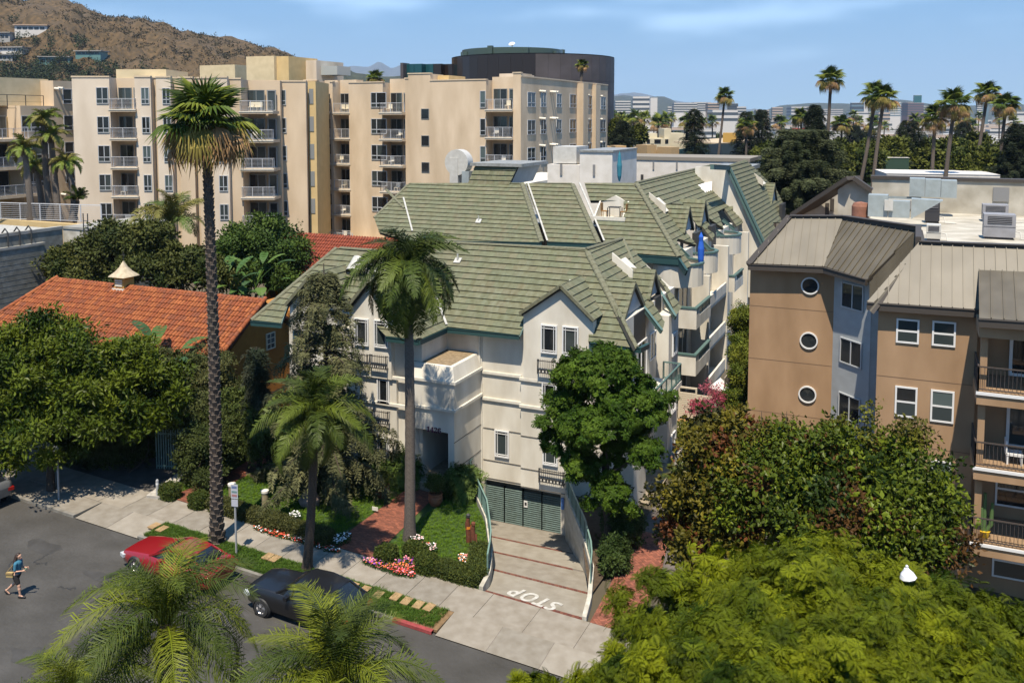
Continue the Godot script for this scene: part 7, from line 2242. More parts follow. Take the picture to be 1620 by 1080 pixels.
func make_trees() -> void:
	var grey_trunk := mat("palm_grey", Color(.20, .175, .15), .95, "bark", 1.0, .4, {"stretch": Vector3(.5, 3, .5)})
	var brown_trunk := mat("palm_brown", Color(.12, .09, .065), .95, "bark", 1.2, .5)
	# the tall fan palm in the verge
	var pb := Vector3(-27.3, gy(-27.3), -29.5)
	fan_palm("very tall fan palm with shaggy brown skirt in front of the cream building", pb, V(-27.31,17.99,-29.5), 1.2, "", 36, 30, 420, .165)
	var feather_g := [leafy2("palm_a", Color(.045, .068, .012)), leafy2("palm_b", Color(.07, .095, .014)), leafy2("palm_c", Color(.032, .048, .010))]
	var bright_g := [leafy2("palm_bright", Color(.125, .145, .012)), leafy2("palm_olive2", Color(.072, .094, .011)), leafy2("palm_mid", Color(.042, .060, .010))]
	feather_palm("tall feather palm with smooth grey trunk beside the entrance path", Vector3(-20.14, gy(-20.1), -33.8), V(-20.11,11.65,-33.8), 1.08, 40, .21, grey_trunk, feather_g, 1.2, -1.2, "", 1.6, 2.2)
	feather_palm("feather palm on the verge beside the black car, in front of the drooping conifer", Vector3(-22.6, gy(-22.6), -29.6), V(-22.09,6.12,-29.6), .92, 34, .17, brown_trunk, [bright_g[1], bright_g[2], feather_g[1]], 1.4, -.75, "", 1.4, 1.9)
	# big palms on the near pavement, seen from above
	feather_palm("large arching palm at the bottom left covering the red car", Vector3(-16.6, gy(-16), -15.6), V(-16.31,6.04,-15.81), 1.02, 30, .22, brown_trunk, bright_g, 1.1, -.75, "palms on the near pavement", 1.2, 1.9, 1, .026)
	feather_palm("arching palm at the bottom centre with an upright young frond", Vector3(-12.5, gy(-12), -15.4), V(-11.71,5.38,-16.17), .95, 32, .22, brown_trunk, bright_g, 1.5, -.6, "palms on the near pavement", 1.2, 1.8, 1, .026)
	feather_palm("low palm at the bottom left edge below the shadow", Vector3(-19.5, gy(-19), -13.6), V(-17.42,4.85,-14.12), .8, 18, .2, brown_trunk, bright_g, 1.2, -.6, "palms on the near pavement", 1.2, 1.8, 1, .026)
	# drooping conifers on the left lawn
	conifer("drooping_conifer", "tall drooping grey green conifer in front of the left wing", Vector3(-26.0, gy(-26.0), -35.8), 11.6, 4.0, 104, Color(.055, .062, .026), Color(.13, .13, .06), {"levels": 17.0, "sag": .7, "taper": .75, "first": .07, "sprays": 5, "size": .85, "droop": .7})
	conifer("drooping_conifer", "smaller dark conifer between the orange wall and the left wing", Vector3(-30.8, gy(-30), -36.5), 6.6, 1.5, 34, Color(.02, .03, .016), Color(.045, .05, .03), {"sag": .6, "sprays": 5, "first": .2})
	# street and garden trees
	var magnolia := broadleaf_mesh(14, .34, .26, .11, "magnolia leaves")
	tree("magnolia_tree", "broad glossy magnolia shading the pavement at the left edge", Vector3(-37.4, gy(-37), -29.4), V(-37.8,2.93,-30), .22, [[V(-40.01,5.54,-31), Vector3(3.2, 2.4, 2.8)], [V(-37.22,5.28,-32), Vector3(2.8, 2.0, 2.6)], [V(-41.78,3.83,-30.5), Vector3(2.8, 2.2, 2.6)], [V(-36.85,3.85,-30.5), Vector3(2.8, 1.9, 2.4)], [V(-35.03,4.13,-32.5), Vector3(2.2, 1.9, 2.2)], [V(-38.91,2.77,-30), Vector3(2.6, 1.3, 2.2)]], magnolia, leafy("magnolia", .25, .4), 7500, 260, 1.0, Color(.025, .045, .005), Color(.095, .12, .010), {"low": -.5, "tight": .24, "ragged": 1.22})
	bush("tall_shrubbery", "dark shrubbery wall between the magnolia and the iron gate", V(-36.14,0.29,-32.78), [[V(-38.09,1.23,-34), Vector3(1.5, 2.2, 1.2)], [V(-37.15,1.58,-34.4), Vector3(1.4, 2.5, 1.1)], [V(-39.07,0.26,-33.4), Vector3(1.6, 1.5, 1.2)], [V(-37.73,2.74,-36), Vector3(2.0, 1.6, 1.6)]], broadleaf_mesh(18, .24, .15, .07, "shrub leaves"), leafy("shrub"), 5200, 190, 1.0, Color(.022, .035, .009), Color(.05, .065, .016))
	bush("flowering_shrubs", "mixed olive shrubs below the orange roof's eave", V(-36.74,0.32,-37.31), [[V(-35.83,3.54,-36.5), Vector3(2.0, 1.5, 1.6)], [V(-34.91,4.16,-37.2), Vector3(1.4, 1.6, 1.4)], [V(-37.86,3.99,-36.5), Vector3(1.8, 1.4, 1.6)], [V(-34.32,2.56,-35.8), Vector3(1.6, 1.4, 1.4)]], broadleaf_mesh(18, .24, .15, .07, "shrub leaves"), leafy("shrub"), 4600, 170, 1.0, Color(.04, .055, .016), Color(.10, .10, .035))
	bush("low_shrubs", "green shrubs along the orange wall behind the tall palm", V(-34.44,0.19,-39.82), [[V(-31.75,2.7,-36.5), Vector3(1.5, 1.2, 1.2)], [V(-29.92,1.95,-36.5), Vector3(1.6, 1.1, 1.2)]], broadleaf_mesh(18, .24, .15, .07, "shrub leaves"), leafy("shrub"), 2000, 80, 1.0, Color(.04, .06, .014), Color(.09, .11, .025))
	var fern := [feather_mesh(6, .26, 10, .018, "jacaranda spray a", .8), feather_mesh(4, .30, 11, .018, "jacaranda spray b", 1.0), feather_mesh(7, .2, 8, .02, "jacaranda spray c", .6)]
	tree("round_tree", "rounded deep green tree right of the garage drive", Vector3(-12.0, gy(-12), -37.4), V(-12.32,2.15,-37.6), .2, [[V(-12.64,6.69,-38), Vector3(1.6, 1.1, 1.5)], [V(-14.14,4.62,-38), Vector3(1.2, 1.2, 1.3)], [V(-11.01,5.4,-38), Vector3(1.35, 1.3, 1.4)], [V(-12.29,4.39,-37), Vector3(1.5, 1.3, 1.4)], [V(-10.87,3.4,-37.6), Vector3(1.15, 1.3, 1.2)], [V(-13.29,2.58,-37.2), Vector3(1.0, 1.0, 1.1)], [V(-11.82,1.6,-37), Vector3(1.1, 1.0, 1.1)], [V(-14.67,3.54,-37.6), Vector3(.7, .6, .7)], [V(-11.47,7.2,-38), Vector3(.9, .6, .9)]], [feather_mesh(7, .24, 5, .06, "round spray a", .8), broadleaf_mesh(14, .2, .15, .07, "round spray b")], leafy("round", .4), 10000, 230, 1.0, Color(.02, .05, .004), Color(.065, .11, .010), {"tight": .25, "ragged": 1.25})
	bush("drive_shrubs", "dark low shrubs at the foot of the rounded tree by the drive", Vector3(-11.2, gy(-11), -37.3), [[Vector3(-11.3, gy(-11) + .6, -36.0), Vector3(.45, .6, .7)], [Vector3(-11.7, gy(-11) + .8, -38.4), Vector3(.7, .9, 1.0)]], broadleaf_mesh(18, .24, .15, .07, "shrub leaves"), leafy("shrub"), 2000, 80, .9, Color(.02, .04, .01), Color(.05, .075, .018))
	var pear := broadleaf_mesh(13, .40, .19, .12, "pear leaves")
	var pl := leafy("pear", .3, .4)
	tree("pear_tree", "large olive tree with rusty leaves in front of the brown building", Vector3(-2.1, gy(-2), -30.2), V(-1.82,4.17,-30.2), .24, [[V(-2.1,6.38,-30.5), Vector3(2.2, 1.4, 2.0)], [V(-0.47,6.2,-30.5), Vector3(1.7, 1.4, 1.8)], [V(-3.47,5.67,-30.5), Vector3(1.8, 1.3, 1.8)], [V(-1.44,5.06,-29.8), Vector3(2.2, 1.3, 1.9)], [V(0.2,5.54,-30), Vector3(1.2, 1.1, 1.3)], [V(-0.3,4.56,-29.6), Vector3(1.6, 1.0, 1.5)], [V(-2.7,6.98,-30.5), Vector3(1.1, .7, 1.0)]], [pear, broadleaf_mesh(10, .5, .16, .1, "pear leaves b")], pl, 5600, 320, 1.0, Color(.02, .036, .006), Color(.105, .135, .010), {"tight": .24, "ragged": 1.35, "odd": Color(.07, .036, .012), "bark": "grey", "bark_color": Color(.16, .13, .11)})
	tree("pear_tree", "smaller rusty brown and olive tree over the side alley", Vector3(-6.3, gy(-6), -31.2), V(-5.43,2.98,-31.2), .17, [[V(-5.75,5.56,-31.5), Vector3(1.7, 1.5, 1.5)], [V(-6.4,4.28,-31.5), Vector3(1.5, 1.3, 1.4)], [V(-4.78,5.01,-31), Vector3(1.6, 1.4, 1.5)], [V(-6.06,6.62,-33), Vector3(1.1, 1.0, 1.0)], [V(-4.28,4.15,-30.6), Vector3(1.6, 1.0, 1.3)], [V(-6.88,2.91,-31.2), Vector3(1.1, .9, 1.0)], [V(-6.01,3.04,-30.8), Vector3(1.2, .9, 1.0)], [V(-7.45,3.81,-31.6), Vector3(.7, .8, .8)]], pear, pl, 3000, 180, 1.0, Color(.03, .03, .008), Color(.13, .11, .012), {"tight": .26, "ragged": 1.35, "odd": Color(.095, .036, .014), "bark": "grey", "bark_color": Color(.16, .13, .11)})
	# rusty sprays and tall shoots over the larger tree
	var fx := foliage([[V(0.12,7.99,-31), Vector3(.5, .8, .5)], [V(-4.51,7.4,-31), Vector3(.2, .9, .2)], [V(-3.68,7.52,-31), Vector3(.2, .9, .2)], [V(-1.98,7.78,-31), Vector3(.3, .8, .3)], [V(-1.17,8.11,-31), Vector3(.2, .9, .2)]], 200, 30, .7, Color(.05, .045, .012), Color(.12, .125, .012), .5)
	var shoots := thing("pear_shoots", "thin leafy shoots standing above the large olive tree", "tree", V(-1.96,7.24,-31))
	var sb := Mb.new()
	for q in [V(0.09,8.81,-31), V(-4.53,8.39,-31), V(-3.7,8.5,-31), V(-2,8.63,-31), V(-1.19,8.95,-31)]: limb(sb, q - Vector3(0, 2.6, 0), q, .03, .008, .04)
	part(shoots, "twigs", sb, mats.bark_grey)
	many(shoots, "foliage", pear, pl, fx[0], fx[1], origin[shoots])
	# the jacaranda below the camera
	var jb := []
	for k in [[1290, 925, 20.5, 2.3], [1160, 945, 20.5, 2.1], [1065, 985, 20, 1.5], [1400, 950, 20.5, 2.2], [1500, 985, 20, 2.0], [1230, 1010, 18.5, 2.1], [1350, 1030, 18.5, 2.2], [1090, 1050, 18.5, 1.6], [960, 1040, 19.5, .75], [1590, 1030, 19.5, 1.6], [1470, 1070, 18, 1.9], [1200, 1090, 17, 1.8], [845, 1000, 20.5, .35], [1010, 1040, 19.5, 1.2]]:
		jb.append([eye(k[0] + 4.0, k[1] + 93.0, k[2]), Vector3(k[3] * 1.1, k[3] * .62, k[3])])
	tree("jacaranda_tree", "wide feathery yellow green jacaranda filling the bottom right corner", Vector3(-1.4, gy(-1), -16.0), Vector3(-1.5, 3.6, -16.4), .26, jb, fern, leafy("jacaranda", .6), 42000, 1000, 1.0, Color(.028, .052, .003), Color(.185, .21, .007), {"tight": .17, "ragged": 1.35, "low": -.15, "bark": "grey", "bark_color": Color(.16, .13, .11)})
	var bag := Mb.new()
	bag.lathe([Vector2(.14, 0), Vector2(.19, .05), Vector2(.15, .14), Vector2(.08, .22), Vector2(.05, .27), Vector2(.0, .28)], 9, Transform3D(Basis(Vector3.BACK, .2), eye(1438, 917, 20.4)))
	bag.lathe([Vector2(.03, 0), Vector2(.035, .12), Vector2(0, .15)], 6, Transform3D(Basis(Vector3.BACK, .1), eye(1436, 903, 20.4)))
	solo("plastic_bag", "crumpled white bag lying on top of the jacaranda", "bag", bag, mat("bag_white", Color(.6, .6, .62), .6), eye(1438, 917, 20.4))
	# planted alley between the two buildings
	var al := broadleaf_mesh(18, .26, .2, .09, "alley leaves")
	bush("alley_shrubs", "yellow green climbing shrubs in the narrow alley by the brown wall", Vector3(-9.3, gy(-9), -56), [[V(-9.41,1.77,-56), Vector3(.6, 2.0, 1.2)], [V(-10.16,4.84,-60), Vector3(.5, 1.1, 1.2)], [V(-9.56,0.55,-54), Vector3(.8, 1.1, 1.0)], [V(-9.88,3.2,-59), Vector3(.5, 1.6, 1.2)]], al, leafy("alley", .5), 2600, 100, .8, Color(.04, .075, .012), Color(.16, .17, .02))
	bush("bougainvillea", "magenta flowering shrub by the cream gate", Vector3(-11.4, gy(-11), -52), [[V(-10.6,1.59,-52), Vector3(.8, 1.0, .8)], [V(-11.11,0.95,-52), Vector3(.6, .8, .6)]], broadleaf_mesh(16, .25, .1, .07, "bract"), leafy("bract", .3), 420, 26, .9, Color(.30, .03, .06), Color(.35, .10, .14))
	bush("planter_plants", "yellow green planter shrubs inside the white kerb wall", Vector3(-12.4, gy(-12), -50), [[V(-11.76,-1.05,-52) + Vector3(0, .7, 0), Vector3(.6, .6, .9)], [V(-11.74,-1.05,-50.36) + Vector3(0, .5, 0), Vector3(.5, .5, .6)]], al, leafy("alley", .5), 420, 24, .8, Color(.06, .09, .015), Color(.17, .16, .02))
	feather_palm("small bushy palm below the white kerb wall", Vector3(-10.8, gy(-10), -43.5), V(-10.28,0.11,-43.5), .4, 16, .1, brown_trunk, bright_g, 1.3, .1, "", .4, 1.2)
	# behind the orange house
	var mix := broadleaf_mesh(16, .5, .3, .16, "back tree leaves")
	tree("back_tree", "wide olive green tree behind the left of the orange roof", Vector3(-54, 1, -50), V(-57.08,6,-50), .3, [[V(-60,6.71,-50.5), Vector3(2.4, 1.7, 1.8)], [V(-56.21,7.95,-50.5), Vector3(2.6, 1.9, 1.8)], [V(-53.45,8.44,-51), Vector3(2.2, 1.8, 1.8)], [V(-57.78,5.45,-50), Vector3(3.0, 1.6, 1.8)], [V(-52.49,6.57,-50), Vector3(2.4, 1.4, 1.8)], [V(-49.41,7.11,-51), Vector3(1.8, 1.5, 1.6)], [V(-47.46,6.55,-51.5), Vector3(1.7, 1.3, 1.5)]], mix, leafy("back", .3), 4600, 230, 1.0, Color(.03, .045, .012), Color(.085, .09, .022))
	tree("back_tree", "dense bright green tree between the tall palm and the red roof", Vector3(-46, 1, -58), V(-47.01,5.59,-57), .3, [[V(-47.57,8.09,-57), Vector3(2.8, 2.2, 2.6)], [V(-45.43,6.71,-57), Vector3(2.0, 2.0, 2.2)], [V(-49.84,6.93,-57), Vector3(2.2, 2.0, 2.2)], [V(-46.6,5.7,-56.5), Vector3(2.8, 1.8, 2.4)]], mix, leafy("back", .3), 3000, 150, .9, Color(.03, .06, .012), Color(.075, .115, .02))
	feather_palm("yellowish feather palm behind the orange roof", Vector3(-54, 1, -56), V(-55.67,9.74,-56), 1.25, 18, .2, brown_trunk, [leafy2("palm_yellow", Color(.16, .15, .04)), leafy2("palm_olive", Color(.085, .125, .03))], 1.2, -.3, "", .7, 1.3)
	for k in [[V(-51.06,5.7,-53), "large banana-like plants behind the orange roof ridge, left of the tall palm", 26, 1.0], [V(-46.13,5.94,-51), "broad-leaved clump at the orange ridge just behind the tall palm trunk", 20, 1.0], [V(-52.31,6.02,-52), "broad-leaved clump behind the orange ridge right of the cupola", 18, 1.0], [V(-45.19,6.38,-53), "large banana-like plants behind the orange roof, right of the tall palm", 20, 1.0], [V(-37.55,5.89,-36.4), "fan of broad upright leaves in front of the orange roof", 15, 1.0]]:
		paddle_plant(k[1], k[0], k[2], k[3])
	# court palms of the cream block
	for k in [[68, 188, 345, 82, "taller court palm with two stacked crowns beside the tan wing"], [80, 215, 345, 82, "second tall court palm, its crown just below the tallest one"], [38, 236, 345, 80, "leaning court palm left of the tall pair"], [103, 256, 345, 82, "slim court palm right of the tall pair"], [55, 262, 345, 83, "yellowing short court palm between the taller ones"]]:
		var c := eye(k[0], k[1], k[3]); var bs := eye(k[0] + 12.0, k[2], k[3])
		feather_palm(k[4], bs, c, .62, 16, .26, grey_trunk, [leafy2("palm_yellow", Color(.16, .15, .04)), leafy2("palm_lime", Color(.13, .17, .03))], 1.0, -.5, "palms in the cream block's court", .7, 1.8, 1, .09)
	feather_palm("small spiky palm at the right of the court", eye(118, 348, 82), eye(122, 315, 82), .45, 14, .12, brown_trunk, feather_g, 1.2, -.3, "palms in the cream block's court", .3, .8, 0, .09)
	# dark cedar beyond the house
	conifer("cedar_tree", "wide dark layered cedar beyond the green roof's far end", eye(1262, 345, 100), 10.5, 6.6, 170, Color(.035, .047, .020), Color(.085, .098, .046), {"sag": .2, "rise": .1, "taper": .5, "sprays": 6, "size": 1.3, "levels": 9.0, "needles": 26, "droop": .12, "first": .12, "lean": .6})
	for k in [[1100, 172, 248, 165, 1.8, "tall dark conifer right of the pale villa"], [1180, 176, 232, 200, 1.8, "left one of two dark conifers beyond the pink end wall"], [1206, 172, 232, 200, 1.8, "right one of two dark conifers beyond the pink end wall"], [985, 190, 240, 170, 2.6, "dark conifer beside the round tower"], [1290, 165, 230, 130, 1.2, "slim dark conifer top rising behind the cedar"], [1375, 196, 225, 300, 2.0, "small dark conifer in the middle of the city trees"], [1525, 192, 225, 260, 3.0, "dark round-topped conifer left of the right-hand houses"], [1353, 198, 222, 260, 2.4, "small dark conifer left of the pair of palms"], [1612, 195, 270, 120, 3.6, "dark tree at the right edge of the skyline"], [1438, 190, 268, 150, 5.0, "big dark tree between the pairs of palms"]]:
		var top := eye(k[0], k[1], k[3]); var base := Vector3(top.x, eye(k[0], k[2], k[3]).y - 4.0, top.z)
		conifer("dark_conifer", k[5], base, top.y - base.y, k[4] * k[3] / 150.0 + 1.0, 70, Color(.014, .022, .012), Color(.032, .042, .02), {"sag": .3, "taper": .6, "sprays": 4, "size": 1.5, "group": "dark conifers over the city", "first": .1})
	var canopy := broadleaf_mesh(16, .55, .4, .26, "canopy leaves")
	for k in [[1400, 252, 150, 4.5, "broad olive tree mass right of the cedar"], [1345, 262, 140, 4.0, "dark green tree right beside the cedar"], [1460, 255, 150, 4.5, "green tree behind the big dark one"], [1530, 245, 160, 4.5, "bright green tree under the right-hand palms"], [1590, 255, 150, 4.0, "green tree at the right above the white roofs"], [1545, 268, 125, 3.0, "round dark tree right behind the white parapet"], [1310, 250, 160, 4.0, "green tree behind the cedar"], [1225, 250, 130, 2.6, "small green tree left of the cedar"], [1000, 218, 190, 2.6, "dark green tree beside the round tower"], [970, 206, 180, 2.0, "olive tree at the foot of the round tower"]]:
		var c := eye(k[0], k[1], k[2]); var r: float = k[3]
		tree("canopy_tree", k[4], Vector3(c.x, -2, c.z), c - Vector3(0, r * .6, 0), .3, [[c + Vector3(-r * .4, 0, 0), Vector3(r * .65, r * .5, r * .6)], [c + Vector3(r * .4, r * .1, 0), Vector3(r * .6, r * .55, r * .6)], [c + Vector3(0, -r * .25, r * .3), Vector3(r * .8, r * .4, r * .5)]], canopy, leafy("canopy", .25), 1500, 80, 1.5, Color(.035, .052, .010), Color(.115, .125, .022), {"group": "trees beyond the white roofs"})
	# the row of fan palms over the city
	for k in [[1147, 153, 1128, 262, 185, 1.3, "lone tall fan palm above the pale villa's right end"], [1315, 127, 1298, 300, 135, 1.3, "tallest fan palm on the skyline, behind the cedar"], [1386, 152, 1340, 330, 128, 1.3, "left fan palm of the close pair"], [1399, 156, 1374, 340, 126, 1.35, "right fan palm of the close pair"], [1480, 188, 1474, 300, 125, 1.35, "shorter dark fan palm left of the bright one"], [1511, 166, 1488, 330, 115, 1.45, "bright yellow green fan palm right of the shorter dark one"], [1563, 148, 1528, 330, 138, 1.3, "tall thin fan palm second from the right edge"], [1592, 168, 1568, 330, 132, 1.3, "rightmost fan palm on the skyline"], [1268, 187, 1268, 240, 200, 1.5, "fan palm showing between the cedar and the tall palm"], [1332, 197, 1332, 240, 190, 1.4, "fan palm right of the tallest palm's trunk"], [1182, 200, 1180, 240, 190, 1.3, "fan palm between the two dark conifers"], [921, 104, 918, 160, 130, .6, "fan palm in front of the round tower"], [594, 124, 594, 160, 130, .8, "fan palm top peeping over the cream roof"]]:
		var c := eye(k[0], k[1], k[4]); var bs := eye(k[2], k[3] + 10.0, k[4])
		bs.y = minf(bs.y, 0.0) if k[0] > 1000 else bs.y - 3.0
		fan_palm(k[6], bs, c, k[5], "fan palms over the city", 26, 12, 0, .24)
	var n := 0
	for i in 46:                                            # many more palms small among the far trees
		var px := rng.randf_range(965, 1240) if i < 30 else rng.randf_range(1240, 1620)
		var dist := rng.randf_range(260, 520)
		var c := eye(px, rng.randf_range(184, 200), dist)
		fan_palm("small distant fan palm among the city trees", Vector3(c.x, 0, c.z), c, 2.0, "small distant palms", 10, 5, 0, .3)

func eye(px: float, py: float, depth: float) -> Vector3:    # a place so far out along the view
	var f := Vector3(-.4071, -.0785, -.9100) ; var r := Vector3(.9128, 0, -.4083); var u := r.cross(f)
	return Vector3(0, 18.39, 0) + (f + r * (px - 810.0) / 1430.0 - u * (py - 297.54) / 1430.0) * depth

func paddle_plant(label: String, at: Vector3, n: int, size: float) -> void:   # broad upright paddle leaves
	var base := Vector3(at.x, at.y - 2.2, at.z)
	var o := thing("paddle_plant", label, "plant", base, "broad-leaved plants by the orange house")
	var lf := shared("paddle leaf", func() -> Mb:
		var b := Mb.new()
		b.col = Color(.7, .75, .5)
		b.tube([Vector3.ZERO, Vector3(0, 1.0, .15), Vector3(0, 1.7, .4)], [.05, .04, .03], 5)
		var at0 := Vector3(0, 1.6, .38); var d := Vector3(0, .95, .35).normalized()
		var prev := [at0, at0]
		for k in 7:
			b.col = shade(Color.WHITE, .85 + .05 * (k % 3))
			at0 += d * .25
			d = (d + Vector3(0, -.16, .06)).normalized()
			var w := .33 * sin(PI * (k + 1.0) / 8.0) + .02
			var now := [at0 + Vector3(w, .05, 0), at0 - Vector3(w, -.05, 0)]
			var mid := at0 - Vector3(0, .03, 0)
			b.quad(prev[0], now[0], mid, mid - d * .25); b.quad(prev[1], mid - d * .25, mid, now[1])
			prev = now
		return b)
	var st := Mb.new()
	for k in 4: st.tube([base + Vector3(rng.randf_range(-.4, .4), -1.5, rng.randf_range(-.3, .3)), base + Vector3(rng.randf_range(-.4, .4), 1.0, rng.randf_range(-.3, .3))], [.14, .1], 7)
	part(o, "stem", st, mat("bark_brown", Color(.10, .075, .055), .95, "bark", .8, .6))
	for k in n:
		var a := GOLD * k
		var bs := basis_y(a) * Basis(Vector3.RIGHT, rng.randf_range(.05, 1.0))
		piece(o, "paddle_leaf", lf, [leafy2("paddle_a", Color(.05, .10, .025)), leafy2("paddle_b", Color(.08, .13, .03)), leafy2("paddle_c", Color(.035, .07, .025))][k % 3], Transform3D(bs.scaled(Vector3.ONE * size * rng.randf_range(.8, 1.15)), base + Vector3(rng.randf_range(-.8, .8), rng.randf_range(.2, 1.2), rng.randf_range(-.4, .4)) * (1.6 if n > 16 else .5)))

# ---------------------------------------------------------------- cars, signs, the walker
# car body from cross-sections: [x, half width, sill, belt, roof, roof half width]; the nose points to -x
func car(label: String, at: Vector3, turn: float, paint: Material, secs: Array, tall: float) -> void:
	var o := Node3D.new()
	o.name = numbered("parked_car")
	add_child(o, true)
	o.position = at; o.rotation = Vector3(0, turn, 0)
	o.transform.basis = Basis(Vector3.BACK, -.055) * o.transform.basis
	origin[o] = Vector3.ZERO
	meta(o, label, "car", "cars parked along the street")
	var rings := []
	for s in secs:
		var w: float = s[1]
		var ring := [Vector3(s[0], s[2], -w * .93), Vector3(s[0], s[2] + .18, -w), Vector3(s[0], lerpf(s[2], s[3], .6), -w * 1.01), Vector3(s[0], s[3], -w * .95), Vector3(s[0], s[3] + .035, -w * .8), Vector3(s[0], s[3] + .06, 0)]
		for k in 5: ring.append(Vector3(ring[4 - k].x, ring[4 - k].y, -ring[4 - k].z))
		rings.append(ring)
	part(o, "body", loft(rings, true), paint)
	var g := []
	for s in secs:
		if s[4] <= 0: continue
		var w: float = s[1] * .93; var rw: float = s[5]
		g.append([Vector3(s[0], s[3], -w), Vector3(s[0], lerpf(s[3], s[4], .85), -lerpf(w, rw, .85)), Vector3(s[0], s[4] - .02, -rw * .88), Vector3(s[0], s[4], 0), Vector3(s[0], s[4] - .02, rw * .88), Vector3(s[0], lerpf(s[3], s[4], .85), lerpf(w, rw, .85)), Vector3(s[0], s[3], w)])
	var glass := mat("car_glass", Color(.01, .012, .014), .05)
	part(o, "windows", loft(g, true), glass)
	var rf := []
	for k in range(1, g.size() - 1):
		var q := []
		for e in [1, 2, 3, 4, 5]: q.append((g[k][e] as Vector3) * Vector3(1, 1, 1.012) + Vector3(0, .012, 0))
		rf.append(q)
	part(o, "roof", loft(rf, false), paint)
	var pl := Mb.new()                                    # pillars
	for s in [1, 5]:
		for k in g.size() - 1:
			pl.bar((g[k][s] as Vector3) * Vector3(1, 1, 1.01), (g[k + 1][s] as Vector3) * Vector3(1, 1, 1.01), .07, .06)
		for k in [1, g.size() / 2, g.size() - 2]: pl.bar((g[k][0 if s == 1 else 6] as Vector3) * Vector3(1, 1, 1.01), (g[k][s] as Vector3) * Vector3(1, 1, 1.01), .08, .05, Vector3.RIGHT)
	part(o, "pillars", pl, paint)
	var tyre := mat("tyre", Color(.015, .015, .015), .9); var rim := mat("rim", Color(.32, .32, .33), .3, "", 1.0, 0.0, {"metal": .8})
	var hw: float = secs[secs.size() / 2][1]
	for x in [secs[0][0] + .88, secs[-1][0] - .9]:
		for s in [-1.0, 1.0]:
			var xf := Transform3D(Basis(Vector3.RIGHT, PI / 2 * s), Vector3(x, .33, s * (hw - .1)))
			var b := Mb.new(); b.lathe([Vector2(.2, -.11), Vector2(.32, -.11), Vector2(.34, -.07), Vector2(.34, .08), Vector2(.32, .12), Vector2(.21, .12)], 22, xf)
			var wh := part(o, "wheel", b, tyre)
			b = Mb.new(); b.lathe([Vector2(.22, .1), Vector2(.2, .07), Vector2(.06, .09), Vector2(0, .1)], 18, xf)
			for k in 5:
				var a := TAU * k / 5.0
				b.bar(xf * Vector3(0, .1, 0), xf * Vector3(cos(a) * .21, .1, sin(a) * .21), .05, .03, xf.basis.y)
			part(wh, "rim", b, rim)
			b = Mb.new(); b.lathe([Vector2(.36, -.02), Vector2(.42, .06), Vector2(.36, .125)], 18, Transform3D(Basis(Vector3.RIGHT, PI / 2 * s), Vector3(x, .33, s * (hw - .1))), TAU)
			part(o, "wheel_arch", b, mat("car_trim", Color(.012, .012, .012), .6))
	for s in [-1.0, 1.0]:
		var b := Mb.new(); b.box(Vector3(secs[0][0] + .14, lerpf(secs[0][2], secs[0][3], .75), s * hw * .72), Vector3(.3, .13, .38), Basis(Vector3.UP, s * -.35)); part(o, "headlight", b, mat("lamp_clear", Color(.4, .42, .44), .1))
		b = Mb.new(); b.box(Vector3(secs[-1][0] - .1, lerpf(secs[-1][2], secs[-1][3], .85), s * hw * .74), Vector3(.26, .15, .36), Basis(Vector3.UP, s * .3)); part(o, "tail_light", b, mat("lamp_red", Color(.22, .008, .006), .15))
		b = Mb.new(); b.box(Vector3(g[1][0].x - .1, secs[2][3] + .12, s * (hw + .08)), Vector3(.16, .14, .22)); part(o, "mirror", b, paint)
		b = Mb.new()
		for k in 2: b.box(Vector3(g[g.size() / 2][0].x - .5 + k * .95, secs[3][3] - .12, s * hw * 1.012), Vector3(.2, .03, .03))
		part(o, "door_handle", b, paint)

func loft(rings: Array, ends: bool) -> Mb:
	var st := SurfaceTool.new()
	st.begin(Mesh.PRIMITIVE_TRIANGLES)
	var m := Mb.new()
	var n: int = rings[0].size()
	var nr := []
	for i in rings.size():
		var row := []
		for k in n:
			var a: Vector3 = rings[mini(i + 1, rings.size() - 1)][k] - rings[maxi(i - 1, 0)][k]
			var b: Vector3 = rings[i][mini(k + 1, n - 1)] - rings[i][maxi(k - 1, 0)]
			row.append(a.cross(b).normalized() * -1.0)
		nr.append(row)
	for i in rings.size() - 1:
		for k in n - 1:
			var q := [[i, k], [i, k + 1], [i + 1, k + 1], [i + 1, k]]
			for e in [0, 2, 1, 0, 3, 2]: m.put(rings[q[e][0]][q[e][1]], nr[q[e][0]][q[e][1]])
	if ends:
		m.fan(rings[0].duplicate()); var l: Array = rings[-1].duplicate(); l.reverse(); m.fan(l)
	return m

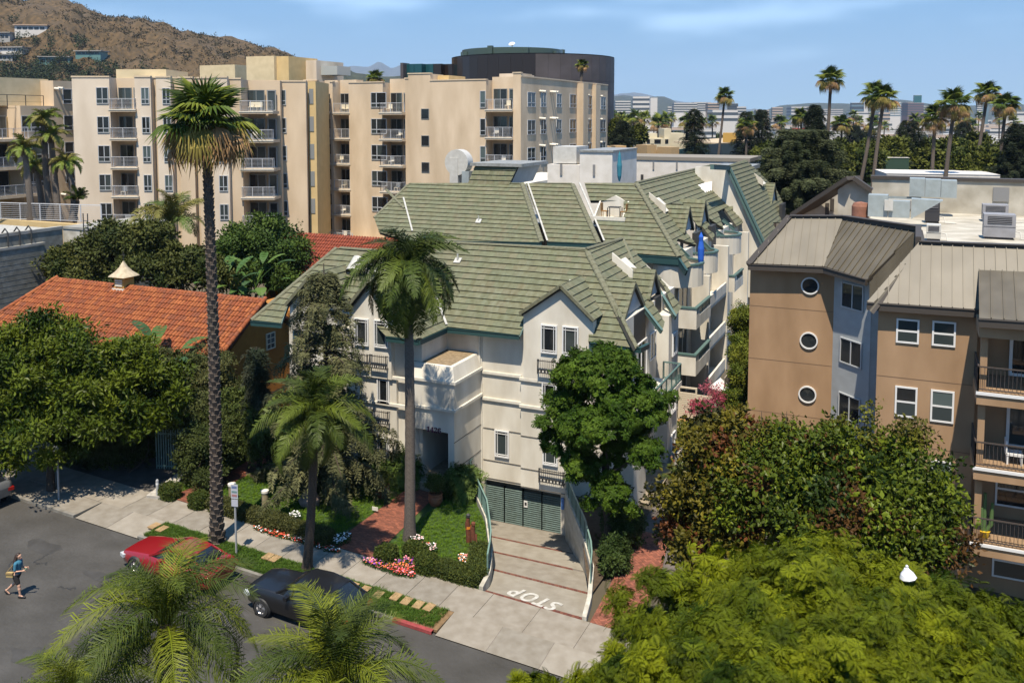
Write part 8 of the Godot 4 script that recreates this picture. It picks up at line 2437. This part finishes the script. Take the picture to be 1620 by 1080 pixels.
# one skin round a skeleton: bones [a, b, ra, rb], joined smoothly and meshed as surface nets
func skin(bones: Array, cell: float, k := .03) -> Mb:
	var lo := Vector3(1e9, 1e9, 1e9); var hi := -lo
	for b in bones:
		for e in 2:
			lo = lo.min(b[e] - Vector3.ONE * (b[2 + e] + cell * 2)); hi = hi.max(b[e] + Vector3.ONE * (b[2 + e] + cell * 2))
	var nx := int((hi.x - lo.x) / cell) + 2; var ny := int((hi.y - lo.y) / cell) + 2; var nz := int((hi.z - lo.z) / cell) + 2
	var f := PackedFloat32Array(); f.resize(nx * ny * nz); f.fill(1.0)
	for b in bones:
		var a: Vector3 = b[0]; var d: Vector3 = b[1] - b[0]; var dd := maxf(d.length_squared(), 1e-8)
		var r := maxf(b[2], b[3]) + cell * 2.5 + k
		var i0 := ((a.min(b[1]) - lo - Vector3.ONE * r) / cell).floor(); var i1 := ((a.max(b[1]) - lo + Vector3.ONE * r) / cell).ceil()
		for z in range(maxi(0, int(i0.z)), mini(nz, int(i1.z) + 1)):
			for y in range(maxi(0, int(i0.y)), mini(ny, int(i1.y) + 1)):
				for x in range(maxi(0, int(i0.x)), mini(nx, int(i1.x) + 1)):
					var p := lo + Vector3(x, y, z) * cell
					var t := clampf((p - a).dot(d) / dd, 0, 1)
					var v := p.distance_to(a + d * t) - lerpf(b[2], b[3], t)
					var id := (z * ny + y) * nx + x
					var h := maxf(k - absf(f[id] - v), 0.0) / k
					f[id] = minf(f[id], v) - h * h * k * .25
	var m := Mb.new()
	var verts := {}
	var offs := [0, 1, nx, nx + 1, nx * ny, nx * ny + 1, nx * ny + nx, nx * ny + nx + 1]
	for z in nz - 1:
		for y in ny - 1:
			for x in nx - 1:
				var id := (z * ny + y) * nx + x
				var s := 0
				for o in offs: s += 1 if f[id + o] < 0.0 else 0
				if s == 0 or s == 8: continue
				var sum := Vector3.ZERO; var c := 0
				for e in [[0, 1], [2, 3], [4, 5], [6, 7], [0, 2], [1, 3], [4, 6], [5, 7], [0, 4], [1, 5], [2, 6], [3, 7]]:
					var fa := f[id + offs[e[0]]]; var fb := f[id + offs[e[1]]]
					if (fa < 0.0) == (fb < 0.0): continue
					var pa := Vector3(e[0] & 1, (e[0] >> 1) & 1, e[0] >> 2); var pb := Vector3(e[1] & 1, (e[1] >> 1) & 1, e[1] >> 2)
					sum += pa.lerp(pb, fa / (fa - fb)); c += 1
				verts[id] = lo + (Vector3(x, y, z) + sum / c) * cell
	var nrm := func(id: int) -> Vector3:
		return Vector3(f[id + 1] - f[id - 1], f[id + nx] - f[id - nx], f[id + nx * ny] - f[id - nx * ny]).normalized()
	for id in verts:
		for ax in [[1, nx, nx * ny], [nx, nx * ny, 1], [nx * ny, 1, nx]]:
			if not (verts.has(id - ax[1]) and verts.has(id - ax[2]) and verts.has(id - ax[1] - ax[2])): continue
			if (f[id] < 0.0) == (f[id + ax[0]] < 0.0): continue
			var q := [id, id - ax[1], id - ax[1] - ax[2], id - ax[2]]
			if f[id] >= 0.0: q.reverse()
			for e in [0, 2, 1, 0, 3, 2]: m.put(verts[q[e]], nrm.call(q[e]))
	return m

func make_person() -> void:
	var at := Vector3(-31.0, gy(-31.0), -22.75)
	var o := thing("person", "long-haired person in blue top and dark shorts crossing the road with a phone", "person", at)
	var fwd := Vector3(.93, 0, -.36).normalized(); var rt := fwd.cross(Vector3.UP).normalized(); var up := Vector3.UP
	var P := func(f: float, y: float, r: float) -> Vector3: return at + fwd * f + up * y + rt * r
	var bones := []
	var skin_m := mat("skin", Color(.48, .28, .19), .6)
	# torso, neck, head, limbs in mid-stride
	bones.append([P.call(-.02, .92, 0), P.call(.02, 1.12, 0), .135, .115]); bones.append([P.call(.02, 1.12, 0), P.call(.05, 1.34, 0), .115, .135])
	bones.append([P.call(.05, 1.38, -.14), P.call(.05, 1.38, .14), .06, .06]); bones.append([P.call(.05, 1.38, 0), P.call(.07, 1.50, 0), .055, .05])
	bones.append([P.call(.08, 1.57, 0), P.call(.10, 1.62, 0), .085, .09]); bones.append([P.call(.14, 1.545, 0), P.call(.15, 1.53, 0), .045, .04]); bones.append([P.call(.185, 1.575, 0), P.call(.195, 1.565, 0), .014, .016])
	var hands := []
	for s in [-1.0, 1.0]:
		bones.append([P.call(-.02, .92, s * .08), P.call(-.02, .86, s * .09), .11, .1])
		var hip: Vector3 = P.call(-.02, .88, s * .09)
		var knee: Vector3 = P.call(.1, .48, s * .09) if s > 0 else P.call(-.16, .50, s * .09)
		var ank: Vector3 = P.call(.14, .09, s * .09) if s > 0 else P.call(-.50, .20, s * .09)
		bones.append([hip, knee, .09, .055]); bones.append([knee, knee.lerp(ank, .35), .055, .055]); bones.append([knee.lerp(ank, .35), ank, .054, .034])
		var toe: Vector3 = ank + (fwd * .17 + up * -.055 if s > 0 else fwd * .1 - up * .15)
		bones.append([ank - fwd * .03, toe, .036, .028])
		var sh: Vector3 = P.call(.05, 1.36, s * .18)
		var el: Vector3 = P.call(.04, 1.10, s * .22); var wr: Vector3 = P.call(.28, 1.10, s * .14)
		bones.append([sh, el, .05, .038]); bones.append([el, wr, .038, .026])
		hands.append(wr)
	var body := skin(bones, .014, .03)
	for i in body.v.size():
		body.col = Color.WHITE
	for wr in hands:                                    # palm, four fingers and thumb closed round the phone
		var hb := [[wr, wr + fwd * .08 + up * .015, .024, .026]]
		var inward: Vector3 = rt * (1.0 if (wr - at).dot(rt) < 0 else -1.0)
		for k in 4:
			var root: Vector3 = wr + fwd * (.075 + .004 * k) + up * (.035 - .02 * k) 
			var mid: Vector3 = root + fwd * .03 + inward * .018; var tip: Vector3 = mid + inward * (.034 - .004 * absf(k - 1.0)) - fwd * .006
			hb.append([root, mid, .0095, .009]); hb.append([mid, tip, .009, .008])
		hb.append([wr + fwd * .03 + up * .02, wr + fwd * .06 + up * .05 + inward * .02, .011, .009]); hb.append([wr + fwd * .06 + up * .05 + inward * .02, wr + fwd * .085 + up * .055 + inward * .035, .009, .008])
		var h := skin(hb, .0042, .008)
		body.v.append_array(h.v); body.n.append_array(h.n); body.c.append_array(h.c)
	var fig := part(o, "body", body, skin_m)
	var top := [[P.call(.0, 1.0, 0), P.call(.02, 1.14, 0), .145, .13], [P.call(.02, 1.14, 0), P.call(.05, 1.35, 0), .13, .15], [P.call(.05, 1.38, -.13), P.call(.05, 1.38, .13), .075, .075]]
	for s in [-1.0, 1.0]: top.append([P.call(.05, 1.36, s * .18), P.call(.045, 1.16, s * .215), .064, .056])
	part(o, "blue_top", skin(top, .016, .03), mat("cloth_blue", Color(.03, .13, .20), .9))
	var sh := [[P.call(-.02, 1.0, 0), P.call(-.02, .9, 0), .14, .14]]
	sh.append([P.call(-.02, .88, .09), P.call(.06, .6, .09), .115, .085]); sh.append([P.call(-.02, .88, -.09), P.call(-.12, .61, -.09), .115, .085])
	part(o, "dark_shorts", skin(sh, .016, .02), mat("cloth_black", Color(.018, .016, .016), .9))
	var hair := [[P.call(.055, 1.63, 0), P.call(.07, 1.655, 0), .10, .09], [P.call(.02, 1.60, 0), P.call(-.05, 1.40, 0), .085, .085], [P.call(-.05, 1.40, 0), P.call(-.12, 1.14, 0), .085, .06], [P.call(-.12, 1.14, .03), P.call(-.13, 1.05, .02), .05, .03], [P.call(.06, 1.6, .075), P.call(-.03, 1.35, .1), .04, .045], [P.call(.06, 1.6, -.075), P.call(-.03, 1.35, -.1), .04, .045]]
	part(o, "hair", skin(hair, .016, .03), mat("hair_dark", Color(.03, .016, .01), .6))
	var eyes := Mb.new()
	for s in [-1.0, 1.0]: eyes.lathe([Vector2(0, -.009), Vector2(.01, 0), Vector2(0, .009)], 6, Transform3D(Basis(), P.call(.172, 1.60, s * .033)))
	part(fig, "eyes", eyes, mats.dark_iron)
	var mouth := Mb.new(); mouth.box(P.call(.19, 1.525, 0), Vector3(.012, .01, .045), basis_y(.37)); part(fig, "mouth", mouth, mat("lips", Color(.35, .10, .09), .5))
	for s in [[.14, .06, 1.0], [-.50, .16, -1.0]]:
		var b := skin([[P.call(s[0] - .05, s[1] - .01, s[2] * .09), P.call(s[0] + (.17 if s[2] > 0 else .1), .035 if s[2] > 0 else s[1] - .13, s[2] * .09), .048, .04]], .014, .02)
		part(o, "shoe", b, mat("shoe_dark", Color(.02, .018, .02), .6))
	var bag := thing("shoulder_bag", "tan shoulder bag hanging behind the hip of the walking person", "bag", P.call(-.2, .86, .2))
	var bb := Mb.new(); bb.box(P.call(-.16, .98, .2), Vector3(.26, .18, .1), basis_y(.37)); part(bag, "pouch", bb, mat("bag_tan", Color(.36, .26, .10), .8))
	bb = Mb.new(); bb.box(P.call(-.16, 1.03, .258), Vector3(.265, .08, .02), basis_y(.37)); part(bag, "flap", bb, mat("bag_flap", Color(.22, .15, .06), .8))
	bb = Mb.new(); bb.tube([P.call(-.3, 1.05, .2), P.call(-.1, 1.3, .12), P.call(.03, 1.47, -.06), P.call(-.14, 1.25, -.1)], [.012, .012, .012, .012], 5); part(bag, "strap", bb, mats.bag_flap)
	var ph := Mb.new(); ph.box(hands[1] + fwd * .1 + up * .03 - rt * .04, Vector3(.012, .14, .07), basis_y(.37) * Basis(Vector3.BACK, -.5))
	solo("phone", "phone in a pale green case held by the walking person", "phone", ph, mat("phone_green", Color(.35, .6, .35), .5), hands[1] + fwd * .1)

func make_street() -> void:
	var black := mat("paint_black", Color(.006, .006, .007), .4, "", 1.0, 0.0, {"coat": .3})
	var red := mat("paint_red", Color(.20, .006, .008), .35, "", 1.0, 0.0, {"coat": .9})
	var silver := mat("paint_silver", Color(.12, .125, .13), .35, "", 1.0, 0.0, {"coat": .8, "metal": .3})
	var suv := [[-2.3, .62, .45, .78, 0, 0], [-2.2, .78, .34, .92, 0, 0], [-1.75, .9, .3, 1.0, 0, 0], [-1.0, .93, .3, 1.04, 0, 0], [-.82, .93, .3, 1.05, 1.07, .80], [-.1, .94, .3, 1.06, 1.55, .62], [.7, .94, .3, 1.07, 1.62, .62], [1.5, .93, .3, 1.1, 1.52, .60], [2.1, .9, .33, 1.12, 1.16, .70], [2.25, .86, .38, 1.05, 0, 0], [2.32, .72, .5, .85, 0, 0]]
	var sedan := [[-2.35, .6, .4, .64, 0, 0], [-2.25, .78, .28, .72, 0, 0], [-1.6, .88, .22, .82, 0, 0], [-.9, .9, .22, .9, 0, 0], [-.8, .9, .22, .9, .92, .78], [.05, .91, .22, .92, 1.34, .56], [.6, .91, .22, .93, 1.37, .56], [1.2, .9, .22, .95, 1.27, .56], [1.85, .88, .24, .97, 1.0, .66], [2.2, .84, .3, .95, 0, 0], [2.32, .7, .4, .8, 0, 0]]
	car("black compact suv parked at the kerb behind the palm fronds", Vector3(-20.7, gy(-20.7), -27.05), 0.0, black, suv, 1.62)
	car("red sedan parked at the kerb, mostly under the arching palm", Vector3(-27.0, gy(-27.0), -26.95), 0.0, red, sedan, 1.37)
	car("dark silver car cut by the left edge, in the magnolia's shade", Vector3(-40.3, gy(-40.3), -27.0), 0.0, silver, suv, 1.62)
	var steel := mat("post_steel", Color(.30, .31, .31), .5)
	var at := Vector3(-25.88, gy(-25.88) + .14, -29.1)
	var o := thing("parking_sign", "parking sign on a thin steel post beside the tall palm", "sign", at, "sign posts on the verge")
	slab(o, "post", at + Vector3(-.03, 0, -.03), at + Vector3(.03, 3.1, .03), steel)
	var b := Mb.new(); b.box(at + Vector3(.02, 2.75, .05), Vector3(.32, .62, .012), basis_y(.2)); var pan := part(o, "panel", b, mat("sign_pale", Color(.36, .38, .42), .5))
	for k in [[2.94, .1, Color(.10, .14, .25)], [2.74, .08, Color(.12, .2, .2)], [2.58, .1, Color(.28, .14, .14)]]:
		b = Mb.new(); b.box(at + Vector3(.02, k[0], .062), Vector3(.24, k[1], .006), basis_y(.2)); part(pan, "printed_band", b, mat("sign_band_%d" % int(k[0] * 100), k[2], .6))
	b = Mb.new(); b.box(at + Vector3(.02, 2.25, .05), Vector3(.3, .3, .012), basis_y(.2)); part(o, "lower_panel", b, mats.sign_pale)
	var at2 := Vector3(-36.4, gy(-36.4) + .12, -29.0)
	o = thing("parking_sign", "bare steel sign post under the magnolia's shade", "sign", at2, "sign posts on the verge")
	slab(o, "post", at2 + Vector3(-.03, 0, -.03), at2 + Vector3(.03, 2.6, .03), steel)
	b = Mb.new(); b.box(at2 + Vector3(0, 2.35, .04), Vector3(.3, .45, .012)); part(o, "panel", b, mats.sign_pale)
	var bo := V(-32.6,0.09,-31.35)
	o = thing("bollard", "short steel bollard at the end of the white kerb strip", "bollard", bo)
	b = Mb.new(); b.lathe([Vector2(.07, 0), Vector2(.07, 1.0), Vector2(.04, 1.06), Vector2(0, 1.07)], 12, Transform3D(Basis(), bo)); part(o, "post", b, steel)
	b = Mb.new(); b.lathe([Vector2(.075, .8), Vector2(.075, .9)], 12, Transform3D(Basis(), bo)); part(o, "band", b, mats.white_frame)
	make_person()
